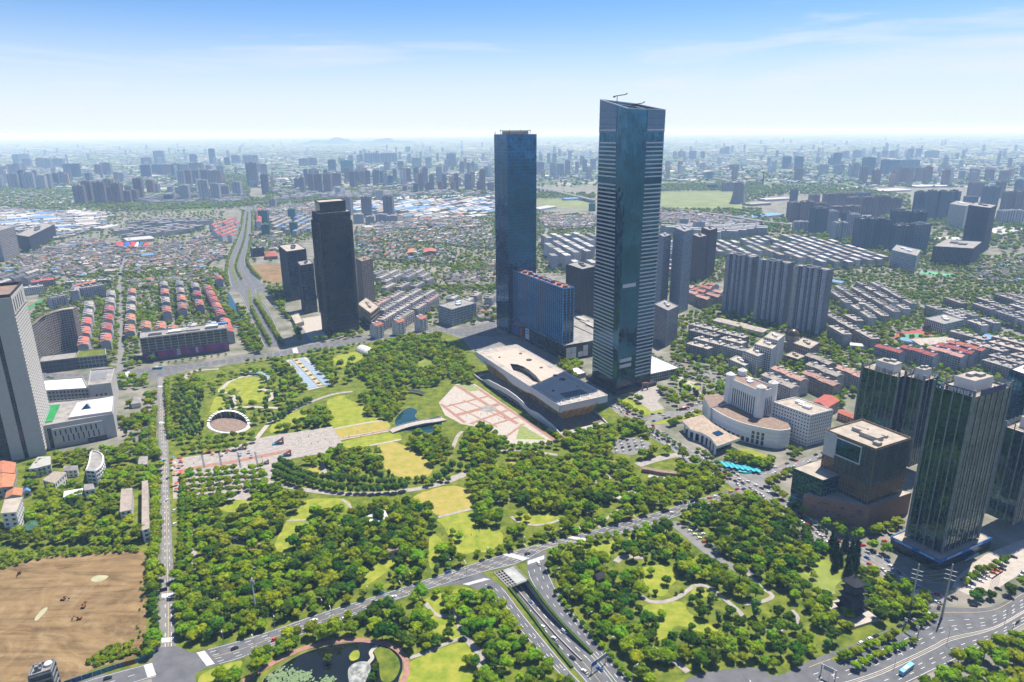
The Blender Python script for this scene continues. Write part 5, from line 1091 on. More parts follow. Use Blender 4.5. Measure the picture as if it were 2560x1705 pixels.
def slab_build(L, D, floors, wall, roof, pitched, loc, rz, label, group, near=True):
 key = (L, D, floors, wall, roof, pitched)
 if key not in SLABS: SLABS[key] = slab_meshes(L, D, floors, wall, roof, pitched, len(SLABS))
 w_, bal, rf, hd, H = SLABS[key]
 T = thing('apartment_block', label, 'apartments', (loc[0], loc[1], 0), rz, group)
 obj('wall', w_, T, kind='stuff'); obj('roof', rf, T)
 if near: obj('balconies', bal, T, kind='stuff'); obj('stair_heads', hd, T, kind='stuff')
 return T
NSLAB = 0
def rows(s0, n, L, D, floors, wall, roof, pitched, label, group, z=17):
 global NSLAB
 a, c = P(s0, z); d = c - a; rz = math.atan2(d.y, d.x); L2 = min(L, d.length/n*.95) if n > 1 else L; L2 = round(L2/5)*5
 for i in range(n):
  q = a.lerp(c, (i+.5)/n) if n > 1 else a.lerp(c, .5)
  r_ = roof if isinstance(roof, str) else roof[i % len(roof)]
  slab_thing(max(15, L2), D, floors, wall, r_, pitched, q, rz, label, group); NSLAB += 1
RO = 'flats with stepped roofs left of the boulevard'
for s0, n, fl, wall, roof, lab in (('A 597,665 650,330', 5, 6, 'pale', ('red', 'red', 'red', 'tan', 'tan'), 'flats in the row of stepped roofs nearest the curved apartment block'), ('A 762,640 806,250', 6, 6, 'pale', ('red', 'red', 'red', 'red', 'tan', 'grey'), 'flats with stepped roofs along the left of the narrow old street'),
 ('A 936,560 955,220', 5, 5, 'pale', ('orange', 'orange', 'tan', 'grey', 'orange'), 'flats along the right of the narrow old street'), ('A 1052,530 1058,455', 1, 5, 'pale', 'orange', 'single orange roofed flats behind the shopping block'), ('A 1160,500 1165,465', 1, 4, 'pale', 'orange', 'low orange roofed house behind the shopping block'),
 ('A 1212,430 1186,180', 4, 6, 'lilac', ('orange', 'tan', 'orange', 'grey'), 'flats in the second row from the old street'), ('A 1325,400 1300,180', 4, 6, 'lilac', ('orange', 'orange', 'tan', 'grey'), 'flats in the third row from the old street'), ('A 1250,540 1255,505', 1, 5, 'pale', 'orange', 'small orange roofed flats right behind the shopping block'),
 ('A 1455,380 1410,190', 3, 6, 'lilac', ('orange', 'red', 'grey'), 'flats in the fourth row from the old street'), ('A 1612,440 1500,215', 5, 6, 'lilac', ('red', 'orange', 'red', 'red', 'red'), 'bright red roofed flats in the row along the canal trees'), ('A 1665,560 1628,460', 2, 6, 'pale', 'red', 'red roofed flats at the end of the canal row'), ('A 1600,200 1575,140', 1, 7, 'lilac', 'red', 'red roofed flats far up the canal row'),
 ('A 1380,500 1390,480', 1, 4, 'white', 'white', 'low white roofed block behind the shopping block'), ('A 1520,490 1530,470', 1, 4, 'grey', 'white', 'second low white block behind the shopping block'),
 ('A 370,330 470,310', 2, 8, 'lilac', 'grey', 'blue shaded flats behind the curved apartment block'), ('A 540,290 560,240', 1, 8, 'lilac', 'grey', 'blue shaded end block behind the red rows'), ('A 640,250 700,240', 1, 8, 'lilac', 'grey', 'grey end block of the first red row'), ('A 200,220 240,215', 1, 5, 'white', 'white', 'white school block by the green pitch'), ('A 270,175 340,165', 1, 5, 'tan', 'red', 'brick red block near the green pitch'),
 ('A 520,200 680,170', 3, 4, 'tan', 'orange', 'long low brick school wing'), ('A 480,170 800,150', 4, 4, 'grey', 'white', 'pale roofed school wing above the brick one')):
 rows(s0, n, 40, 12, fl, wall, roof, 2 if 'red' in str(roof) or 'orange' in str(roof) else 0, lab, RO)
def fill(poly, dirn, L, D, gapL, gapD, floors, walls, roofs, pitched, label, group, cap=400, skip=.06, zroof=15, near=True):
 global NSLAB
 pg = P(poly, zroof); a, c = P(dirn, zroof); d = (c - a).normalized(); n_ = Vector((-d.y, d.x)); o = centre(pg); R = max((p - o).length for p in pg); rz = math.atan2(d.y, d.x)
 k1 = int(R/(L+gapL)) + 1; k2 = int(R/(D+gapD)) + 1; cnt = 0
 for j in range(-k2, k2+1):
  sh = rng.uniform(-.4, .4)*(L+gapL)
  for i in range(-k1, k1+1):
   q = o + d*(i*(L+gapL) + sh) + n_*(j*(D+gapD)) + Vector((rng.uniform(-1.5, 1.5), rng.uniform(-1.5, 1.5)))
   if not inside(q, pg) or rng.random() < skip: continue
   if not all(clear_of(q + d*u*L*.45 + n_*v*D*.5) for u in (-1, 0, 1) for v in (-1, 1)): continue
   LL = rng.choice((L, L, L-10, L)) if L > 30 else L
   slab_thing(LL, D, floors, rng.choice(walls), rng.choice(roofs), pitched, q, rz, label, group, near); cnt += 1; NSLAB += 1
 return cnt
fill('K 1010,1010 1330,985 1480,1080 1400,1130 1030,1130', 'K 1060,1100 1170,1050', 42, 11, 8, 15, 5, ('pale', 'lilac'), ('tan', 'grey'), 0, 'low flats in the rows just beyond the leafy street', 'flats beyond the black tower')
fill('K 1060,1250 1110,1165 1500,1150 1520,1180 1420,1290 1340,1350 1200,1385 1060,1410 1000,1440', 'K 1110,1300 1320,1185', 50, 11, 6, 14, 6, ('pale', 'lilac'), ('tan', 'tan', 'grey', 'pink'), 0, 'six storey flats in the long rows right of the black tower', 'flats right of the black tower')
fill('K 1560,1210 1920,1165 1930,1240 1600,1265', 'K 1110,1300 1320,1185', 28, 13, 14, 20, 6, ('pale',), ('tan', 'grey'), 0, 'square flats between the long rows and the blue tower', 'flats left of the blue tower')
for k, (x, y) in enumerate(((1030, 1415), (1195, 1390), (1363, 1365))):
 q = g('K', x, y, 22); T = slab_thing(15, 12, 7, 'white', 'red', 1, q, 1.0, ['first', 'second', 'third'][k] + ' red capped flats from the black tower along the north road', 'red capped flats')
fill('I 500,490 620,440 740,400 880,360 1200,430 1190,600 1060,540 830,640', 'I 520,480 830,630', 50, 12, 5, 13, 6, ('tan', 'pale'), ('pink', 'pink', 'pink', 'tan'), 2, 'pink roofed flats in the terraces behind the courthouse', 'pink terraces', skip=0)
fill('I 1385,300 1860,250 2060,340 1990,400 1700,400 1390,350', 'I 1390,300 1700,390', 45, 13, 3, 13, 7, ('lilac',), ('red', 'red', 'red', 'pink'), 2, 'red roofed flats behind the glass office towers', 'red terraces', skip=0)
fill('I 0,190 220,150 480,250 560,330 420,430 180,330 0,290', 'I 60,180 380,260', 44, 12, 6, 16, 6, ('tan', 'grey', 'pale'), ('grey', 'tan'), 0, 'tan flats in the rows below the three ribbed slabs', 'tan flats by the three slabs')
fill('I 930,60 1170,120 1340,240 1330,290 1010,230', 'I 1010,140 1170,230', 45, 12, 5, 15, 7, ('grey', 'tan'), ('tan', 'grey', 'pink'), 0, 'grey flats between the dome and the red court', 'grey flats by the red court')
fill('I 1890,190 2330,250 2400,470 2050,430 1880,260', 'I 1900,200 2240,290', 50, 13, 6, 16, 6, ('grey', 'tan'), ('grey', 'tan'), 0, 'long grey flats at the right edge behind the glass towers', 'grey flats at the right edge')
fill('I 1560,10 2286,0 2350,150 1880,190 1620,70', 'I 1870,70 2010,120', 40, 11, 8, 17, 6, ('pale', 'lilac'), ('tan', 'tan', 'grey'), 0, 'pale flats among trees in the right hand rows', 'right hand flats')
fill('M 615,1130 840,1090 1060,1100 1300,1250 1180,1340 880,1380 620,1210', 'M 700,1170 840,1260', 38, 11, 8, 15, 6, ('tan', 'pale'), ('tan', 'grey'), 0, 'tan roofed flats right of the three ribbed slabs', 'flats right of the three slabs')
fill('M 1300,1260 2150,1210 2200,1420 1850,1420 1500,1330', 'M 1440,1290 1600,1350', 42, 11, 8, 15, 6, ('pale', 'tan'), ('tan', 'grey'), 0, 'cream flats in the rows above the white school', 'flats above the school')
n1 = NSLAB
fill('M 0,770 350,745 700,800 1100,900 1090,960 900,960 600,960 340,905 0,865', 'M 200,840 300,880', 36, 11, 9, 17, 6, ('white', 'lilac'), ('white', 'tan', 'grey'), 0, 'small far flats among trees at right', 'far flats at right', near=False)
fill('L 1690,1130 2033,1060 2033,1240 1760,1200 1690,1180', 'M 200,840 300,880', 36, 11, 9, 17, 6, ('white', 'lilac'), ('white', 'tan'), 0, 'small far flats right of the maroon towers', 'far flats by the maroon towers', near=False)
fill('L 460,1075 830,1050 835,1200 540,1240', 'L 470,1120 540,1160', 30, 13, 8, 18, 11, ('lilac', 'white'), ('white', 'grey'), 0, 'tall pale flats seen between the two glass towers', 'flats between the glass towers', near=False, zroof=30)
fill('L 530,1250 830,1230 830,1330 640,1300', 'L 470,1120 540,1160', 40, 13, 8, 22, 6, ('white',), ('white',), 0, 'white low blocks between the two glass towers', 'white blocks between the glass towers', near=False)
fill('J 1000,740 1250,690 1740,675 1790,740 1500,790 1120,840 980,830', 'J 1120,760 1300,740', 44, 11, 10, 24, 5, ('lilac', 'pale'), ('grey', 'tan', 'white'), 0, 'low grey flats left of the far boulevard', 'far flats left of the boulevard', near=False, skip=.3)
fill('K 780,470 1930,440 1930,560 1500,640 1200,590 860,560', 'K 1190,555 1330,530', 55, 26, 8, 10, 3, ('white', 'pale'), ('blue', 'white', 'tan', 'white', 'grey'), 1, 'low factory hall', 'factory halls', near=False, skip=.3, zroof=9)
fill('J 0,640 900,640 900,740 480,800 0,740', 'J 60,700 450,670', 60, 24, 10, 14, 3, ('white', 'pale'), ('white', 'white', 'blue', 'grey'), 1, 'low factory hall', 'factory halls', near=False, skip=.3, zroof=9)
fill('J 1180,490 2050,450 2050,545 1200,560', 'J 1120,760 1300,740', 46, 12, 12, 34, 6, ('white', 'lilac', 'pale'), ('grey', 'tan', 'white'), 0, 'far flats', 'far flats', near=False, skip=.3)
fill('K 230,380 1200,400 1930,420 1930,445 800,460 250,470', 'K 1190,555 1330,530', 46, 12, 12, 36, 6, ('white', 'lilac', 'pale'), ('grey', 'tan', 'white'), 0, 'far flats', 'far flats', near=False, skip=.3)
fill('L 1510,1440 1740,1430 1750,1570 1520,1545', 'I 520,480 830,630', 34, 12, 5, 13, 6, ('tan', 'pale'), ('pink', 'orange', 'pink'), 2, 'pink roofed flats at the left foot of the three ribbed slabs', 'pink flats by the slabs', skip=.05)
fill('L 1290,1100 1420,1100 1440,1330 1300,1330', 'I 520,480 830,630', 34, 12, 6, 14, 6, ('white', 'lilac'), ('white', 'tan'), 0, 'pale flats behind the blue and white towers', 'flats behind the blue towers', skip=.05)
fill('J 1760,780 1860,720 1990,690 2010,800 1960,850 1800,860', 'J 1760,780 1850,750', 36, 12, 6, 18, 7, ('white',), ('red', 'orange'), 2, 'red roofed flats beside the far boulevard', 'red flats by the far boulevard', near=False)
fill('J 2135,760 2160,640 2230,640 2200,760', 'J 2150,740 2160,650', 36, 14, 6, 18, 9, ('white',), ('red',), 1, 'red topped flats right of the far boulevard', 'red flats right of the far boulevard', near=False)
fill('K 230,620 520,600 560,700 280,740', 'K 280,680 370,640', 40, 12, 8, 18, 6, ('tan', 'pale'), ('tan', 'grey', 'blue'), 0, 'mixed far flats behind the black tower', 'far flats behind the black tower', near=False)
fill('J -150,1190 0,1140 220,1120 400,1150 380,1230 200,1200 0,1250', 'J 80,1180 200,1140', 44, 12, 8, 16, 5, ('grey',), ('dark', 'grey'), 1, 'dark roofed flats at the far left edge', 'dark flats at the left edge')
fill('L 1300,1000 1560,985 2033,990 2100,1030 1700,1050 1500,1035', 'L 1640,990 1900,1000', 30, 12, 3, 20, 9, ('white', 'lilac'), ('white',), 0, 'white terrace flats below the far meadow', 'white terraces by the meadow', near=False, zroof=25)
SPECS.sort(key=lambda a: a[6].length)
for a in SPECS[:300]: slab_build(*a)
rb_ = MB()
for (L, D, floors, wall, roof, pitched, q, rz, _, _, _) in SPECS[300:]:
 key = (L, D, floors, wall, roof, pitched)
 if key not in SLABS: SLABS[key] = slab_meshes(*key, len(SLABS))
 c, s_ = math.cos(rz), math.sin(rz)
 for me in (SLABS[key][0], SLABS[key][2]):
  i0 = len(rb_.v); rb_.v += [(q.x + v.co.x*c - v.co.y*s_, q.y + v.co.x*s_ + v.co.y*c, v.co.z) for v in me.vertices]; mi = [rb_.mi(m) for m in me.materials]
  for p in me.polygons: rb_.f.append(tuple(i0 + k for k in p.vertices)); rb_.m.append(mi[p.material_index])
rb_.build('distant_flats', label='far rows of low flats too small to tell apart', cat='apartments', kind='stuff')
def tower_mesh(style, wall, glassm, floors, seed):
 b = MB(); wm = wall
 def part(x0, x1, y0, y1, h):
  foot = [(x0, y0), (x1, y0), (x1, y1), (x0, y1)]; b.prism(foot, 0, h, glassm, top=roofgrey)
  for p, q in sides(foot):
   p, q = Vector(p), Vector(q); L = (q-p).length; k = max(2, round(L*9)); d = (q-p)/L
   for i in range(k+1): c = p.lerp(q, i/k); wdt = (.022 if i % 2 else .036); b.bar(c - d*wdt, c + d*wdt, 0, h + .008, -.002, .012, wm)
   for i in range(floors): z = h*i/floors; b.bar(p, q, z, z + h/floors*.38, -.002, .007, wm)
 if style == 0:
  part(-.5, -.12, -.5, .42, .97); part(.12, .5, -.5, .42, .97); part(-.12, .12, -.36, .5, 1.0)
 elif style == 1:
  part(-.5, -.2, -.4, .5, .96); part(-.2, .16, -.5, .45, 1.0); part(.16, .5, -.38, .5, .96)
 else:
  part(-.5, .5, -.5, .5, .98); b.box(-.2, -.25, .98, .2, .25, 1.03, wm)
 for i in range(3): x = -.36 + .36*i; b.box(x - .07, -.1, .95, x + .07, .2, 1.02 if i != 1 else 1.04, wm)
 return b.mesh('tower_body')
TM = {}
TW = {'l': mat('tower_lilac', (.33, .31, .325), .85, rnd=.12), 'b': mat('tower_brown', (.27, .205, .175), .85, rnd=.12), 'w': mat('tower_white', (.52, .53, .55), .85, rnd=.1), 't': mat('tower_teal', (.115, .155, .185), .75, rnd=.15), 'd': mat('tower_dark', (.06, .075, .10), .6, rnd=.2), 'g': mat('tower_net', (.04, .17, .15), .9, rnd=.1), 'o': mat('tower_orange', (.42, .27, .19), .85, rnd=.1)}
TN = {'l': 'grey lilac', 'b': 'brown', 'w': 'white', 't': 'teal grey', 'd': 'dark glass', 'g': 'green netted', 'o': 'sandy orange'}
NT = 0
def tower(t, xl, xr, yt, yb, col, label, group, depth=None, turn=None, name='housing_tower'):
 global NT
 a, c = g(t, xl, yb), g(t, xr, yb); wd = (c-a).length; m = a.lerp(c, .5); h = height(m, px(t, 0, yt)[1]); dp = depth or min(max(wd*.75, 12), 26); fl = max(5, min(34, round(h/3.2)))
 key = (NT % 3 if col not in 'dg' else 2, col, 12 if fl < 16 else 20 if fl < 26 else 30)
 if key not in TM: TM[key] = tower_mesh(key[0], TW[col], win if col != 'g' else TW['g'], key[2], len(TM))
 q = m + Vector((m.x, m.y)).normalized()*dp*.5; rz = turn if turn is not None else rng.choice((.12, .12, -.1, .2))
 o = obj(name, TM[key], None, label, 'tower', group, loc=(q.x, q.y, 0), rz=rz); o.scale = (wd*.92, dp, h); NT += 1
 FOOT.append(Area([q + Vector(v)*max(wd, dp)*.5 for v in ((-1, -1), (1, -1), (1, 1), (-1, 1))])); return o
GROUPS = [
 ('J', 'left', [(0, 45, 330, 445, 'w'), (90, 165, 315, 445, 'l'), (185, 230, 290, 440, 'd'), (215, 300, 305, 450, 'w'), (300, 330, 290, 430, 'l'), (330, 400, 330, 455, 'w'), (400, 450, 320, 440, 'l'), (455, 505, 315, 415, 't'), (510, 560, 305, 405, 'l'), (565, 605, 305, 390, 't'), (550, 610, 235, 320, 'd'), (620, 680, 235, 350, 'd'), (735, 775, 310, 380, 't'), (810, 860, 240, 330, 'b'), (860, 940, 225, 325, 'l'), (0, 70, 255, 340, 'o'), (70, 130, 240, 320, 'l'), (130, 180, 230, 320, 'l'), (320, 370, 185, 270, 'l'), (375, 440, 190, 275, 'l'), (120, 160, 155, 225, 't'), (205, 270, 190, 260, 'l'), (440, 545, 190, 260, 'l'), (180, 250, 150, 215, 'w')], 'in the cluster at the far left'),
 ('J', 'brown', [(650, 735, 415, 585, 'b'), (720, 790, 380, 570, 'b'), (790, 830, 385, 560, 'l'), (820, 905, 385, 580, 'b'), (885, 960, 365, 480, 'b'), (905, 985, 430, 560, 'b'), (970, 1045, 395, 575, 'b'), (1045, 1110, 460, 570, 'b'), (1110, 1175, 455, 555, 'b'), (1150, 1215, 355, 535, 'b'), (1060, 1110, 420, 480, 'b'), (1250, 1305, 370, 490, 'o'), (1300, 1345, 400, 470, 'l')], 'in the brown cluster beyond the old town'),
 ('J', 'ridge', [(1510, 1560, 290, 420, 'l'), (1560, 1620, 290, 415, 'b'), (1620, 1690, 285, 400, 'l'), (1690, 1760, 285, 395, 'b'), (1760, 1870, 290, 415, 'b'), (1200, 1270, 245, 350, 'd'), (1290, 1370, 240, 325, 't'), (1375, 1440, 240, 325, 'b'), (1450, 1520, 235, 330, 't'), (1525, 1585, 235, 290, 'l'), (1600, 1710, 225, 290, 'b'), (1740, 1780, 245, 290, 'o'), (1835, 1875, 250, 350, 'l'), (1530, 1605, 415, 555, 'w'), (1395, 1465, 490, 560, 't'), (1690, 1765, 370, 550, 'w'), (1790, 1860, 400, 545, 'w'), (1875, 1935, 415, 520, 'w'), (1970, 2040, 385, 510, 'w'), (1420, 1465, 425, 490, 'w'), (1485, 1535, 430, 500, 'w'), (1615, 1665, 430, 480, 'w'), (2090, 2180, 225, 430, 'l'), (2210, 2270, 320, 490, 'l'), (2205, 2250, 235, 330, 'l'), (1305, 1390, 125, 230, 'l'), (1770, 1815, 108, 235, 'd'), (1605, 1655, 155, 225, 'd'), (1195, 1230, 185, 245, 't'), (1230, 1285, 180, 245, 'l'), (1895, 1935, 180, 245, 'd'), (1955, 2020, 160, 230, 'l'), (2060, 2170, 165, 230, 'l')], 'on the ridge of housing left of the far boulevard'),
 ('K', 'centre', [(415, 455, 320, 410, 'l'), (458, 495, 310, 430, 'l'), (490, 520, 250, 380, 'l'), (520, 560, 285, 435, 'b'), (525, 565, 250, 330, 't'), (570, 625, 285, 435, 'b'), (568, 600, 260, 340, 'b'), (640, 700, 285, 440, 'b'), (635, 660, 255, 330, 'd'), (705, 765, 280, 385, 'b'), (790, 830, 240, 345, 'b'), (830, 870, 265, 385, 'b'), (870, 905, 260, 370, 'b'), (905, 945, 265, 370, 'b'), (945, 985, 260, 365, 'b'), (1005, 1055, 255, 370, 'b'), (1060, 1110, 265, 365, 'g'), (1115, 1155, 300, 370, 'g'), (1155, 1185, 250, 350, 'l'), (1255, 1290, 245, 350, 'b'), (1310, 1350, 235, 345, 'l'), (1350, 1385, 280, 415, 'o'), (1380, 1420, 235, 380, 'l'), (1395, 1435, 350, 430, 'o'), (1430, 1465, 290, 430, 'l'), (1480, 1525, 230, 350, 'w'), (1495, 1530, 345, 425, 'o'), (1525, 1560, 285, 420, 'l'), (1590, 1625, 345, 425, 'o'), (1620, 1650, 280, 420, 'l'), (1695, 1745, 285, 420, 'l'), (1785, 1810, 340, 415, 'o'), (1805, 1835, 280, 410, 'l'), (1865, 1915, 350, 420, 'l'), (1230, 1260, 375, 440, 'l'), (1308, 1345, 355, 440, 't'), (670, 725, 180, 270, 'd'), (765, 855, 185, 280, 'g'), (450, 520, 170, 225, 'b'), (520, 580, 165, 220, 'b'), (720, 760, 390, 450, 'w'), (880, 930, 215, 270, 'w'), (1560, 1630, 130, 230, 'l'), (1655, 1690, 195, 290, 'l'), (1710, 1740, 200, 290, 'l'), (1745, 1770, 195, 270, 'l'), (1840, 1880, 235, 300, 'l'), (1250, 1285, 80, 120, 't'), (1030, 1085, 410, 500, 'w'), (775, 850, 460, 600, 'l'), (922, 998, 455, 610, 'l'), (1088, 1160, 450, 610, 'l'), (860, 935, 590, 660, 'w'), (948, 1015, 605, 660, 'w'), (1030, 1115, 590, 660, 'w'), (1110, 1190, 600, 660, 'w'), (1298, 1370, 165, 240, 'w'), (940, 1060, 130, 200, 'l'), (1060, 1185, 130, 200, 'l'), (820, 855, 145, 190, 'l'), (895, 930, 140, 190, 'l'), (1090, 1130, 195, 260, 'l'), (1190, 1235, 190, 260, 'l'), (1400, 1445, 160, 240, 'w'), (30, 135, 145, 205, 'l'), (232, 280, 475, 550, 'w'), (150, 218, 560, 665, 'g'), (172, 228, 665, 760, 'g'), (370, 420, 550, 640, 'g'), (383, 438, 650, 745, 'g')], 'in the far housing between the black tower and the blue tower'),
 ('L', 'between', [(410, 465, 540, 630, 'l'), (505, 550, 540, 640, 'w'), (560, 610, 550, 640, 'w'), (615, 655, 525, 640, 'l'), (690, 715, 540, 630, 'w'), (745, 775, 520, 610, 'l'), (800, 840, 515, 590, 'l'), (485, 510, 475, 540, 'l'), (525, 555, 475, 540, 'l'), (640, 665, 455, 520, 'l'), (725, 755, 495, 560, 'l'), (430, 455, 485, 530, 'l'), (1400, 1425, 460, 510, 'l'), (1435, 1455, 460, 510, 'l'), (1470, 1490, 460, 510, 'l'), (1515, 1570, 455, 515, 'l'), (1600, 1630, 460, 510, 'l'), (1775, 1810, 425, 480, 'l'), (1810, 1880, 555, 600, 't'), (1755, 1840, 685, 750, 'l'), (1650, 1720, 700, 740, 't'), (1345, 1375, 530, 600, 'l'), (0, 40, 590, 750, 'o'), (788, 838, 838, 895, 'g'), (1448, 1508, 950, 1030, 'w'), (1545, 1620, 970, 1075, 'w'), (1630, 1690, 610, 660, 'l')], 'in the haze beyond the two glass towers'),
 ('M', 'right', [(320, 410, 500, 645, 'b'), (410, 510, 490, 650, 'b'), (510, 610, 505, 660, 'b'), (490, 600, 540, 755, 't'), (485, 560, 440, 510, 'b'), (585, 680, 435, 560, 'b'), (680, 755, 430, 540, 'b'), (755, 825, 430, 530, 'b'), (760, 860, 460, 560, 'b'), (640, 740, 530, 620, 'b'), (740, 860, 525, 630, 'b'), (860, 970, 460, 590, 'b'), (970, 1070, 450, 610, 'b'), (1070, 1165, 465, 590, 'b'), (850, 950, 425, 480, 't'), (608, 685, 565, 740, 'w'), (650, 760, 650, 795, 'w'), (725, 800, 575, 745, 't'), (765, 850, 590, 775, 'w'), (812, 945, 615, 865, 't'), (930, 1062, 620, 855, 't'), (1080, 1190, 560, 840, 't'), (1100, 1215, 668, 885, 't'), (1215, 1330, 568, 830, 't'), (1225, 1355, 660, 893, 't'), (1262, 1335, 418, 630, 't'), (1345, 1422, 412, 640, 't'), (1430, 1500, 415, 640, 't'), (1510, 1588, 412, 625, 't'), (365, 480, 645, 735, 'w')], 'in the big cluster right of the three ribbed slabs'),
 ('M', 'farright', [(285, 350, 155, 245, 't'), (375, 440, 155, 260, 't'), (668, 725, 128, 225, 'd'), (632, 670, 165, 225, 't'), (815, 885, 110, 165, 'l'), (740, 790, 112, 170, 'l'), (880, 975, 162, 295, 't'), (1020, 1090, 178, 290, 't'), (1095, 1165, 182, 280, 't'), (1170, 1320, 180, 265, 't'), (865, 920, 230, 360, 'o'), (960, 1020, 255, 370, 'o'), (1105, 1150, 262, 370, 'o'), (1160, 1215, 235, 360, 'o'), (1220, 1265, 245, 365, 'o'), (1285, 1335, 240, 340, 'o'), (1345, 1400, 230, 360, 'o'), (1485, 1535, 255, 380, 'o'), (1695, 1760, 250, 350, 'o'), (1810, 1870, 250, 345, 'o'), (1920, 1985, 260, 350, 'o'), (1680, 1790, 350, 460, 'b'), (1775, 1900, 380, 540, 't'), (1890, 1950, 345, 470, 'b'), (1935, 2030, 420, 555, 'b'), (2020, 2111, 415, 560, 'b'), (2040, 2111, 330, 420, 't'), (1655, 1745, 455, 530, 't'), (780, 870, 215, 305, 'w'), (670, 755, 215, 285, 'w'), (560, 630, 215, 285, 'w'), (1225, 1270, 98, 165, 'l'), (1290, 1335, 95, 160, 'l'), (1350, 1475, 112, 165, 'l'), (1035, 1080, 110, 160, 'l'), (1090, 1130, 110, 165, 'l'), (375, 435, 245, 340, 'o'), (345, 395, 400, 495, 't'), (1895, 2100, 560, 670, 'w'), (1540, 1560, 530, 560, 'w')], 'in the hazy far right housing')]
for t, nm, lst, where in GROUPS:
 for (xl, xr, yt, yb, col) in lst: tower(t, xl, xr, yt, yb, col, TN[col] + ' housing tower ' + where, TN[col] + ' towers ' + where)
def house(b, q, a, L, D, h, rise, wm, rm):
 c, s_ = math.cos(a), math.sin(a)
 def W(x, y, z): return (q[0] + x*c - y*s_, q[1] + x*s_ + y*c, z)
 x, y = L/2, D/2; o = .4
 for (p, r_) in (((-x, -y), (x, -y)), ((x, -y), (x, y)), ((x, y), (-x, y)), ((-x, y), (-x, -y))): b.face([W(*p, 0), W(*r_, 0), W(*r_, h), W(*p, h)], wm)
 b.face([W(-x-o, -y-o, h-.1), W(x+o, -y-o, h-.1), W(x+o, 0, h+rise), W(-x-o, 0, h+rise)], rm); b.face([W(x+o, y+o, h-.1), W(-x-o, y+o, h-.1), W(-x-o, 0, h+rise), W(x+o, 0, h+rise)], rm)
 b.face([W(-x, y, h), W(-x, -y, h), W(-x, 0, h+rise-.2)], wm); b.face([W(x, -y, h), W(x, y, h), W(x, 0, h+rise-.2)], wm)
HM = []
for i in range(10):
 r = random.Random(i + 50); b = MB(); house(b, (0, 0), 0, r.uniform(8, 15), r.uniform(6, 8.5), r.uniform(3.5, 6.5), r.uniform(1.6, 2.4), WALLS[r.choice(('pale', 'grey', 'tan', 'white'))], ROOFS['dark' if i < 6 else ('grey', 'orange', 'tan', 'dark')[i-6]])
 if i % 2: house(b, (r.uniform(-2, 2), -6), PI/2, 7, 5, 3.4, 1.4, WALLS['grey'], ROOFS['dark'])
 w2 = [f for f in range(len(b.f)) if b.mats[b.m[f]].name.endswith('wall') or b.mats[b.m[f]].name.startswith('white')]; HM.append(b)
OLD = [('J 190,1000 450,930 700,870 950,900 1100,950 1500,880 1850,830 1900,1010 1760,1060 1700,1110 1450,1110 1250,1150 1050,1150 1000,1100 700,1180 420,1150 0,1130', 'old town left of the boulevard', 11.5), ('K 870,720 1000,670 1250,600 1650,580 1900,700 1920,850 1700,830 1500,800 1100,790 900,830', 'old quarter behind the black tower', 12), ('K 870,840 1150,800 1500,840 1640,880 1560,960 1200,940 900,900', 'houses among the red roofed school', 13), ('K 1540,1050 1900,930 1910,1130 1570,1130', 'houses left of the blue tower', 11), ('K 1560,1270 1930,1250 1930,1370 1800,1380', 'houses beside the white blue office', 11), ('L 0,1230 100,1240 110,1330 0,1350', 'houses below the blue tower', 12), ('L 410,930 830,930 830,1010 500,1030', 'houses behind the two glass towers', 12),
 ('L 1310,890 1700,910 2033,960 2033,990 1310,985', 'houses under the far viaduct', 13), ('J 2120,820 2355,780 2355,960 2230,960 2110,900', 'houses right of the far boulevard', 13), ('A 900,170 1250,150 1280,60 1500,60 1540,160 1400,190 1000,230', 'houses at the top of the red rows', 11), ('M 1700,960 2150,900 2150,1080 1900,1120 1700,1080', 'shop houses by the far right park', 16), ('K 100,560 560,500 590,600 240,640', 'roofs before the far railway', 14), ('J -100,600 660,600 900,640 900,760 480,870 0,760', 'mixed low roofs at the far left', 20), ('J 0,450 650,470 640,590 0,590', 'pale low roofs at the far left', 22), ('B -60,210 30,180 60,300 -60,330', 'red roofs', 30)][:-1]
cand = []
for s_, nm, sp in OLD:
 pg = P(s_, 4); xs = [p.x for p in pg]; ys = [p.y for p in pg]; y = min(ys)
 base = rng.uniform(0, 1)
 while y < max(ys):
  x = min(xs)
  while x < max(xs):
   q = Vector((x + rng.uniform(-2.5, 2.5), y + rng.uniform(-2.5, 2.5)))
   if inside(q, pg) and rng.random() < .86 and clear_of(q): cand.append((q, .5 + rng.choice((0, PI/2)) + rng.gauss(0, .09) + base*.3, nm))
   x += sp
  y += sp*.85
cand.sort(key=lambda c: c[0].length)
HME = []
for b in HM:
 w_ = MB(); r_ = MB()
 for fc, mi in zip(b.f, b.m):
  (r_ if 'roof' in b.mats[mi].name else w_).face([b.v[i] for i in fc], b.mats[mi])
 HME.append((w_.mesh('house_walls'), r_.mesh('house_roof')))
for k, (q, a, nm) in enumerate(cand[:300]):
 w_, r_ = HME[rng.randrange(10)]; T = thing('old_house', 'small dark tiled house in the ' + nm, 'house', (q.x, q.y, 0), a, 'low houses of the ' + nm); obj('wall', w_, T); obj('roof', r_, T)
b = MB()
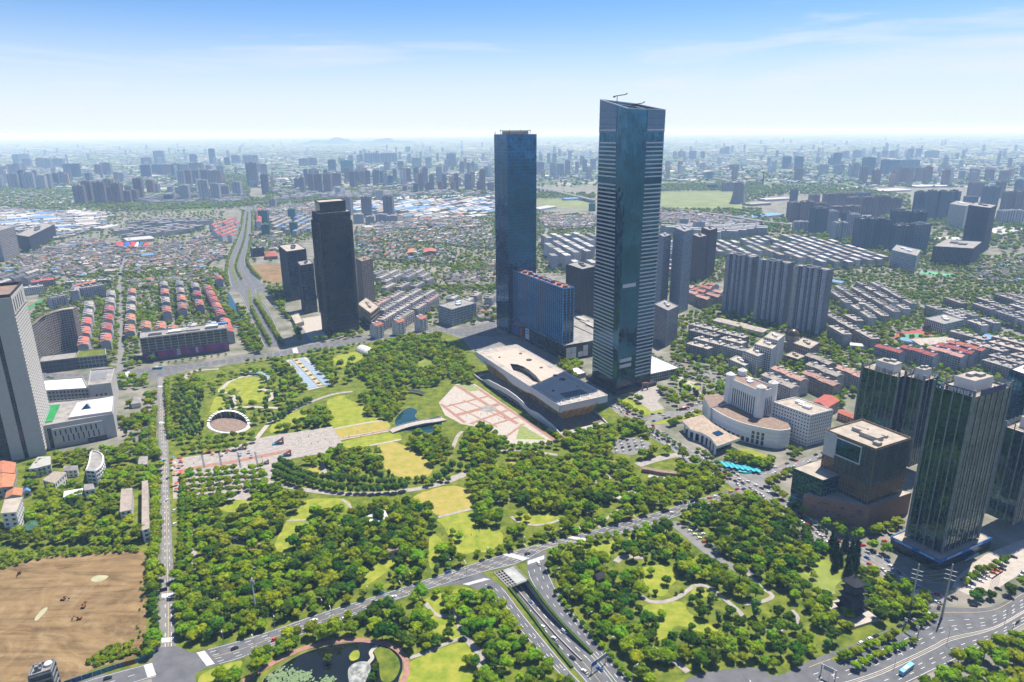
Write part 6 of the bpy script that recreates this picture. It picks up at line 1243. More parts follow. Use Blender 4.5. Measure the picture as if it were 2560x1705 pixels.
for q, a, nm in cand[300:]:
 far = q.length > 2200; rr = rng.random()
 rm = ROOFS['dark' if rr < .55 else 'grey' if rr < .75 else 'tan' if rr < .86 else 'orange' if rr < .93 else 'white' if rr < .97 else 'blue']
 if 'far left' in nm: rm = ROOFS['grey' if rr < .4 else 'white' if rr < .7 else 'tan' if rr < .9 else 'blue']
 house(b, q, a, rng.uniform(8, 15)*(1.6 if far else 1), rng.uniform(6.5, 9)*(1.3 if far else 1), rng.uniform(3.5, 7)*(1.4 if far else 1), rng.uniform(1.4, 2.3), WALLS[rng.choice(('pale', 'grey', 'tan', 'white'))], rm)
b.build('old_town_roofs', label='dense mass of small dark tiled roofs across the old town', cat='houses', kind='stuff')
HALLS = [('J', 60, 700, 250, 690, 60, 'white', 'long white roofed factory hall at the far left'), ('J', 280, 690, 450, 665, 55, 'white', 'second white factory hall at the far left'), ('J', 560, 640, 770, 615, 60, 'white', 'white hall before the railway trees'), ('J', 480, 800, 600, 790, 60, 'white', 'white hall beside the netted block'), ('J', 600, 660, 860, 650, 50, 'white', 'third white hall at the far left'), ('J', 0, 745, 110, 735, 60, 'white', 'white hall at the left edge'), ('J', 840, 780, 990, 750, 40, 'white', 'narrow white block by the slim tower'), ('J', 590, 800, 690, 785, 30, 'white', 'white office row at left'),
 ('J', 1060, 880, 1290, 860, 60, 'white', 'white peaked market tent in the old town'), ('K', 860, 560, 920, 545, 60, 'blue', 'left blue roofed factory hall'), ('K', 1000, 545, 1090, 520, 60, 'blue', 'second blue roofed factory hall'), ('K', 1190, 555, 1330, 530, 70, 'blue', 'third blue roofed factory hall'), ('K', 1340, 560, 1460, 530, 70, 'blue', 'fourth blue roofed factory hall'), ('K', 1200, 520, 1440, 490, 80, 'tan', 'pale factory roof behind the blue halls'), ('K', 1170, 480, 1330, 455, 70, 'white', 'white factory roof behind the towers'), ('K', 1450, 570, 1560, 535, 60, 'white', 'white hall right of the blue ones'), ('K', 1800, 565, 1870, 530, 90, 'blue', 'bright blue roof near the blue tower'), ('K', 1680, 570, 1750, 540, 60, 'white', 'pale hall near the bright blue roof'), ('K', 1740, 610, 1850, 595, 50, 'white', 'low cream hall by the bright blue roof'), ('K', 1560, 590, 1650, 575, 45, 'white', 'white flat hall among old houses'), ('K', 940, 690, 1060, 680, 40, 'white', 'white tented hall among old houses'),
 ('K', 1500, 740, 1620, 735, 25, 'grey', 'long grey hall among trees'), ('K', 1560, 460, 1700, 445, 60, 'white', 'far white factory beyond the flats'), ('K', 1700, 500, 1800, 470, 60, 'tan', 'far tan factory near the motorway'), ('L', 610, 805, 770, 800, 40, 'blue', 'blue site huts on the far meadow'), ('L', 550, 920, 700, 905, 40, 'grey', 'grey sheds behind the glass towers'), ('L', 420, 880, 540, 860, 50, 'white', 'pale sheds behind the glass towers'), ('M', 0, 620, 280, 590, 60, 'blue', 'blue roofed sheds left of the brown towers'), ('M', 730, 400, 900, 390, 60, 'white', 'far white roof on the plain'), ('M', 1000, 415, 1240, 405, 90, 'white', 'broad white roof on the plain'), ('M', 1280, 380, 1560, 375, 80, 'white', 'second broad white roof on the plain'), ('M', 150, 480, 340, 470, 50, 'white', 'pale works building near the cooling tower'), ('M', 40, 515, 190, 505, 50, 'grey', 'dark works building near the cooling tower'),
 ('M', 1345, 770, 1640, 790, 70, 'white', 'low white institute in front of the black headquarters'), ('M', 1900, 740, 2080, 700, 70, 'white', 'curved white institute right of the black headquarters'), ('M', 620, 1090, 740, 1110, 20, 'blue', 'pale blue roofed shed by the ribbed slabs'), ('I', 1460, 240, 1570, 260, 14, 'blue', 'light blue roofed shed by the red court'), ('I', 1580, 270, 1890, 250, 30, 'tan', 'angular pale roofed market beside the red court'), ('I', 2010, 220, 2240, 270, 24, 'blue', 'blue grey roofed hall at the right'), ('I', 230, 110, 560, 190, 22, 'tan', 'long stone block behind the tan flats'), ('J', 1190, 1010, 1290, 1000, 20, 'blue', 'blue roofed shed in the old town'), ('K', 1050, 1280, 1105, 1275, 12, 'blue', 'small blue shed by the black tower'), ('A', 760, 110, 850, 105, 25, 'tan', 'brown barrel roofed hall in the old town'), ('I', 1130, 275, 1300, 290, 14, 'white', 'white low kindergarten near the dome')]
for t, x0, y0, x1, y1, dp, rf, lab in HALLS:
 a, c = g(t, x0, y0, 7), g(t, x1, y1, 7); d = (c-a); L = d.length; d.normalize(); n_ = Vector((-d.y, d.x)); m = a.lerp(c, .5) + n_*dp*.3
 T = thing('factory_hall' if L > 40 else 'shed', lab, 'hall', (m.x, m.y, 0), math.atan2(d.y, d.x)); w_ = MB(); r_ = MB(); h = 8; k = max(1, round(dp/22)); wm = WALLS['white' if rf != 'grey' else 'grey']
 w_.prism([(-L/2, -dp/2), (L/2, -dp/2), (L/2, dp/2), (-L/2, dp/2)], 0, h, wm, cap=False); w_.build('wall', T)
 for i in range(k):
  y0_ = -dp/2 + dp*i/k; y1_ = y0_ + dp/k; ym = (y0_+y1_)/2; z2 = h + 2.2
  r_.face([(-L/2-.5, y0_, h), (L/2+.5, y0_, h), (L/2+.5, ym, z2), (-L/2-.5, ym, z2)], ROOFS[rf]); r_.face([(L/2+.5, y1_, h), (-L/2-.5, y1_, h), (-L/2-.5, ym, z2), (L/2+.5, ym, z2)], ROOFS[rf])
  r_.face([(-L/2-.5, y1_, h), (-L/2-.5, y0_, h), (-L/2-.5, ym, z2)], wm); r_.face([(L/2+.5, y0_, h), (L/2+.5, y1_, h), (L/2+.5, ym, z2)], wm)
 r_.build('roof', T); FOOT.append(Area([m + d*u*L/2 + n_*v*dp/2 for u, v in ((-1, -1), (1, -1), (1, 1), (-1, 1))]))
for k, (x0, x1, m_) in enumerate(((960, 1030, 'r'), (1030, 1080, 'b'), (1080, 1130, 'r'), (1130, 1160, 'w'), (1160, 1200, 'b'), (1200, 1250, 'r'))):
 a, c = g('J', x0, 930, 5), g('J', x1, 930, 5); e, f_ = g('J', x0 + 20, 890, 5), g('J', x1 + 10, 890, 5); mm = mat('canopy_' + m_, {'r': (.55, .06, .08), 'b': (.04, .12, .5), 'w': (.65, .65, .66)}[m_], .7)
 T = thing('market_canopy', ['leftmost red', 'first blue', 'middle red', 'white', 'second blue', 'rightmost red'][k] + ' canopy of the market in the old town', 'canopy', (*a.lerp(f_, .5), 0)); o = a.lerp(f_, .5); b = MB(); b.prism([a-o, c-o, f_-o, e-o], 5, 6.5, mm, scale=.7, bottom=True); b.build('canopy', T); b = MB()
 for p in (a, c, f_, e): b.beam((*((p-o)*.95), 0), (*((p-o)*.95), 5), .4, metalm)
 b.build('posts', T, kind='stuff')
def viaduct(s_, wd, z, label):
 pts = smooth_line(P(s_, z)); T = thing('viaduct', label, 'viaduct', (*pts[0], 0)); o = pts[0]; b = MB(); pr = MB()
 for i in range(len(pts)-1):
  d = (pts[i+1]-pts[i]).normalized(); n_ = Vector((-d.y, d.x))*wd/2; a, c = pts[i]-o, pts[i+1]-o; b.prism([a-n_, c-n_, c+n_, a+n_], z - 2, z, conc, top=asphalt2, bottom=True); pr.prism([a-n_*.5-d*2, a-n_*.5+d*2, a+n_*.5+d*2, a+n_*.5-d*2], 0, z-2, conc)
 b.build('deck', T); pr.build('piers', T, kind='stuff')
viaduct('L 410,725 520,740 650,770 760,795 840,812', 24, 14, 'elevated motorway behind the two glass towers')
viaduct('L 1310,870 1500,885 1700,912 1900,940 2033,962 2300,990', 22, 12, 'elevated railway crossing the far meadow')
viaduct('J -100,610 400,600 900,580 1500,560 2300,545 2600,535', 14, 10, 'low dark railway bridge beyond the old town')
b = MB(); cols = [TW[k] for k in 'lbwlo'] + [WALLS['white'], WALLS['pale'], ROOFS['white'], ROOFS['grey'], ROOFS['blue']]
for i in range(9000):
 yy = 380 + 90*rng.random()**1.3 if rng.random() < .7 else rng.uniform(345, 385); q = ground(rng.uniform(-150, 2710), yy)
 if q.length < 2300 or not clear_of(q, 0, FOOT): continue
 if 1290 < proj((q.x, q.y, 0))[0] < 2150 and q.length < 4300: continue
 far = q.length/1000; s_ = 1 + max(0, far - 4)*.12
 if rng.random() < .035 and q.length > 3500: w_, d_, h_ = rng.uniform(20, 34), rng.uniform(14, 22), rng.uniform(35, 95)
 else: w_, d_, h_ = rng.uniform(14, 60)*s_, rng.uniform(10, 26)*s_, rng.uniform(4, 11)
 a = rng.choice((.5, .5, 2.05)) + rng.uniform(-.15, .15); u = Vector((math.cos(a), math.sin(a)))*w_/2; v = Vector((-math.sin(a), math.cos(a)))*d_/2
 m_ = rng.choice(cols[:5]) if h_ > 30 else rng.choice(cols[2:]); b.prism([q-u-v, q+u-v, q+u+v, q-u+v], 0, h_, WALLS[rng.choice(('pale', 'grey', 'lilac'))] if h_ < 30 else m_, top=m_)
b.build('distant_town', label='endless low blocks of the hazy town towards the horizon', cat='town', kind='stuff')
def hills(s_, wid, hh_, label):
 b = MB(); c = ground(*s_); n = 40; R = 3
 for i in range(n):
  for j in range(R):
   def pt(i_, j_): x = i_/n*2-1; prof = max(0, (1-x*x))**1.2*(.75+.25*math.sin(x*7+hh_)+.12*math.sin(x*19)); return (c.x + x*wid, c.y + (j_-R/2)*500, hh_*prof*(1-(j_/R*2-1)**2) if 0 < j_ < R else 0)
   b.face([pt(i, j), pt(i+1, j), pt(i+1, j+1), pt(i, j+1)], mat('wooded_hill', (.05, .07, .03), .95))
 b.build('hills', label=label, cat='hills', kind='structure', smooth=True)
hills((835, 358), 900, 170, 'broad low hill on the left of the hazy horizon'); hills((965, 357), 900, 140, 'second flatter hill on the hazy horizon')
# ================================================================== TREES
def leaf_mat(name, col, dark, hue=.03, rnd=.4):
 m = bpy.data.materials.new(name); m.use_nodes = True; n = m.node_tree; n.nodes.clear()
 o = N(n, 'OutputMaterial'); d = N(n, 'BsdfDiffuse'); tr = N(n, 'BsdfTranslucent'); mx = N(n, 'MixShader'); mx.inputs['Fac'].default_value = .25
 t = N(n, 'TexCoord'); nn = N(n, 'TexNoise'); nn.inputs['Scale'].default_value = .55; nn.inputs['Detail'].default_value = 4; r = N(n, 'ValToRGB')
 r.color_ramp.elements[0].position = .38; r.color_ramp.elements[0].color = (*dark, 1); r.color_ramp.elements[1].position = .62; r.color_ramp.elements[1].color = (*col, 1)
 oi = N(n, 'ObjectInfo'); ad = N(n, 'VectorMath'); ad.operation = 'ADD'; n.links.new(t.outputs['Object'], ad.inputs[0]); n.links.new(oi.outputs['Location'], ad.inputs[1])
 n.links.new(ad.outputs['Vector'], nn.inputs['Vector']); n.links.new(nn.outputs['Fac'], r.inputs['Fac'])
 h = N(n, 'HueSaturation'); a = N(n, 'MapRange'); a.inputs['To Min'].default_value = 1-rnd; a.inputs['To Max'].default_value = 1+rnd; wn = N(n, 'TexWhiteNoise'); wn.noise_dimensions = '1D'; a2 = N(n, 'MapRange'); a2.inputs['To Min'].default_value = .5-hue; a2.inputs['To Max'].default_value = .5+hue
 n.links.new(oi.outputs['Random'], a.inputs['Value']); n.links.new(oi.outputs['Random'], wn.inputs['W']); n.links.new(wn.outputs['Value'], a2.inputs['Value'])
 n.links.new(a.outputs['Result'], h.inputs['Value']); n.links.new(a2.outputs['Result'], h.inputs['Hue']); n.links.new(r.outputs['Color'], h.inputs['Color'])
 n.links.new(h.outputs['Color'], d.inputs['Color']); n.links.new(h.outputs['Color'], tr.inputs['Color']); n.links.new(d.outputs[0], mx.inputs[1]); n.links.new(tr.outputs[0], mx.inputs[2]); n.links.new(mx.outputs[0], o.inputs['Surface'])
 return m
bark = mat('bark', (.11, .085, .06), .95, var=.2, scale=2)
LM = {'c': leaf_mat('camphor_leaves', (.232, .292, .008), (.092, .165, .006)), 'd': leaf_mat('dark_leaves', (.070, .138, .010), (.026, .068, .006)), 'f': leaf_mat('fresh_leaves', (.175, .29, .010), (.085, .172, .008)), 'y': leaf_mat('yellow_leaves', (.30, .32, .015), (.17, .21, .015), .01, .15), 'k': leaf_mat('conifer_needles', (.030, .065, .020), (.014, .036, .014), .01, .15), 'w': leaf_mat('feathery_leaves', (.145, .225, .040), (.085, .15, .028)), 'p': leaf_mat('plane_leaves', (.105, .185, .022), (.058, .120, .014), .012, .15)}
def ico(n=1):
 t = (1 + 5**.5)/2; v = [Vector(p).normalized() for p in ((-1, t, 0), (1, t, 0), (-1, -t, 0), (1, -t, 0), (0, -1, t), (0, 1, t), (0, -1, -t), (0, 1, -t), (t, 0, -1), (t, 0, 1), (-t, 0, -1), (-t, 0, 1))]
 f = [(0, 11, 5), (0, 5, 1), (0, 1, 7), (0, 7, 10), (0, 10, 11), (1, 5, 9), (5, 11, 4), (11, 10, 2), (10, 7, 6), (7, 1, 8), (3, 9, 4), (3, 4, 2), (3, 2, 6), (3, 6, 8), (3, 8, 9), (4, 9, 5), (2, 4, 11), (6, 2, 10), (8, 6, 7), (9, 8, 1)]
 for _ in range(n):
  mid = {}; nf = []
  def mp2(a, b_):
   k = (min(a, b_), max(a, b_))
   if k not in mid: v.append(((v[a]+v[b_])/2).normalized()); mid[k] = len(v)-1
   return mid[k]
  for a, b_, c in f: x, y, z = mp2(a, b_), mp2(b_, c), mp2(c, a); nf += [(a, x, z), (b_, y, x), (c, z, y), (x, y, z)]
  f = nf
 return v, f
ICO = ico(1)
def crown_mesh(kind, seed, dens=1.0):
 r = random.Random(seed); b = MB(); m = LM[kind]; lobes = []
 if kind == 'k':
  H = 15.0
  for i in range(14): z = 1.2 + i*H/14; R = 2.9*(1 - (i/14)**1.3) + .25; lobes.append((Vector((r.uniform(-.3, .3), r.uniform(-.3, .3), z)), R, .75))
 elif kind == 'w':
  for i in range(7): a = r.uniform(0, 6.3); lobes.append((Vector((math.cos(a)*r.uniform(0, 1.3), math.sin(a)*r.uniform(0, 1.3), r.uniform(2.6, 7.2))), r.uniform(.9, 1.5), 1.2))
 elif kind == 'p':
  lobes.append((Vector((0, 0, 5.0)), 2.7, 1.15))
  for i in range(9): a = i*2.4; lobes.append((Vector((math.cos(a)*1.7, math.sin(a)*1.7, 3.6 + i*.4)), r.uniform(1.0, 1.5), 1.0))
 else:
  R = 3.6; lobes.append((Vector((0, 0, 5.0)), 2.6, .85))
  for i in range(r.randint(9, 13)):
   a = i*2.399 + r.uniform(-.4, .4); e = r.uniform(-.35, 1.25); d = Vector((math.cos(a)*math.cos(e), math.sin(a)*math.cos(e), math.sin(e)*.72)); lobes.append((Vector((0, 0, 4.8)) + d*R*r.uniform(.55, .85), r.uniform(1.1, 1.9), .8))
 for c, R, fz in lobes:
  k = len(b.v); rr = .80
  b.v += [tuple(c + Vector((p.x, p.y, p.z*fz))*R*rr*r.uniform(.86, 1.1)) for p in ICO[0]]; mi = b.mi(m)
  for f in ICO[1]: b.f.append(tuple(k + i for i in f)); b.m.append(mi)
 tot = sum(R*R for _, R, _ in lobes)
 for c, R, fz in lobes:
  for i in range(int((560 if kind != 'k' else 700)*dens*R*R/tot) + 4):
   d = Vector((r.gauss(0, 1), r.gauss(0, 1), r.gauss(.25, 1))).normalized(); p = c + Vector((d.x, d.y, d.z*fz))*R*r.uniform(.84, 1.08)
   nn = (d + Vector((r.uniform(-.42, .42), r.uniform(-.42, .42), r.uniform(-.1, .75)))).normalized(); u = nn.orthogonal().normalized(); v = nn.cross(u); s_ = r.uniform(.30, .60)*(1.0 if dens >= .9 else 1.7); a = r.uniform(0, 6.3)
   u, v = u*math.cos(a) + v*math.sin(a), v*math.cos(a) - u*math.sin(a)
   b.face([p - u*s_, p - v*s_*.7, p + u*s_, p + v*s_*.7], m)
 return b.mesh(kind + '_crown')
def trunk_mesh(kind, seed):
 r = random.Random(seed); b = MB(); top = {'k': 12, 'w': 6.5, 'p': 5.5}.get(kind, 4.6)
 b.ring([(.28, 0), (.2, top*.4), (.12, top*.8), (.05, top)], bark, 6)
 for i in range(4): a = i*1.7 + seed; z = top*(.45 + .1*i); b.beam((0, 0, z), (math.cos(a)*1.5, math.sin(a)*1.5, z + 1.3), .13, bark)
 return b.mesh(kind + '_trunk')
CROWNS = {k: [crown_mesh(k, 10*i + ord(k)) for i in range(6 if k in 'cdf' else 3)] for k in LM}
FARCROWNS = {k: [crown_mesh(k, 10*i + ord(k), .28) for i in range(3)] for k in 'cdfkw'}
TRUNKS = {k: trunk_mesh(k, 3) for k in LM}
TREES = []
GRID = {}
def spaced(q, d):
 k = (int(q.x//8), int(q.y//8))
 for i in (-1, 0, 1):
  for j in (-1, 0, 1):
   for p, e in GRID.get((k[0]+i, k[1]+j), ()):
    if (p - q).length < (d + e)/2: return False
 return True
def add_tree(q, kind, sc, label, group, name, d=5):
 GRID.setdefault((int(q.x//8), int(q.y//8)), []).append((q, d)); TREES.append((q, kind, sc, label, group, name))
tr_ = random.Random(5)
NMS = {'c': 'broadleaf_tree', 'f': 'broadleaf_tree', 'd': 'evergreen_tree', 'y': 'yellow_tree', 'k': 'conifer_tree', 'w': 'feathery_tree', 'p': 'plane_tree', 's': 'shrub'}
WRD = {'c': 'lumpy yellow green tree', 'f': 'fresh green leafy tree', 'd': 'dark evergreen tree', 'y': 'bright yellow green tree', 'k': 'dark pointed conifer', 'w': 'thin feathery tree', 'p': 'neat round plane tree'}
def grove(poly, sp, mix, where, sc=(.66, 1.3), z=4.5, check=True, name=None, dens=1.0):
 pg = P(poly, z); xs = [p.x for p in pg]; ys = [p.y for p in pg]; ar = abs(sum(pg[i].x*pg[(i+1) % len(pg)].y - pg[(i+1) % len(pg)].x*pg[i].y for i in range(len(pg))))/2
 n = int(ar/(sp*sp)*8); kinds = ''.join(k*int(v) for k, v in zip(mix[::2], mix[1::2]))
 for _ in range(n):
  q = Vector((tr_.uniform(min(xs), max(xs)), tr_.uniform(min(ys), max(ys)))); s_ = tr_.uniform(*sc); d = sp*s_*.85; s_ *= 1.16
  if not inside(q, pg) or not spaced(q, d) or (check and off_limits(q)) or tr_.random() > dens: continue
  k = tr_.choice(kinds); add_tree(q, k, s_, WRD[k] + ' ' + where, where, name or NMS[k], d)
def nth(n): return '%d%s' % (n, 'th' if 10 < n % 100 < 14 else {1: 'st', 2: 'nd', 3: 'rd'}.get(n % 10, 'th'))
def end_of(a, c):
 a, c = proj((*a, 0)), proj((*c, 0)); d = (c[0]-a[0], c[1]-a[1]); return ('left' if d[0] > 0 else 'right') if abs(d[0]) > abs(d[1]) else ('top' if d[1] > 0 else 'bottom')
def tree_row(line, sp, kind, where, sc=(.6, .8), name='street_tree', z=3.0, jit=.6):
 pts = smooth_line(P(line, z), 3); n = 0; acc = 0; e_ = end_of(pts[0], pts[-1])
 for i in range(len(pts)-1):
  L = (pts[i+1]-pts[i]).length; t = sp - acc if acc else 0
  while t < L:
   q = pts[i].lerp(pts[i+1], t/L) + Vector((tr_.uniform(-jit, jit), tr_.uniform(-jit, jit))); n += 1; k = tr_.choice(kind)
   add_tree(q, k, tr_.uniform(*sc)*1.2, 'street tree, %s from %s along %s' % (nth(n), e_, where), where, name, 4); t += sp
  acc = L - (t - sp)
def trees_at(t, pts, kind, where, sc=(.6, .8), name='street_tree', z=3.0):
 for i, w_ in enumerate(pts.split()):
  x, y = w_.split(','); k = tr_.choice(kind); add_tree(g(t, float(x), float(y), z), k, tr_.uniform(*sc), '%s tree in order of rows %s' % (nth(i+1), where), where, name, 4)
trees_at('E', '690,1385 735,1380 775,1355 825,1340 875,1305 930,1295 975,1262 1020,1255 1062,1228 1130,1298 1208,1160 1248,1145 1290,1118 1342,1102', 'cf', 'on the verge beside the wide avenue', (.62, .8))
trees_at('E', '798,1455 838,1428 885,1403 935,1380 978,1362 1025,1338 1077,1312 1197,1270', 'cf', 'on the narrow strip inside the wide avenue', (.6, .75))
tree_row('C 20,1215 85,1190 205,1145 310,1110 425,1080 550,1050 640,1005 755,985 840,960 930,930 1020,885 1100,860', 11, 'cfc', 'the near edge of the avenue below the dense grove', (.6, .85))
tree_row('D -20,660 110,640 230,595 330,570 470,545 570,520 680,490 780,450 880,430', 9, 'f', 'the avenue beside the zebra crossing', (.55, .75))
tree_row('D 520,660 560,640 640,610 720,590 790,575 870,550 920,545', 8, 'cf', 'the garden side of the avenue', (.65, .85)); tree_row('D 960,520 1040,500 1100,480 1160,465 1240,440 1300,420', 9, 'f', 'the garden verge near the parked cars', (.5, .65))
tree_row('D 530,930 600,1000 680,1100 760,1190 850,1290 960,1420 1060,1540', 5.5, 'df', 'the service road beside the underpass', (.32, .5)); tree_row('D 190,1060 250,1140 340,1270 430,1360 500,1440', 9, 'c', 'the slip road kerb', (.35, .5))
tree_row('B 1005,280 1010,370 1005,500 1010,640 995,760 985,860 985,960', 6.5, 'c', 'the left kerb of the straight street', (.85, 1.1)); tree_row('B 1000,1010 990,1100 1010,1150 1010,1230', 7, 'cd', 'the straight street by the hoarding', (.6, .8))
tree_row('B 1185,290 1185,400 1180,520 1175,640 1165,740 1165,850', 6, 'cf', 'the right kerb of the straight street', (.55, .75)); tree_row('B 1215,320 1225,440 1225,560 1225,700 1220,800', 6.5, 'cf', 'the second row right of the straight street', (.6, .8)); tree_row('A 1110,1400 1110,1300 1110,1190 1130,1100', 6, 'c', 'the office side of the straight street', (.7, .9)); tree_row('A 1240,1300 1225,1180 1220,1050 1210,960 1215,900', 6, 'cf', 'the park side of the straight street', (.7, .9))
tree_row('G 10,470 100,455 210,440 320,425 430,410 560,395', 9, 'f', 'the shopping block side of the north road', (.4, .55)); tree_row('G 60,600 200,570 330,520', 9, 'c', 'the park side of the north road', (.5, .6)); tree_row('G 700,455 900,430 1150,400', 9, 'f', 'the middle of the north road verge', (.5, .65)); tree_row('G 1240,360 1360,350 1500,330 1640,305', 8, 'c', 'the north road opposite the dark tower', (.45, .6))
for k, s_ in enumerate(('G 885,320 870,290 845,250 800,170 760,90 730,20', 'G 985,310 950,260 900,180 860,110 830,60', 'K 110,1230 150,1290 200,1380 250,1460 300,1540')): tree_row(s_, 6.5, 'cd', ['the canal side median', 'the dark tower side median', 'the outer median'][k] + ' of the boulevard', (.6, .85))
tree_row('J 1900,1180 1918,1050 1955,950 1995,860 2028,760 2040,660', 8, 'dc', 'the left verge of the far boulevard', (.7, 1)); tree_row('J 2190,1200 2090,1090 2085,1000 2110,900 2122,780 2120,680', 8, 'dc', 'the right verge of the far boulevard', (.7, 1)); tree_row('J 2030,1200 1985,1100 2010,1000 2050,880 2070,760 2085,640', 8, 'dc', 'the far boulevard median', (.5, .7)); tree_row('I 120,960 180,1000 280,1090 330,1140', 8, 'f', 'the courthouse pavement', (.5, .65)); tree_row('I 640,1240 720,1300 790,1350 840,1390', 9, 'c', 'the pavement beside the brown cube', (.7, .95)); tree_row('I 590,1190 640,1160 700,1130 755,1100', 8, 'c', 'the lane beside the brown cube', (.7, .9)); tree_row('H 1860,1010 1960,1060 2060,1120 2140,1180', 8, 'f', 'the busy street near the courthouse portico', (.55, .7)); tree_row('H 1850,420 1950,470 2050,510 2200,580', 8, 'w', 'the street behind the tall tower', (.6, .8)); tree_row('H 1600,780 1700,850 1780,880', 8, 'c', 'the tower garden kerb', (.6, .8))
tree_row('E 340,330 420,400 520,470 620,540', 8, 'w', 'the busy street beside the brown cube', (.5, .65)); tree_row('E 1710,770 1780,735 1840,700 1900,670', 7, 'c', 'the far row in the office car park', (.5, .7)); tree_row('E 1570,850 1630,820 1680,780', 6.5, 'c', 'the near row in the office car park', (.6, .8))
for r0, r1, n0, w_ in ((1092, 3, 9, 'in the upper tree pits of the pale plaza'), (1350, 5, 10, 'in the lower tree pits of the pale plaza')):
 trees_at('G', ' '.join('%d,%d' % (175 + 70*i + 9*j + tr_.uniform(-8, 8), r0 + 40*j - 5*i + tr_.uniform(-6, 6)) for j in range(r1) for i in range(n0) if tr_.random() < .85), 'ccf', w_, (.8, 1.05))
grove('B 560,1440 680,1350 860,1300 890,1380 780,1420 620,1470', 3.2, 'f1c1', 'in the weeds at the near edge of the building site', (.16, .34), .5, False, 'weed_clump'); grove('B 0,740 330,705 680,700 900,690 900,730 640,740 330,760 150,800 0,840', 4, 'f1c1d1', 'in the weeds at the far edge of the building site', (.16, .4), .5, False, 'weed_clump'); grove('B 900,900 955,760 955,1290 930,1380 880,1400', 4, 'c1', 'in the weeds along the site fence', (.12, .25), .5, False, 'weed_clump', .6)
for k, s_ in enumerate(('G 920,1290 1000,1330 1150,1390 1240,1420 1330,1450 1450,1470 1600,1480 1750,1480 1900,1470 2000,1450', 'G 960,1250 1060,1310 1180,1360 1300,1380 1430,1400 1560,1400 1700,1410 1850,1420 1950,1420', 'G 920,1350 1030,1400 1130,1430')): tree_row(s_, 6.6, 'p', ['the outer', 'the inner', 'the short'][k] + ' side of the curved plane tree walk', (.8, 1.0), 'plane_tree', 4.5)
tree_row('G 880,930 960,900 1060,830 1130,790 1230,750', 6, 'p', 'the curved tree walk in mid park', (.7, .9), 'plane_tree', 4); tree_row('G 1980,1400 2050,1395 2110,1385 2150,1420', 8, 'p', 'the end of the plane walk', (.6, .7), 'plane_tree', 4); tree_row('H 190,1340 260,1290 340,1300 440,1290', 7, 'p', 'the plane trees above the dry lawn', (.8, 1), 'plane_tree', 4.5); tree_row('H 20,1390 70,1430 140,1370 190,1400 250,1380', 8, 'p', 'the plane walk by the lower lawn', (.65, .8), 'plane_tree', 4); tree_row('H 690,1160 790,1130 850,1140 930,1140 1000,1120 1060,1130 1140,1150', 8, 'f', 'the museum forecourt edge', (.7, .85)); tree_row('H 440,560 520,640 640,720 800,830', 2.2, 'd', 'the museum wall', (.25, .35), 'shrub', 1.5); tree_row('H 900,930 960,960 1020,1000 1100,1060', 2.4, 'd', 'the museum wall end', (.4, .55), 'shrub', 2)
trees_at('C', '1490,1120 1470,1220 1580,1220 1610,1420 1660,1420 1500,500 1550,540 1490,560 1740,440 1320,160 1290,120 1250,130 1190,130 1430,130 1400,100 620,350 1470,930 1390,930', 'cd', 'standing alone on an open park lawn', (.7, 1.0), 'broadleaf_tree', 4)
trees_at('D', '400,320', 'c', 'the wide umbrella shaped tree over the half round lawn', (1.45, 1.5), 'broadleaf_tree', 5); trees_at('D', '330,410 285,380 1210,780 1320,850 1240,920 1280,1080 1500,1170 1610,1200 1550,1010 1120,1040 1560,920', 'cdf', 'standing alone in the walled garden', (.6, .9), 'broadleaf_tree', 4); trees_at('E', '490,815', 'd', 'on the islet in the green pond', (.75, .8), 'broadleaf_tree', 3); trees_at('C', '620,1400 945,1490 960,1450 930,1530', 'd', 'growing in the lily pond', (.6, .75), 'broadleaf_tree', 3)
grove('E 590,610 660,550 800,600 832,750 720,780 650,740', 7.2, 'k1', 'in the tall conifer clump by the green pond', (.85, 1.0), 6, False);
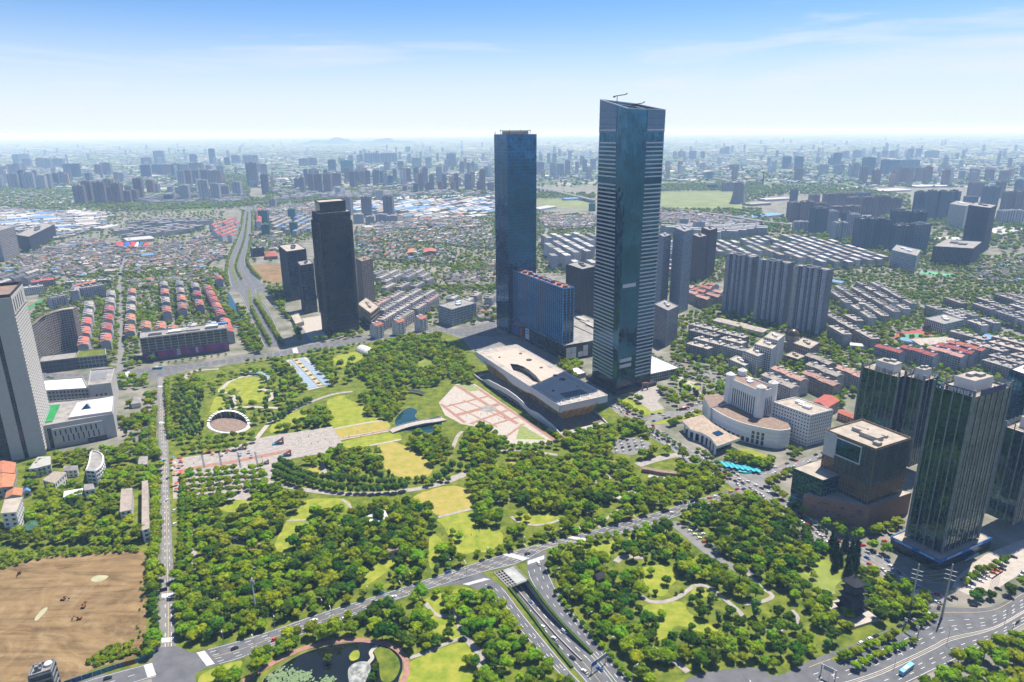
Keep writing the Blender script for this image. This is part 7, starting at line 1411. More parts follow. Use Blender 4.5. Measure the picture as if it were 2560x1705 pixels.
for s_, sp, mix, where in (
 ('B 1250,580 1340,590 1480,640 1480,690 1370,650 1260,620', 5, 'y1', 'in the bright clump left of the oval terrace'), ('B 1560,560 1690,520 1715,575 1640,605', 5, 'y1', 'in the bright clump right of the oval terrace'), ('E 950,960 1040,940 1080,1010 1000,1040', 7, 'y1', 'in the bright clump right of the pagoda'), ('E 1060,420 1100,410 1110,440 1070,450', 4, 'y1', 'beside the brick base of the cube'), ('E 1860,1420 1978,1380 2050,1420 2000,1568 1880,1540', 7, 'y1', 'in the bright patch at the bottom right'), ('D 1330,610 1370,590 1390,640 1350,650', 4, 'y1', 'in the walled garden near the parked cars'),
 ('B 1140,870 1190,830 1270,780 1420,720 1500,740 1620,690 1814,720 1814,1150 1700,1170 1560,1235 1400,1250 1250,1290 1150,1250 1130,1000', 6.6, 'c5d2f4', 'in the corner grove by the near crossroads'),
 ('B 1215,300 1280,340 1420,330 1500,300 1620,280 1760,290 1814,330 1814,420 1640,380 1480,390 1400,460 1420,500 1560,520 1640,500 1814,440 1814,560 1740,560 1690,640 1500,640 1470,720 1250,780 1230,560', 6.6, 'c3d3f2', 'in the grove below the pale plaza'),
 ('C 0,300 200,290 330,230 480,290 300,470 260,560 60,700 0,640', 6.8, 'c3d3f2', 'in the grove left of the sloping lawn'),
 ('C 0,720 330,560 500,390 620,290 700,350 760,400 860,330 1000,280 1180,280 1340,340 1370,470 1300,560 1340,740 1190,720 1000,730 870,870 860,900 700,940 560,1030 400,1080 0,1230', 6.8, 'c6d5f3', 'in the great dense grove in mid park'),
 ('C 1380,390 1450,560 1530,640 1560,700 1450,740 1400,620 1360,450', 7, 'c2d2', 'in the thin belt between the open lawns'), ('C 1640,330 1800,330 1850,400 1800,460 1700,440 1640,400', 6, 'c2d1', 'in the clump right of the open lawn'), ('C 880,900 960,860 1100,770 1330,750 1400,720 1600,660 1560,720 1350,790 1000,920', 7, 'f2w2c1', 'in the young belt along the avenue'),
 ('C 640,1150 780,1090 1000,990 1130,1000 1200,1170 1290,1240 1420,1270 1380,1340 1200,1370 1000,1280 820,1250 680,1230', 6.8, 'd3c3', 'in the belt above the lily pond'), ('C 0,1450 130,1360 240,1280 380,1200 500,1150 610,1140 630,1230 440,1290 330,1370 150,1460 -100,1600 -150,1520', 6.4, 'f3c2', 'in the belt between avenue and lily pond'),
 ('C 1200,960 1290,940 1330,1130 1410,1290 1310,1290 1230,1180', 6, 'f2c1', 'in the narrow belt left of the pavilion lawn'), ('C 1310,890 1590,920 1650,990 1560,1060 1480,1040 1400,990', 7, 'f2d1', 'around the small pavilion south of the avenue'), ('C 1560,1100 1700,950 1800,930 1978,1230 1978,1400 1760,1300 1640,1290 1580,1230', 7, 'f2c2', 'in the belt along the slip road'),
 ('D 0,920 90,970 180,1080 300,1210 420,1350 560,1490 640,1600 250,1640 330,1400 200,1220 100,1200 60,1400 150,1568 0,1620', 7, 'c2f2d1', 'in the belt beside the slip road at the bottom'), ('C 1650,1400 1760,1350 1900,1450 1900,1640 1700,1640', 7, 'c2d2', 'in the clump at the bottom right of the bright lawn'),
 ('D 0,40 400,60 480,110 700,160 740,230 620,320 560,360 440,330 250,250 60,240 0,190', 6.8, 'c4d3f1', 'in the mid park grove above the round tree'), ('D 170,500 330,490 560,480 750,400 860,370 1000,300 1150,260 1320,260 1480,210 1590,80 1740,110 1700,200 1480,270 1200,360 860,450 500,550 200,590', 6.6, 'f3c2', 'in the long belt on the park side of the avenue'), ('D 600,290 760,300 830,330 720,390 600,390', 7, 'c1d1f1', 'in the clump behind the avenue belt'), ('D 820,130 960,170 1120,120 1160,180 960,270 850,300 740,260 760,150', 6.6, 'd2c2', 'between the sandy clearings'), ('D 1060,280 1300,200 1390,170 1360,220 1150,270', 6.6, 'c1f1', 'right of the sandy clearing'), ('D 1180,140 1290,170 1450,100 1560,60 1700,40 1740,100 1500,190 1300,200', 6.6, 'c2d2', 'below the curved terrace wall'),
 ('D 480,640 560,640 600,760 760,890 980,1130 1200,1380 1340,1568 1200,1600 900,1290 700,1020 540,860 480,740', 6.8, 'f3c2d1', 'in the belt between service road and garden'), ('D 570,690 900,640 890,780 760,880 580,770', 6.6, 'c2d1f1', 'around the black roofed pavilion'), ('D 930,590 1300,470 1420,550 1510,690 1490,830 1390,840 1330,740 1180,720 1130,680 950,640', 6.8, 'c2d2f2w1', 'in the upper garden grove'), ('D 810,860 1100,760 1180,900 1050,1010 1000,1160 860,960', 6.8, 'd3c1f1', 'in the dark middle garden grove'), ('D 1030,1110 1180,1080 1260,1180 1240,1260 1100,1260 1010,1180', 6.8, 'd3c1', 'in the dark clump left of the lower clearing'), ('D 1250,1250 1640,1240 1690,1330 1600,1440 1330,1430 1240,1330', 6.8, 'd3c1f1', 'in the dark clump below the clearing'), ('D 1420,700 1560,690 1850,800 1978,960 1850,970 1700,920 1560,870', 6.8, 'c2d1f1', 'beside the lane of parked cars'), ('D 1500,950 1600,950 1800,1040 1840,1150 1740,1240 1700,1180 1600,1100 1500,1100', 9, 'd2f1w1', 'in the open right side of the garden'), ('D 1700,1250 1978,1180 1978,1430 1750,1430', 8, 'f2d1c1w1', 'in the garden corner by the wide avenue'),
 ('D 1380,350 1560,310 1880,230 1978,240 1978,800 1850,750 1700,680 1600,590 1640,470 1480,450', 7, 'd3c3', 'in the dark grove behind the parked cars'), ('E 0,240 200,290 330,400 480,510 600,600 600,690 500,750 330,790 200,870 60,700 0,540', 7, 'd3c2f1', 'in the dark grove along the busy street'), ('E 210,830 330,820 620,940 640,1050 760,1090 780,1190 640,1180 480,1120 360,1010', 7, 'c3d1', 'in the belt below the green pond'), ('E 760,780 880,790 1150,910 1290,950 1310,1040 1150,1070 960,1110 850,980 850,870', 7, 'c3d2', 'in the clump right of the pagoda'), ('E 0,1050 120,1020 330,1100 300,1180 560,1190 760,1290 600,1290 430,1430 250,1470 0,1480', 7.6, 'f2d2c1w2', 'in the lower garden by the wide avenue'), ('E 1360,1568 1440,1440 1640,1330 1900,1230 1978,1190 2150,1130 2150,1640 1190,1640', 6.8, 'c4d1f2', 'in the grove at the bottom right corner'),
 ('E 900,470 1060,420 1100,440 1050,490 920,520', 6, 'f1', 'at the foot of the brown cube'), ('E 420,350 560,420 700,420 820,520 760,560 600,480', 8, 'd1', 'in the shade beside the brown cube'), ('E 1000,760 1200,850 1300,940 1180,900', 8, 'd2', 'in the shade of the glass tower'), ('E 1610,960 1700,910 1760,940 1680,990', 6, 'd1c1', 'at the car park entrance'), ('E 1830,910 1978,850 1978,890 1850,940', 5, 'd1', 'in the hedge by the flagpoles'), ('E 860,560 1000,600 1040,650 960,640', 7, 'c1', 'between the lane and the glass tower'),
 ('B 330,100 560,60 1030,10 1040,110 830,130 650,170 360,150', 7, 'c3d2', 'in the campus belt below the left office wing'), ('B 640,210 900,190 1040,160 1050,280 910,280 760,310 680,340', 7, 'c3d1', 'in the campus clump beside the straight street'), ('B 170,480 250,380 330,300 440,290 640,340 770,400 780,480 900,500 905,640 700,700 330,680 180,600', 7, 'c2d3', 'in the campus grove above the building site'), ('B -50,560 170,570 180,660 120,700 -50,690', 7, 'd2c1', 'in the left campus corner'), ('B 200,150 330,150 260,250 200,330 180,250', 7, 'c1d1', 'between the campus roofs'), ('B 940,1290 1010,1270 1000,1370 930,1400', 5, 'f1d1', 'at the hoarding corner'), ('B 960,700 1040,690 1040,960 950,960', 6, 'c1d1', 'along the building site fence'),
 ('G 1540,540 1640,420 1740,310 2000,250 2240,240 2240,440 2060,430 2030,500 2110,560 2240,540 2240,640 1900,650 1700,690 1660,600', 7, 'c3d3', 'in the far grove left of the museum'), ('G 1560,760 1700,680 1950,680 1960,740 1900,850 1830,940 1700,880 1590,820', 7, 'c3d1f1', 'in the clump left of the teal pond'), ('G 1150,880 1300,830 1400,880 1410,980 1280,1000 1180,990', 6.6, 'c2d2', 'in the clump at the top of the plaza'), ('G 1000,900 1180,990 1340,1010 1340,1060 1100,1040 1000,1080 880,1060 980,960', 8, 'f1c1', 'along the top of the plaza'), ('G 1100,1230 1310,1210 1430,1150 1750,1170 1770,1290 1560,1330 1330,1290 1180,1270', 6.8, 'c2f2d1', 'in the clump inside the plane walk'), ('G 1890,1130 2010,1140 2130,1290 2240,1240 2240,1100 2090,1040 1960,1090', 7, 'c2d1', 'below the footbridge'), ('G 1330,1330 1550,1320 1880,1310 1900,1390 1600,1390 1400,1370', 9, 'f1w1', 'behind the plane walk'), ('G 2200,920 2240,900 2240,1040 2180,1030', 6, 'c1', 'at the bridge end'),
 ('G 110,620 340,600 340,1040 120,1060', 7, 'w5f1', 'in the rows of young trees by the straight street'), ('G 380,640 620,520 900,520 1000,640 1120,760 900,900 600,900 480,850', 12, 'w3f2c1', 'in the young garden round the white paths'), ('G 880,440 980,450 1170,650 1140,690 1000,600 900,500', 6.5, 'f1d1', 'left of the sunken garden'), ('G 1160,380 1250,400 1420,600 1380,640 1250,500', 6, 'f2d1', 'right of the sunken garden'), ('G 1250,360 1500,350 1600,460 1560,600 1420,620 1300,480', 12, 'f1c1w1', 'near the white tent roof'), ('G 640,260 700,200 820,330 800,380 720,360', 6.8, 'c1d2', 'in the canal belt at the boulevard corner'), ('G 600,850 740,840 860,880 760,1000 720,900', 9, 'f1c1', 'beside the sunken ring court'),
 ('H 0,260 300,330 380,460 440,540 420,640 280,620 240,560 60,640 0,600', 7, 'c3d2', 'in the far grove beside the museum'), ('H 330,1030 520,960 690,990 690,1110 640,1180 600,1280 460,1260 340,1200', 6.8, 'c3f1', 'in the clump below the museum forecourt'), ('H 0,1050 160,1050 250,1160 200,1250 60,1200', 7, 'c1d1', 'below the teal pond'), ('H 1090,1060 1250,1010 1540,980 1600,930 1800,930 1840,990 1830,1050 1700,1050 1540,1090 1530,1200 1300,1180 1180,1120', 6.8, 'd2c2', 'round the museum corner and car park'), ('H 700,1200 900,1190 1050,1230 1250,1220 1500,1210 1650,1270 1720,1380 1500,1400 1300,1350 1200,1400 900,1340 740,1260', 7, 'c2d1f1', 'in the grove below the museum walk'), ('H 400,1330 700,1300 1000,1380 1240,1400 1500,1440 1740,1450 1900,1400 2040,1420 2240,1350 2240,1568 400,1568', 6.8, 'c3d2f2', 'in the long mid park grove'), ('H 1680,1190 2100,1150 2240,1250 2240,1300 2000,1180 1700,1220', 7, 'c1f1', 'beside the busy street terrace'), ('H 1540,760 1660,700 1930,820 1850,880 1700,880', 7.5, 'f2d1c1', 'in the tower garden'), ('H 1880,640 2080,740 2060,800 1980,760', 7, 'c2', 'beside the tower forecourt'), ('H 2080,680 2240,720 2240,790 2160,770', 9, 'w2f1', 'in the young garden right of the tower'), ('H 1090,490 1200,430 1290,480 1240,580 1120,520', 7, 'c1d1', 'behind the museum roof'), ('H 400,330 540,290 550,340 440,380', 7, 'c1d1', 'at the shaded hotel corner'), ('H 2080,880 2240,860 2100,930 1980,960', 6, 'd1', 'on the courthouse verge'),
 ('I -20,1060 160,1060 300,1150 250,1200 0,1230', 6.8, 'c3d1', 'at the park corner opposite the courthouse'), ('I 290,1000 440,950 600,1000 620,1050 540,1080 320,1030', 5, 'd2f1', 'in the courthouse garden'), ('I 720,950 800,960 780,1010 720,1000', 6, 'c1', 'at the courthouse corner'), ('I 0,540 120,560 310,530 320,580 120,650 0,600', 8, 'w1f1', 'beside the street behind the courthouse'), ('I 830,250 1000,300 1100,330 1080,350 920,320', 7, 'c2y1', 'along the street by the dome'), ('I 920,150 1010,160 1020,230 940,250', 7, 'd2', 'beside the dome'), ('I 960,590 1060,590 1090,670 1060,690', 7, 'c1', 'among the pink terraces'),
 ('A 1600,250 1720,330 1850,480 1900,640 1820,690 1740,560 1640,420', 7, 'd4c1', 'in the canal belt along the boulevard'), ('K 200,1150 330,1120 340,1300 380,1380 330,1340 250,1240', 7, 'd3', 'in the dark belt beside the black tower'), ('K 1020,1140 1930,1128 1930,1162 1020,1160', 8, 'c2d1', 'along the leafy street beyond the long rows'), ('K 1570,980 1860,960 1870,1020 1600,1030', 8, 'c1d1', 'in the green square left of the blue tower'), ('A 910,985 950,1080 940,1140 905,1110', 7, 'c1d1', 'left of the gatehouse'), ('A 1055,1000 1120,1005 1110,1080 1050,1080', 7, 'c1d1', 'right of the gatehouse'), ('A 865,1190 1060,1140 1075,1200 870,1240', 6, 'c1d1f1', 'in the office forecourt beds'), ('A 900,1260 1050,1240 1060,1350 910,1370', 9, 'f1w1', 'in the office forecourt pits'), ('G 1060,110 1300,320 1240,340 1040,180', 9, 'd1', 'by the sandy yard'), ('K 420,1440 500,1500 900,1480 1000,1460 980,1500 600,1540 450,1540', 9, 'c1', 'before the black tower'), ('A 330,860 640,840 650,870 330,890', 7, 'c1', 'below the shop podium'), ('A 870,890 1060,870 1070,940 860,950', 8, 'c1d1', 'in the office garden'), ('A 980,420 1100,390 1140,470 1000,490', 7, 'c1', 'behind the shopping block'), ('A 840,420 860,420 850,740 820,720', 7, 'c1', 'along the narrow old street'), ('A 530,500 590,420 620,440 560,640', 7, 'd1', 'beside the curved apartment block'), ('A 690,600 700,340 760,340 720,640', 7, 'd1', 'between the red rows')):
 grove(s_, sp, mix, where)
for s_, where in (('D 1100,900 1700,900 1900,1200 1500,1460 1250,1300 1050,1060', 'in the walled garden'), ('E 0,1000 330,1050 500,1250 250,1480 0,1480', 'in the lower garden'), ('C 1300,950 1650,930 1700,1500 1250,1600 1180,1400', 'beside the pavilion lawn'), ('G 350,560 1000,540 900,900 500,900', 'round the white paths'), ('C 500,380 900,320 1300,420 1300,700 700,900 500,700', 'under the great grove'), ('H 1560,780 1750,720 1950,850 1750,890', 'in the tower garden beds')):
 pg = P(s_, 1)
 for _ in range(70):
  q = Vector((tr_.uniform(min(p.x for p in pg), max(p.x for p in pg)), tr_.uniform(min(p.y for p in pg), max(p.y for p in pg))))
  if inside(q, pg) and spaced(q, 3) and not off_limits(q): add_tree(q, tr_.choice('cdfy'), tr_.uniform(.22, .42), 'low rounded shrub ' + where, 'shrubs ' + where, 'shrub', 2.5)
park_n = len(TREES)
for s_, sp, mix, dens in (('A 860,830 1700,600 1650,100 900,60 300,250 200,500 600,700', 10, 'c2d3', .6), ('K 880,1450 1930,1400 1930,560 1250,580 870,700', 11, 'c2d3', .22), ('I -50,560 600,480 1200,640 2286,480 2350,-60 600,-100 -50,100', 9.5, 'c2d4', .8), ('M 0,1500 2200,1500 2200,900 1300,900 0,720', 10.5, 'c2d4', .8), ('L 1290,1560 2033,1300 2033,1000 1290,960', 11, 'c2d3', .8), ('L 400,1350 830,1350 830,920 410,900', 12, 'c2d2', .7), ('J 0,1280 1950,1240 1900,640 900,620 0,900', 13, 'c1d3', .10), ('J 2100,1250 2355,1300 2355,560 2120,600', 12, 'c1d3', .3), ('K 0,560 600,500 600,760 100,900', 13, 'd1c1', .5)):
 grove(s_, sp, mix, 'in the town', (.5, 1.2), 3, True, dens=dens)
for s_, sp in (('J 0,600 400,590 900,575 1400,555 1900,560 2050,520 2300,525 2300,570 1900,610 1500,620 1000,640 300,625', 15), ('M 0,720 300,600 330,690 640,740 820,760 1080,860 1400,860 1380,930 900,900 300,740', 15), ('L 1310,700 2033,690 2033,740 1310,750', 22), ('L 410,760 840,770 840,800 410,800', 22), ('M 0,380 700,370 1250,450 1250,560 900,440 300,440 0,500', 24), ('M 1200,560 1650,660 1640,700 1300,640', 20), ('J 1870,320 2100,330 2100,480 1900,480', 18), ('L 1300,880 2033,880 2100,980 1700,920 1300,900', 18), ('K 1180,640 1930,640 1930,780 1480,740', 16), ('M 1830,780 2150,720 2150,860 1900,860', 18), ('K 0,300 60,300 80,480 0,480', 18), ('J 0,430 650,460 1200,480 2100,440 2100,560 1200,580 0,600', 26), ('K 200,380 1930,410 1930,460 800,500 200,520', 26), ('M 1000,560 2150,640 2150,800 1400,900 1000,700', 24)):
 grove(s_, sp, 'd3c2', 'in the far belts', (1.1, 1.8), 5, False, dens=.8)
for i in range(3500):
 q = ground(tr_.uniform(-100, 2660), tr_.uniform(380, 470))
 if q.length > 2400 and clear_of(q, 0, FOOT): TREES.append((q, tr_.choice('ddc'), tr_.uniform(1.5, 3.0), 'x', 'x', 'x'))
def seen(q):
 x, y = proj((q.x, q.y, 3)); return -25 < x < 2585 and y < 1725
order = sorted(range(len(TREES)), key=lambda i: TREES[i][0].length); count = {}; rest = []
LIMIT = {'broadleaf_tree': 300, 'evergreen_tree': 260, 'street_tree': 290, 'plane_tree': 100, 'feathery_tree': 110, 'shrub': 200, 'conifer_tree': 60, 'yellow_tree': 40}
for i in order:
 q, k, sc, label, group, name = TREES[i]; kk = k
 if i < park_n and name in LIMIT and count.get(name, 0) < LIMIT[name] and seen(q):
  count[name] = count.get(name, 0) + 1
  T = thing(name, label, 'shrub' if name == 'shrub' else 'tree', (q.x, q.y, -.6*sc if name == 'shrub' else 0.02), tr_.uniform(0, 6.28), group); a = sc*tr_.uniform(.92, 1.08); T.scale = (a, a, sc*tr_.uniform(.88, 1.12))
  if 'the wide umbrella' in label: T['label'] = 'wide umbrella shaped tree above the half round lawn'; T.scale = (1.75, 1.75, .9)
  obj('crown', tr_.choice(CROWNS[k]), T)
  if name != 'shrub': obj('trunk', TRUNKS[k], T)
 else: rest.append(i)
protos = bpy.data.collections.new('tree_prototypes'); names = []
def proto(me, nm): o = bpy.data.objects.new(nm, me); protos.objects.link(o); return o
IDX = {}
for k in LM:
 for j, me in enumerate(CROWNS[k][:3]): IDX[(k, j, 0)] = len(names); names.append('%03d' % len(names)); proto(me, 'p' + names[-1])
for k in FARCROWNS:
 for j, me in enumerate(FARCROWNS[k]): IDX[(k, j, 1)] = len(names); names.append('%03d' % len(names)); proto(me, 'p' + names[-1])
def scatter(name, ids, label, cat):
 me = bpy.data.meshes.new(name); me.from_pydata([(TREES[i][0].x, TREES[i][0].y, 0) for i in ids], [], [])
 ai = me.attributes.new('idx', 'INT', 'POINT'); asc = me.attributes.new('sc', 'FLOAT', 'POINT'); ar = me.attributes.new('rot', 'FLOAT', 'POINT')
 iv = []; sv = []; rv = []
 for i in ids:
  k = TREES[i][1]; far = 1 if TREES[i][0].length > 900 else 0
  if far and k not in FARCROWNS: k = 'c'
  iv.append(IDX[(k, tr_.randrange(3), far)]); sv.append(TREES[i][2]*tr_.uniform(.9, 1.1)); rv.append(tr_.uniform(0, 6.28))
 ai.data.foreach_set('value', iv); asc.data.foreach_set('value', sv); ar.data.foreach_set('value', rv)
 o = obj(name, me, None, label, cat, None, 'stuff'); md = o.modifiers.new('scatter', 'NODES'); ng = bpy.data.node_groups.new(name, 'GeometryNodeTree'); md.node_group = ng
 ng.interface.new_socket('Geometry', in_out='INPUT', socket_type='NodeSocketGeometry'); ng.interface.new_socket('Geometry', in_out='OUTPUT', socket_type='NodeSocketGeometry')
 gi = ng.nodes.new('NodeGroupInput'); go = ng.nodes.new('NodeGroupOutput'); ip = ng.nodes.new('GeometryNodeInstanceOnPoints'); ci = ng.nodes.new('GeometryNodeCollectionInfo')
 ci.inputs['Collection'].default_value = protos; ci.inputs['Separate Children'].default_value = True; ci.inputs['Reset Children'].default_value = True
 def at_(n_, ty): x = ng.nodes.new('GeometryNodeInputNamedAttribute'); x.data_type = ty; x.inputs['Name'].default_value = n_; return x.outputs['Attribute']
 cx = ng.nodes.new('ShaderNodeCombineXYZ'); ng.links.new(at_('rot', 'FLOAT'), cx.inputs['Z']); ng.links.new(cx.outputs[0], ip.inputs['Rotation'])
 ng.links.new(at_('sc', 'FLOAT'), ip.inputs['Scale']); ng.links.new(at_('idx', 'INT'), ip.inputs['Instance Index']); ip.inputs['Pick Instance'].default_value = True
 ng.links.new(gi.outputs[0], ip.inputs['Points']); ng.links.new(ci.outputs[0], ip.inputs['Instance']); ng.links.new(ip.outputs[0], go.inputs[0])
scatter('park_woodland', [i for i in rest if i < park_n], 'mass of tree crowns filling the rest of the park groves', 'trees')
scatter('town_greenery', [i for i in rest if i >= park_n], 'small trees scattered between the roofs of the town', 'trees')
# ================================================================== SMALLER THINGS
def roofed(name, label, cat, s_, z, wall, roofm, shape='flat', rise=2.5, floors=2, parts=()):
 q = P(s_, z); T, f = root_at(name, label, cat, q); b = MB(); b.prism([p*.96 for p in f], 0, z, wall, cap=False); b.build('wall', T); b = MB()
 if shape == 'hip': b.prism(f, z, z + rise, roofm, scale=.3, bottom=True)
 elif shape == 'gable':
  f = ccw(f); i = 0 if (f[1]-f[0]).length > (f[2]-f[1]).length else 1; f = f[i:] + f[:i]; m0, m1 = f[1].lerp(f[2], .5), f[3].lerp(f[0], .5)
  b.face([(*f[0], z), (*f[1], z), (*m0, z+rise), (*m1, z+rise)], roofm); b.face([(*f[2], z), (*f[3], z), (*m1, z+rise), (*m0, z+rise)], roofm); b.face([(*f[1], z), (*f[2], z), (*m0, z+rise)], wall); b.face([(*f[3], z), (*f[0], z), (*m1, z+rise)], wall)
 else: b.prism(f, z - .2, z + .5, wall, top=roofm, bottom=True)
 b.build('roof', T); b = MB()
 for p, r in sides([p*.96 for p in f]):
  L = (r-p).length; k = max(1, int(L/3.5))
  for j in range(floors):
   for i in range(k): b.bar(p.lerp(r, (i+.28)/k), p.lerp(r, (i+.72)/k), z*(j+.3)/floors, z*(j+.75)/floors, .01, .06, win)
 if floors: b.build('windows', T, kind='stuff')
 return T, f
tanr = mat('campus_roof', (.36, .30, .25), .9, var=.15, scale=.3); redr = ROOFS['orange']; blackr = mat('black_tile', (.035, .035, .04), .7, var=.2, scale=.5)
for a in (('brick_house', 'upper red hip roofed building at the left edge', 'B -60,150 105,145 95,215 -60,235', 9, redr, 'gable'), ('brick_house', 'lower red hip roofed building at the left edge', 'B -60,235 105,222 85,300 -60,345', 9, redr, 'gable'), ('brick_house', 'small red roof behind the white campus block', 'B 40,335 150,310 140,360 30,380', 8, redr, 'gable'), ('campus_block', 'white five storey campus block at the left edge', 'B 5,478 105,470 145,372 30,388', 20, cream, 'flat'), ('campus_block', 'flat tan roofed campus hall with skylight', 'B 275,262 355,285 430,212 350,205', 9, tanr, 'flat'), ('campus_block', 'cream ribbed roof hall on the campus', 'B 410,375 530,350 540,315 415,335', 8, white, 'flat'), ('campus_block', 'grey roofed pavilion beside the cream hall', 'B 545,330 615,320 605,285 545,290', 9, roofgrey, 'flat'), ('campus_block', 'tan roofed campus block in the trees', 'B 775,470 850,455 857,312 785,322', 11, tanr, 'flat'), ('campus_block', 'long narrow tan roofed block along the straight street', 'B 918,590 968,575 958,262 920,270', 11, tanr, 'flat'), ('campus_block', 'pale campus house below the left tower', 'B 185,190 235,185 330,160 328,108 245,112', 9, conc, 'flat'), ('shed', 'bright blue roofed shed on the campus', 'B 145,350 198,330 202,258 165,262', 5, ROOFS['blue'], 'gable'), ('pavilion', 'green hipped pavilion on the campus', 'B 120,590 240,580 275,530 190,515', 5, mat('green_tile', (.05, .13, .08), .8), 'hip'), ('gatehouse', 'grey flat roofed guard house by the straight street', 'B 893,165 955,160 958,108 900,110', 5, roofgrey, 'flat'), ('campus_block', 'dark low roofs behind the curved block', 'B 410,200 500,195 505,165 420,165', 7, roofgrey, 'gable')):
 roofed(a[0], a[1], 'building', a[2], a[3], white if 'campus' in a[0] else conc, a[4], a[5], 2.5, max(1, int(a[3]/3.5)))
arc = smooth_line([g('B', *p, 15) for p in ((600, 70), (655, 90), (668, 130), (650, 175), (615, 200))], 3); arc2 = smooth_line([g('B', *p, 15) for p in ((560, 195), (575, 160), (585, 115), (590, 80))], 3)
T, f = root_at('campus_block', 'white curved campus block with layered balconies', 'building', arc + arc2); block(T, f, 0, 15, win, white, 4, 5, 1.5, .4, .8, roofgrey, 1, False)
z = 27; T, f = root_at('office_block', 'black banded office with cluttered roof at the bottom left edge', 'office', P('B 185,1545 330,1500 355,1428 210,1472', z)); block(T, f, 0, z, dark_glass, greyw, 7, 30, 1.2, .4, .4, roofgrey, 1.5, True, rs=9)
b = MB(); b.ring([(2, z), (2, z+1.2), (1.6, z+1.6), (.1, z+1.8)], white, 14, f[2].x*.5, f[2].y*.5); b.build('roof_dish', T)
for a in (('pavilion', 'black tiled pavilion with wings in the walled garden', 'D 795,815 830,850 890,825 850,790', 5, brownw, blackr, 'gable', 3), ('park_hall', 'white ribbed modern roof half hidden in the great grove', 'C 885,410 945,370 1025,360 1060,430 1000,420 950,470', 5, conc, white, 'flat', 1), ('park_hut', 'brown sod roofed hut with pale portico in the great grove', 'C 1040,655 1155,625 1160,600 1040,628', 6, conc, brownw, 'flat', 1), ('pavilion', 'small grey tiled pavilion south of the avenue', 'C 1475,1060 1520,1055 1520,1035 1480,1035', 4, stone, blackr, 'hip', 2.5), ('pavilion', 'little brown roofed hut by the white mast', 'B 1660,1040 1720,1030 1715,1005 1670,1005', 3.5, brownw, brownw, 'hip', 2), ('pavilion', 'dark tiled house in the grove behind the parked cars', 'D 1690,480 1740,500 1775,485 1730,460', 5, conc, roofgrey, 'hip', 2), ('shed', 'low blue tarpaulin roof behind the parked cars', 'D 1720,550 1745,555 1760,535 1735,528', 3, conc, ROOFS['blue'], 'flat', 1), ('brick_house', 'pink house with red roof among the pink terraces', 'I 880,650 980,690 1065,640 960,600', 13, mat('pink_wall', (.45, .27, .2), .85), ROOFS['red'], 'gable', 2.5), ('brick_house', 'long red roofed low house by the glass towers', 'I 1045,720 1160,765 1165,735 1085,700', 8, mat('pink_wall', (.45, .27, .2)), ROOFS['red'], 'gable', 2), ('school', 'orange roofed school left of the blue tower', 'K 1380,880 1480,870 1475,850 1385,850', 12, mat('pink_wall', (.45, .27, .2)), redr, 'gable', 3), ('school', 'second orange roofed school building left of the blue tower', 'K 1260,880 1310,875 1310,845 1265,850', 12, mat('pink_wall', (.45, .27, .2)), redr, 'hip', 3), ('temple_hall', 'bright red roofed hall beside the far boulevard', 'K 185,910 285,905 270,865 190,870', 8, brownw, ROOFS['red'], 'hip', 4)):
 roofed(a[0], a[1], 'building', a[2], a[3], a[4], a[5], a[6], a[7], 1 if a[3] < 7 else 3)
T = thing('tent_hall', 'white barrel vaulted tent hall at the far edge of the park', 'tent', (*g('G', 1660, 390), 0)); a, c = g('G', 1600, 372), g('G', 1700, 415); d = (c-a).normalized(); L = (c-a).length*.5; T.rotation_euler = (0, 0, math.atan2(d.y, d.x)); b = MB()
for i in range(10):
 a0, a1 = PI*i/10, PI*(i+1)/10; b.face([(-L, -9*math.cos(a0), 8*math.sin(a0)), (L, -9*math.cos(a0), 8*math.sin(a0)), (L, -9*math.cos(a1), 8*math.sin(a1)), (-L, -9*math.cos(a1), 8*math.sin(a1))], white)
b.face([(L, -9*math.cos(PI*i/10), 8*math.sin(PI*i/10)) for i in range(11)], conc); b.build('vault', T); b = MB()
for k in range(5): x = -L + 2*L*k/4; [b.beam((x, -9.1*math.cos(PI*i/8), 8.1*math.sin(PI*i/8)), (x, -9.1*math.cos(PI*(i+1)/8), 8.1*math.sin(PI*(i+1)/8)), .3, conc) for i in range(8)]
b.build('ribs', T, kind='stuff')
q = g('E', 745, 1085); hp = height(q, px('E', 0, 795)[1]); T = thing('pagoda', 'dark five tiered pagoda with upturned eaves beside the green pond', 'pagoda', (*q, 0), .35); dw_ = mat('dark_timber', (.035, .028, .026), .7, var=.2, scale=1); KEEP_OFF.append(Area([q + Vector(o) for o in ((-12, -12), (12, -12), (12, 12), (-12, 12))]))
b = MB(); b.box(-12, -12, 0, 12, 12, 1.6, stone); b.build('stone_base', T); th = hp*.78/5
for k in range(5):
 z0 = 1.6 + k*th; r = 7.2 - .55*k; o = 9.8 - .6*k; b = MB(); b.box(-r*.72, -r*.72, z0, r*.72, r*.72, z0 + th*.75, dw_); b.build('storey', T); b = MB(); zt = z0 + th*.62; ze = zt + th*.55 if k < 4 else zt + th*.9; ri = r*.62 if k < 4 else .2
 for i in range(4):
  a0, a1 = PI/2*i + PI/4, PI/2*(i+1) + PI/4; c0, c1 = Vector((math.cos(a0), math.sin(a0))), Vector((math.cos(a1), math.sin(a1))); s2 = 2**.5
  for j in range(6):
   u0, u1 = j/6, (j+1)/6; l0 = .9*abs(2*u0-1)**2; l1 = .9*abs(2*u1-1)**2
   b.face([(*(c0.lerp(c1, u0)*o*s2*.72), zt + l0), (*(c0.lerp(c1, u1)*o*s2*.72), zt + l1), (*(c0.lerp(c1, u1)*ri*s2*.72), ze), (*(c0.lerp(c1, u0)*ri*s2*.72), ze)], blackr)
 b.build('roof_tier', T)
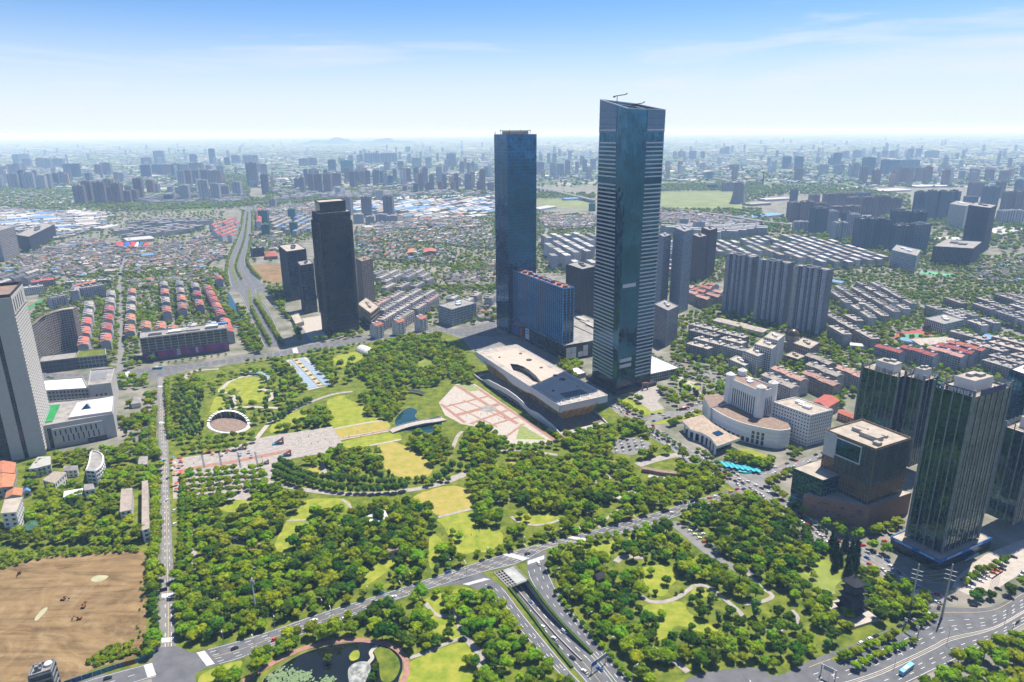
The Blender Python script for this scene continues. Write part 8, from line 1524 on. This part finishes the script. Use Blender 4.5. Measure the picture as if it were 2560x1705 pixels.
b = MB(); b.ring([(.7, hp*.86), (.5, hp*.9), (.8, hp*.92), (.25, hp*.95), (.04, hp)], dw_, 8); b.build('spire', T)
T = thing('sunken_court', 'oval sunken court with dark glazed wall and white rim above the plaza', 'court', (*g('G', 550, 985), 0)); e = [g('G', 550 + 150*math.cos(k*PI/16), 970 - 62*math.sin(k*PI/16)) - g('G', 550, 985) for k in range(32)]; b = MB(); gl = MB()
for i in range(32):
 p, r = e[i], e[(i+1) % 32]; h = 1.0 + 6.5*max(0, math.sin((i+.5)*PI/16)); h2 = h
 b.face([(*(p*1.22), .2), (*(r*1.22), .2), (*(r*1.16), h2), (*(p*1.16), h2)], stone); b.face([(*(p*1.16), h2), (*(r*1.16), h2), (*r, h2), (*p, h2)], white); gl.face([(*r, .3), (*p, .3), (*p, h2), (*r, h2)], dark_glass)
b.build('white_rim', T); gl.build('glazed_wall', T); b = MB(); b.face([(*p, .28) for p in e], brownw); b.build('court_floor', T); KEEP_OFF.append(Area([p*1.2 + g('G', 550, 985) for p in e])); b = MB()
for i in (2, 6, 10, 14, 20, 26): b.beam((*(e[i]*.99), .3), (*(e[i]*.99), 6), .5, white)
b.build('mast', T, kind='stuff')
patch('basin_yard', P('G 970,455 1170,425 1395,640 1190,690'), .15, conc, 'grey yard of the long sunken garden', 'yard')
gp = mat('pale_blue_glass', (.38, .47, .54), .25, .1, scale=.5, var=.2)
for k, (s_, m_, nm, l_) in enumerate((('G 1030,455 1060,450 1280,655 1190,675 1070,540 1110,530', gp, 'glass_roof', 'left pale blue glass roof of the sunken garden'), ('G 1105,440 1150,435 1385,640 1310,650', gp, 'glass_roof', 'right pale blue glass roof of the sunken garden'), ('G 1055,440 1100,435 1305,650 1265,655', mat('tan_walk', (.5, .4, .26), .9), 'garden_walk', 'tan walk with planters down the middle of the sunken garden'))):
 q = P(s_, .5 + .3*k); T, f = root_at(nm, l_, 'garden roof', q); b = MB(); b.prism(f, .2, .6 + .3*k, m_); b.build('slab', T); b = MB()
 for i in range(7 if k == 2 else 14):
  u = (i+.5)/(7 if k == 2 else 14); p = f[0].lerp(f[-1 if k == 2 else 3 if k == 1 else 3], u); r = f[1].lerp(f[2], u); m0 = p.lerp(r, .5)
  if k == 2: b.box(m0.x-2, m0.y-2, 1.2, m0.x+2, m0.y+2, 1.9, hedge_m)
  else: b.beam((*p, .65 + .3*k), (*r, .65 + .3*k), .3, white)
 b.build('planters' if k == 2 else 'glazing_bars', T, kind='stuff')
pts = smooth_line(P('G 1845,1005 1950,980 2100,950 H 100,935 195,905', 3)); T = thing('footbridge', 'pale arched footbridge with dark side crossing the teal pond', 'bridge', (*pts[0], 0)); b = MB(); rl = MB()
for i in range(len(pts)-1):
 d = (pts[i+1]-pts[i]).normalized(); n_ = Vector((-d.y, d.x))*4.5; a, c = pts[i]-pts[0], pts[i+1]-pts[0]; t0, t1 = i/(len(pts)-1), (i+1)/(len(pts)-1); z0, z1 = 1 + 3*math.sin(PI*t0), 1 + 3*math.sin(PI*t1)
 b.face([(*(a-n_), z0), (*(c-n_), z1), (*(c+n_), z1), (*(a+n_), z0)], stone); b.face([(*(a-n_), z0-1.4), (*(c-n_), z1-1.4), (*(c-n_), z1), (*(a-n_), z0)], asphalt); b.face([(*(c+n_), z1-1.4), (*(a+n_), z0-1.4), (*(a+n_), z0), (*(c+n_), z1)], asphalt); [rl.beam((*(a+n_*s), z0+1), (*(c+n_*s), z1+1), .15, white) for s in (-.98, .98)]; [rl.beam((*(a+n_*s), z0), (*(a+n_*s), z0+1), .15, white) for s in (-.98, .98)]
b.build('deck', T); rl.build('railing', T, kind='stuff')
for s_, l_, m_ in (('G 655,550 720,545 790,550 840,565 865,590 850,610', 'curved blue glass canopy above the round lawn', gp), ('D 1145,60 1190,65 1240,75 1300,85 1420,95', 'curved stone terrace wall beside the sandy court', brownw), ('G 1985,690 2050,695 2110,715', 'curved dark pergola by the teal pond', darkm), ('B 1510,640 1560,625 1640,618', 'dark curved pergola above the oval terrace', darkm)):
 pts = smooth_line(P(s_, 3)); T = thing('canopy', l_, 'canopy', (*pts[0], 0)); b = MB(); po_ = MB()
 for i in range(len(pts)-1): d = (pts[i+1]-pts[i]).normalized(); n_ = Vector((-d.y, d.x))*2.5; a, c = pts[i]-pts[0], pts[i+1]-pts[0]; b.prism([a-n_, c-n_, c+n_, a+n_], 3.2 if 'wall' not in l_ else 0.1, 3.7, m_, bottom=True); po_.beam((*a, 0), (*a, 3.4), .3, metalm)
 b.build('roof', T); po_.build('posts', T, kind='stuff')
tq = mat('turquoise_sheet', (.04, .42, .50), .5); o = g('I', 400, 1085)
for k in range(7):
 a, c = g('I', 268 + 34*k, 1046 + 5*k, 2), g('I', 300 + 36*k, 1072 + 6*k, 2); d = (c-a).normalized(); T = thing('turquoise_awning', 'turquoise awning by the courthouse garden', 'awning', (*a, 0), 0, 'turquoise awnings'); b = MB(); L = (c-a).length + 4; n_ = Vector((-d.y, d.x))*1.6; v = d*L; b.prism([-n_, v-n_, v+n_, n_], 2, 2.6, tq, bottom=True); b.build('sheet', T); b = MB(); [b.beam((*(v*u), 0), (*(v*u), 2), .2, metalm) for u in (.1, .9)]; b.build('posts', T, kind='stuff')
ribbon('pool_edge', P('I 390,1108 440,1115 500,1108 548,1092', 1), 3.5, 1.2, tq, 'curved turquoise strip below the awnings', 'awning')
GL = glass('car_glass', (.03, .04, .05), .08, .2); tyre = mat('tyre', (.02, .02, .02), .9); lampm = mat('headlight_lens', (.7, .7, .68), .2); tailm = mat('tail_light', (.4, .02, .02), .3)
def car_parts(col, van=False):
 b = MB(); w_ = .92; hb_ = 1.5 if van else .82
 pr = [(-2.25, .32), (-2.28, .72), (-2.1, hb_ + .03), (1.0, hb_ + .05), (2.1, hb_*.85 if not van else 1.2), (2.28, .62), (2.25, .32)]
 for s in (-1, 1): b.face([(x, s*w_, z) for x, z in (pr if s < 0 else pr[::-1])], col)
 for i in range(len(pr)-1): (x0, z0), (x1, z1) = pr[i], pr[i+1]; b.face([(x0, w_, z0), (x0, -w_, z0), (x1, -w_, z1), (x1, w_, z1)][::-1], col)
 rz = 1.98 if van else 1.45; x0, x1 = (-2.0, 1.5) if van else (-1.45, .65)
 b.face([(x0+.15, -.68, rz), (x1-.15, -.68, rz), (x1-.15, .68, rz), (x0+.15, .68, rz)], col); gm = MB(); lo = [(x0-.45 if not van else x0, -.86), (x1+.45, -.86), (x1+.45, .86), (x0-.45 if not van else x0, .86)]; hi = [(x0+.15, -.68), (x1-.15, -.68), (x1-.15, .68), (x0+.15, .68)]
 for i in range(4): j = (i+1) % 4; gm.face([(*lo[i], hb_+.03), (*lo[j], hb_+.03), (*hi[j], rz-.02), (*hi[i], rz-.02)], GL)
 wh = []
 for x in (-1.4, 1.4):
  for s in (-1, 1):
   m = MB(); k = 8; m.face([(x + .33*math.cos(2*PI*i/k), s*.95, .33 + .33*math.sin(2*PI*i/k)) for i in (range(k) if s > 0 else range(k-1, -1, -1))], tyre)
   for i in range(k): a0, a1 = 2*PI*i/k, 2*PI*(i+1)/k; m.face([(x + .33*math.cos(a0), s*.95, .33 + .33*math.sin(a0)), (x + .33*math.cos(a1), s*.95, .33 + .33*math.sin(a1)), (x + .33*math.cos(a1), s*.72, .33 + .33*math.sin(a1)), (x + .33*math.cos(a0), s*.72, .33 + .33*math.sin(a0))], tyre)
   wh.append(m)
 lt = MB(); [lt.box(2.2, s*.6-.2, .6, 2.3, s*.6+.2, .75, lampm) for s in (-1, 1)]; tl_ = MB(); [tl_.box(-2.32, s*.65-.18, .65, -2.24, s*.65+.18, .82, tailm) for s in (-1, 1)]
 return b, gm, wh, lt, tl_
CC = {'white': (.72, .72, .72), 'silver': (.42, .43, .45), 'black': (.018, .018, .02), 'red': (.50, .02, .03), 'blue': (.03, .09, .28), 'grey': (.11, .115, .12), 'yellow': (.62, .36, .03), 'orange': (.55, .16, .03), 'teal': (.03, .18, .22)}
CARS = {}
def car(q, a, col, label, group, z=.13, full=True, van=False):
 if (col, van) not in CARS:
  p = car_parts(mat('car_' + col, CC[col], .25, .1, var=.02, spec=.6), van); j = MB()
  for m in (p[0], p[1], *p[2], p[3], p[4]):
   for f, mi in zip(m.f, m.m): j.face([m.v[i] for i in f], m.mats[mi])
  CARS[(col, van)] = ([('body', p[0].mesh('car_body')), ('windows', p[1].mesh('car_windows'))] + [('wheel', m.mesh('car_wheel')) for m in p[2]] + [('headlights', p[3].mesh('car_headlights')), ('tail_lights', p[4].mesh('car_tail_lights'))], j.mesh('car'))
 parts, one = CARS[(col, van)]; nm = 'van' if van else 'car'
 if full:
  T = thing(nm, label, nm, (*q, z), a, group)
  for n_, me in parts: obj(n_, me, T, kind='stuff' if 'light' in n_ else None)
 else: T = obj(nm, one, None, label, nm, group, loc=(*q, z), rz=a)
 return T
cr_ = random.Random(21); NC = [0]; SP = []
def put(q, a, col, where, z=.13):
 if NC[0] >= 298 or any((q-p).length < 4.6 and abs(math.sin(a - b_)) < .7 for p, b_ in SP[-60:]): return
 SP.append((q, a)); NC[0] += 1; car(q, a, col, col + ' car ' + where, 'cars ' + where, z, q.length < 520)
WC = ['white']*6 + ['black']*3 + ['silver']*3 + ['grey']*2 + ['red']*2 + ['blue']
def under_z(q):
 best = min(((along(tl, i/60).lerp(along(tr, i/60), .5) - q).length, i/60) for i in range(61)); t = best[1]; return (-6.2 if t < .3 else -6.2*(1-(t-.3)/.7)) + .05
for x, y, c in ((240, 940, 'white'), (300, 1003, 'grey'), (350, 1062, 'white'), (372, 1137, 'grey'), (447, 1182, 'white'), (525, 1272, 'white'), (537, 1326, 'black'), (653, 1425, 'black')): put(g('D', x, y, -3), 2.25, c, 'in the underpass lane towards the avenue', under_z(g('D', x, y, -3)))
for x, y, c in ((358, 997, 'blue'), (587, 1332, 'black')): put(g('D', x, y, -3), 2.25 + PI, c, 'in the outer underpass lane', under_z(g('D', x, y, -3)))
q = g('D', 595, 1213, -2); car(q, 2.25 + PI, 'white', 'white van in the underpass', None, under_z(q), True, True)
for x, y, c, a in ((738, 1498, 'white', 2.25), (722, 1532, 'red', 2.25), (70, 907, 'black', 2.4), (415, 735, 'white', 1.75), (335, 667, 'black', .35), (845, 1480, 'blue', 2.2)): put(g('D', x, y), a, c, 'near the mouth of the underpass')
for x, y, c in ((250, 1272, 'red'), (735, 1124, 'white'), (525, 1137, 'white'), (1005, 945, 'teal'), (1085, 972, 'white'), (1470, 795, 'blue'), (365, 1245, 'white'), (1910, 655, 'black'), (1710, 712, 'black')): put(g('C', x, y), .62, c, 'on the avenue between grove and lily pond')
for x, y, c in ((1170, 378, 'silver'), (1062, 412, 'red'), (1350, 377, 'white'), (1510, 357, 'red'), (1500, 310, 'white'), (1560, 293, 'black'), (1622, 272, 'orange'), (1660, 262, 'white'), (1700, 246, 'black'), (1770, 227, 'yellow'), (1806, 230, 'white'), (1817, 209, 'red'), (1862, 208, 'blue'), (15, 710, 'black'), (1340, 468, 'red')): put(g('D', x, y), .52, c, 'on the avenue near the courthouse corner')
for x, y, c, a in ((1522, 1355, 'black', .62), (1785, 1300, 'red', .62), (1088, 250, 'grey', 1.57), (1085, 392, 'white', 1.57), (1060, 140, 'blue', 1.57), (700, 1548, 'black', .4), (1130, 460, 'white', 1.57), (1130, 548, 'white', 1.57), (1140, 820, 'red', 1.57)): put(g('B', x, y), a, c, 'on the streets by the near crossroads')
for x, y, c, a in ((1100, 1177, 'black', .5), (1150, 1150, 'white', .5), (1195, 1135, 'silver', .5), (932, 1247, 'black', .5), (885, 1268, 'white', .5), (822, 1297, 'white', .5), (1620, 1032, 'black', -.3), (1485, 978, 'black', -.6), (1355, 1007, 'white', -.7), (1375, 1047, 'black', .9), (1295, 1090, 'white', .5), (840, 607, 'red', .2), (990, 577, 'red', .4), (910, 645, 'yellow', -.5), (445, 460, 'red', -.7), (375, 410, 'red', -.9)): put(g('E', x, y), a, c, 'near the pagoda crossroads')
for i, (x, y) in enumerate(((1550, 855), (1585, 870), (1612, 878), (1640, 882), (1668, 858), (1695, 838), (1725, 825), (1790, 785), (1825, 775), (1855, 765), (1795, 915), (1960, 825), (1978, 800), (1590, 900), (1760, 800), (1905, 690), (1945, 700))): put(g('E', x, y), -.75 + .02*i, ['orange', 'black', 'blue', 'black', 'white', 'white', 'white'][i % 7], 'parked in front of the glass tower')
for i in range(40): u = i/39; put(g('D', 1410 + 340*u + cr_.uniform(-4, 4), 455 + 245*u), .35, cr_.choice(WC), 'in the left row of the parking lane'); put(g('D', 1470 + 330*u, 450 + 250*u), .35, cr_.choice(WC), 'in the right row of the parking lane')
for i in range(9):
 for j in range(4): put(g('H', 1550 + 27*i + 8*j, 1108 - 4*i + 26*j), .9, cr_.choice(WC), 'in the car park below the museum')
for key, us, dens, where in (('diagonal', ((.14, 0), (.3, 0), (.42, 0), (.6, 1), (.75, 1), (.9, 1)), .52, 'on the busy diagonal street'), ('court_lane', ((.12, 0), (.88, 1)), .7, 'parked in the courthouse lane'), ('tower_lane', ((.1, 0), (.9, 1), (.4, 0)), .4, 'below the tall tower garden'), ('back_lane', ((.1, 0), (.9, 1)), .5, 'behind the tall tower'), ('north', ((.15, 0), (.3, 0), (.6, 1), (.75, 1), (.9, 1)), .10, 'on the north road'), ('boulevard', ((.08, 0), (.22, 0), (.38, 0), (.62, 1), (.78, 1)), .16, 'on the boulevard'), ('west', ((.1, 0), (.9, 1), (.93, 1)), .14, 'on the straight street'), ('hotel_drive', ((.2, 0), (.5, 1), (.8, 1)), .3, 'in the shade before the hotel'), ('boulevard_far', ((.2, 0), (.35, 0), (.65, 1), (.8, 1)), .10, 'on the far boulevard')):
 n = int(lane_len(key)/6.5)
 for i in range(n):
  for u, rev in us:
   if cr_.random() < dens: q, a = lane_at(key, u, (i + cr_.uniform(.2, .8))/n); put(q, a + (PI if rev else 0), cr_.choice(WC), where)
def bus(q, a, label, col):
 T = thing('bus', label, 'bus', (*q, .13), a); bm_ = mat('bus_' + label[:6], col, .35, var=.04); b = MB(); b.box(-6, -1.25, .4, 6, 1.25, 3.0, bm_, True); b.build('body', T); b = MB(); b.box(-5.8, -1.28, 1.5, 5.9, 1.28, 2.5, GL); b.box(5.95, -1.1, 1.3, 6.04, 1.1, 2.6, GL); b.build('windows', T); b = MB(); b.box(-3, -.9, 3, 1, .9, 3.3, white); b.build('roof_unit', T)
 for x in (-3.6, 3.8):
  for s in (-1.1, 1.1): b = MB(); b.prism([(x + .5*math.cos(k*PI/4), s) for k in range(1)] + [(x+.5, s-.15), (x+.5, s+.15), (x-.5, s+.15), (x-.5, s-.15)], 0, .95, tyre); b.build('wheel', T)
bus(g('E', 1145, 1492), .58, 'pale blue city bus on the wide avenue at the bottom right', (.20, .48, .68)); bus(g('G', 1725, 278), .15, 'blue bus on the north road opposite the dark tower', (.05, .25, .5)); bus(g('A', 1145, 822), .12, 'teal bus at the shopping block crossing', (.05, .35, .45)); bus(g('H', 2115, 845), .35, 'long dark red truck by the tower garden', (.30, .05, .05)); T = [o for o in S.objects if o.get('label', '').startswith('long dark red')][0]; T.name = 'truck'; T['category'] = 'truck'
for k, (bx, by, ty) in enumerate(((1395, 1115, 735), (1165, 1105, 735))):
 q = g('E', bx, by); h = height(q, px('E', 0, ty)[1]); T = thing('power_pylon', ['right', 'left'][k] + ' tall steel power pole with cross arms by the wide avenue', 'pylon', (*q, 0)); b = MB(); b.ring([(.75, 0), (.6, h*.5), (.35, h)], metalm, 10, cap=True); b.build('mast', T)
 for z in (.72, .80, .88): b = MB(); b.beam((-2.6, 1.6, h*z), (2.6, -1.6, h*z), .25, white); b.build('cross_arm', T)
 if k == 0: Q0, H0 = q, h
b = MB(); q1 = g('E', 1165, 1105)
for z in (.72, .8, .88, .99):
 for s in (-1, 1):
  a, c = Vector((Q0.x + s*2.6, Q0.y - s*1.6, H0*z)), Vector((q1.x + s*2.6, q1.y - s*1.6, H0*z)); pr_ = [a.lerp(c, i/8) - Vector((0, 0, 2*math.sin(PI*i/8))) for i in range(9)]; [b.beam(pr_[i], pr_[i+1], .07, darkm) for i in range(8)]
b.build('power_lines', label='thin power lines strung between the two steel poles', cat='wires', kind='stuff')
def lamp(q, a, label, group, h=11):
 T = thing('street_lamp', label, 'street lamp', (*q, .1), a, group); obj('pole', LAMP[0], T); obj('lamp_arm', LAMP[1], T); obj('lamp_head', LAMP[2], T)
b = MB(); b.ring([(.16, 0), (.09, 11)], metalm, 6, cap=True); b2 = MB(); b2.beam((0, 0, 10.9), (2.6, 0, 11.6), .12, metalm); b3 = MB(); b3.box(2.3, -.2, 11.5, 3.5, .2, 11.7, white, True); LAMP = (b.mesh('lamp_pole'), b2.mesh('lamp_arm'), b3.mesh('lamp_head'))
RN = {'avenue': 'curving avenue', 'west': 'straight street', 'slip': 'slip road', 'east_slip': 'service road', 'south_east': 'wide avenue', 'diagonal': 'busy street'}
for key, u, n, inw in (('avenue', -.02, 14, -1), ('avenue', 1.03, 9, 1), ('west', -.06, 9, -1), ('west', 1.06, 9, 1), ('slip', -.03, 5, -1), ('east_slip', 1.05, 6, 1), ('south_east', .67, 6, -1), ('diagonal', .02, 8, -1)):
 for i in range(n): q, a = lane_at(key, u, (i+.6)/(n+.2)); lamp(q, a + inw*PI/2, 'grey street lamp, %s from %s on the %s edge of the %s' % (nth(i+1), end_of(lane_at(key, u, 0)[0], lane_at(key, u, 1)[0]), ('far' if u < .5 else 'near') if key not in ('west', 'slip', 'east_slip') else 'left' if u < .5 else 'right', RN[key]), 'lamps of the %s road' % key.replace('_', ' '))
def gantry(s_, h, label, boards):
 a, c = P(s_); T = thing('sign_gantry', label, 'gantry', (*a, 0)); v = c - a; d = v.normalized(); b = MB(); b.beam((0, 0, 0), (0, 0, h), .5, metalm); b.beam((*v, 0), (*v, h), .5, metalm); b.build('posts', T); b = MB()
 for z in (h-.2, h-1.6): b.beam((0, 0, z), (*v, z), .3, metalm)
 for i in range(9): b.beam((*(v*i/9), h-.2), (*(v*(i+1)/9), h-1.6), .16, metalm)
 b.build('truss', T, kind='stuff')
 for u0, u1, m in boards: b = MB(); b.bar(v*u0, v*u1, h-2.6, h+.4, .3, .5, m); b.build('sign_board', T)
sb = mat('road_sign_blue', (.02, .07, .33), .5); gantry('E 1125,1190 1225,1255', 8, 'steel sign gantry over the side lanes of the wide avenue', ((.2, .8, darkm),)); gantry('E 540,1520 640,1568', 8, 'steel gantry at the bottom of the wide avenue', ((.15, .85, metalm),)); gantry('D 785,1515 885,1440', 8, 'blue and grey sign gantry at the underpass exit', ((0, .35, sb), (.4, .95, metalm)))
for t, x, y, l_ in (('D', 1470, 325, 'blue road sign beside the avenue near the courthouse'), ('A', 1195, 1040, 'blue road sign over the straight street'), ('E', 1890, 1200, 'dark road sign over the wide avenue'), ('B', 1030, 1010, 'road sign arm over the straight street')):
 q = g(t, x, y + 25); T = thing('road_sign', l_, 'sign', (*q, 0), .5); b = MB(); b.beam((0, 0, 0), (0, 0, 7.5), .3, metalm); b.beam((0, 0, 7), (5.5, 0, 7), .25, metalm); b.build('pole', T); b = MB(); b.box(1.5, -.3, 5.4, 6, -.1, 8.2, sb if 'blue' in l_ else darkm, True); b.build('panel', T)
for t, x, y, h, l_ in (('B', 1665, 1150, 30, 'white telecom mast rising from the corner grove'),):
 q = g(t, x, y); T = thing('mast', l_, 'mast', (*q, 0)); b = MB(); b.ring([(.5, 0), (.35, h)], white, 8, cap=True); b.build('pole', T); b = MB(); [b.box(-.9 + .9*i, -.9, h - 5 + (i % 2), -.4 + .9*i, .9, h - 2 + (i % 2), metalm, True) for i in range(3)]; b.build('antennas', T, kind='stuff')
for k in range(6):
 q = g('E', 1728 + 13*k, 935 - 9*k); T = thing('flagpole', 'red flag on a white pole by the office car park', 'flagpole', (*q, 0), .4, 'flags by the office car park'); b = MB(); b.ring([(.1, 0), (.06, 12)], white, 6); b.build('pole', T); b = MB(); b.face([(0, 0, 11.8), (2.4, .3, 11.5), (2.4, .2, 10), (0, 0, 10.2)], mat('flag_red', (.45, .03, .03), .8)); b.build('flag', T)
pts = smooth_line(P('B 420,1590 660,1512 780,1472 880,1445 960,1412 1000,1385 1028,1350 1032,1290 1030,1200')); T = thing('site_hoarding', 'painted blue and red hoarding curving round the building site corner', 'hoarding', (*pts[0], 0)); kk = 0
for i in range(len(pts)-1):
 n = max(1, int((pts[i+1]-pts[i]).length/4))
 for j in range(n):
  a, c = pts[i].lerp(pts[i+1], j/n) - pts[0], pts[i].lerp(pts[i+1], (j+.97)/n) - pts[0]; b = MB(); b.bar(a, c, .1, 3.0 + .05*(kk % 2), -.1, .1, mat('hoarding_%d' % (kk//3 % 5), [(.03, .12, .28), (.04, .22, .30), (.10, .16, .30), (.22, .05, .07), (.05, .20, .24)][kk//3 % 5], .6, var=.35, scale=.7)); b.build('hoarding_panel', T); kk += 1
for k, (x, y) in enumerate(((410, 1037), (540, 1087), (515, 1162), (125, 867))):
 T = thing('excavator', ['upper', 'orange middle', 'lower', 'farthest left'][k] + ' small excavator on the bare building site', 'excavator', (*g('B', x, y), .1), k*1.7); T.scale = (.7, .7, .7); om = mat('digger_orange', (.30, .12, .05), .6); b = MB(); b.box(-1.6, -1.3, .9, 1.4, 1.3, 2.2, om); b.box(.2, .2, 2.2, 1.4, 1.3, 3.1, GL); b.build('cab', T)
 for s in (-1, 1): b = MB(); b.box(-2, s*1.3-.35, 0, 2, s*1.3+.35, .9, tyre); b.build('track', T)
 b = MB(); b.beam((1, 0, 1.8), (3.6, 0, 4.6), .5, om); b.beam((3.6, 0, 4.6), (5.6, 0, 2.2), .4, om); b.build('boom', T); b = MB(); b.box(5.2, -.6, 1.2, 6.2, .6, 2.3, darkm); b.build('bucket', T)
ub = [mat('umbrella_%d' % i, c, .7) for i, c in enumerate(((.55, .10, .03), (.62, .55, .5), (.45, .03, .05), (.05, .25, .45), (.6, .3, .1)))]; UM = []
for m in ub: b = MB(); b.ring([(1.7, 2.3), (.9, 2.75), (.05, 3.0)], m, 8); UM.append(b.mesh('umbrella_cover'))
b = MB(); b.ring([(.05, 0), (.05, 2.9)], metalm, 5); UP = b.mesh('umbrella_pole')
for i in range(44):
 q = g('G', 95 + cr_.uniform(0, 90) if i < 34 else cr_.uniform(250, 800), cr_.uniform(1230, 1520) if i < 34 else cr_.uniform(1190, 1240)); k = cr_.randrange(5); T = thing('market_umbrella', ['orange', 'cream', 'red', 'blue', 'pale orange'][k] + ' stall umbrella at the street end of the plaza', 'umbrella', (*q, .1), 0, 'stall umbrellas on the plaza'); obj('cover', UM[k], T); obj('pole', UP, T)
for t, x, y, sc, l_ in (('G', 945, 1120, .8, 'big inflatable slide in red, yellow and blue on the plaza'), ('G', 1010, 1215, .7, 'turquoise bouncy castle below the plaza centre'), ('G', 842, 1280, .5, 'small red and blue bouncy castle on the plaza'), ('G', 640, 1165, .5, 'small pink play tent on the plaza')):
 q = g(t, x, y); T = thing('inflatable', l_, 'inflatable', (*q, .12), .3); T.scale = (sc,)*3; im = [mat('vinyl_%d' % i, c, .4) for i, c in enumerate(((.03, .30, .42), (.45, .12, .05), (.60, .42, .06), (.04, .16, .42)))]; b = MB(); b.box(-7, -3, 0, 7, 3, 1.2, im[0]); b.build('base', T); b = MB(); b.face([(-3, -1.8, 1.25), (-3, 1.8, 1.25), (6, 1.8, 6), (6, -1.8, 6)][::-1], im[2]); b.build('slide', T)
 for s in (-1, 1): b = MB(); b.beam((-4, s*2.2, 1.6), (6.5, s*2.2, 6.6), 1.1, im[3 if s > 0 else 1]); b.build('side_tube', T)
 b = MB(); b.box(5, -2.6, 1.2, 7, 2.6, 6.5, im[1]); b.ring([(1.6, 6.5), (1.4, 8), (.2, 9)], im[1], 10, 6, 0); b.build('tower', T)
def person_mesh(shirt, trousers, stride):
 me = bpy.data.meshes.new('person_skeleton'); v = [(0, 0, .95), (0, 0, 1.2), (0, 0, 1.42), (0, 0, 1.53), (0, .02, 1.68), (.1, 0, .92), (.1, stride, .5), (.1, stride*.6, .06), (.1, stride*.6+.12, .04), (-.1, 0, .92), (-.1, -stride, .5), (-.1, -stride*1.5, .06), (-.1, -stride*1.5+.12, .04), (.2, 0, 1.38), (.25, -.04, 1.12), (.24, .08, .88), (-.2, 0, 1.38), (-.25, .04, 1.12), (-.24, .12, .88)]
 me.from_pydata(v, [(0, 1), (1, 2), (2, 3), (3, 4), (0, 5), (5, 6), (6, 7), (7, 8), (0, 9), (9, 10), (10, 11), (11, 12), (2, 13), (13, 14), (14, 15), (2, 16), (16, 17), (17, 18)], []); o = bpy.data.objects.new('tmp', me); C.objects.link(o); o.modifiers.new('s', 'SKIN'); rad = [.13, .14, .13, .06, .11, .09, .07, .05, .04, .09, .07, .05, .04, .06, .045, .035, .06, .045, .035]
 for i, r in enumerate(rad): me.skin_vertices[0].data[i].radius = (r*1.15, r)
 me.skin_vertices[0].data[0].use_root = True; dg = bpy.context.evaluated_depsgraph_get(); m2 = bpy.data.meshes.new_from_object(o.evaluated_get(dg)); bpy.data.objects.remove(o); m2.materials.clear()
 for m in (shirt, trousers, mat('skin', (.42, .26, .18), .6), mat('hair', (.02, .015, .012), .7)): m2.materials.append(m)
 for p in m2.polygons: z = p.center.z; p.material_index = 1 if z < .97 else 0 if z < 1.47 and abs(p.center.x) < .3 and z > 1.05 else 2 if z < 1.66 else 3; p.use_smooth = True
 return m2
PM = [person_mesh(mat('shirt_%d' % i, c, .8), mat('trousers_%d' % (i % 2), ((.03, .035, .06), (.12, .11, .1))[i % 2], .8), .1 + .06*(i % 3)) for i, c in enumerate(((.6, .6, .6), (.4, .03, .05), (.05, .12, .35), (.03, .03, .03), (.5, .4, .1)))]
WH = ('white', 'red', 'blue', 'black', 'yellow')
for i in range(46):
 t, x, y, w_ = cr_.choice((('G', cr_.uniform(180, 1000), cr_.uniform(1200, 1300), 'walking on the pale plaza'), ('H', cr_.uniform(330, 800), cr_.uniform(820, 980), 'crossing the museum forecourt'), ('G', cr_.uniform(1450, 1800), cr_.uniform(1020, 1075), 'on the path to the bridge'), ('G', cr_.uniform(1100, 1380), cr_.uniform(1050, 1130), 'near the head of the plaza'), ('C', cr_.uniform(1420, 1750), cr_.uniform(460, 560), 'on the open lawn')))
 k = i % 5; obj('person', PM[k], None, 'person in a %s top %s' % (WH[k], w_), 'person', 'people ' + w_, loc=(*g(t, x, y), .16), rz=cr_.uniform(0, 6.28))
# ================================================================== HAZE
b = MB(); R = 42000.0
b.prism([(-R, -7000), (R, -7000), (R, 43000), (-R, 43000)], -8.5, 352, None, bottom=True)
b.mats = []; hz_ = b.mesh('haze'); hm = bpy.data.materials.new('haze_air'); hm.use_nodes = True; n = hm.node_tree; n.nodes.clear()
o_ = N(n, 'OutputMaterial'); vv = N(n, 'VolumePrincipled'); vv.inputs['Density'].default_value = 0.000086; vv.inputs['Color'].default_value = (.42, .64, 1.0, 1); vv.inputs['Absorption Color'].default_value = (1, 1, 1, 1); vv.inputs['Anisotropy'].default_value = 0.0
n.links.new(vv.outputs[0], o_.inputs['Volume']); hz_.materials.append(hm)
obj('haze', hz_, None, 'pale blue haze filling the air above the town', 'haze', None, 'stuff')
same = {}
for o in list(S.objects):
 if o.parent is None and o.get('category') and o.get('label') and o.get('kind') is None: same.setdefault(o['label'], []).append(o)
ORD = 'first second third fourth fifth sixth seventh eighth ninth tenth eleventh twelfth'.split()
for lab, lst in same.items():
 if 1 < len(lst) <= 12 and len(lab.split()) <= 12:
  lst.sort(key=lambda o: proj((o.location.x, o.location.y, 5))[0])
  for k, o in enumerate(lst): o['label'] = lab + ', ' + ORD[k] + ' from left'
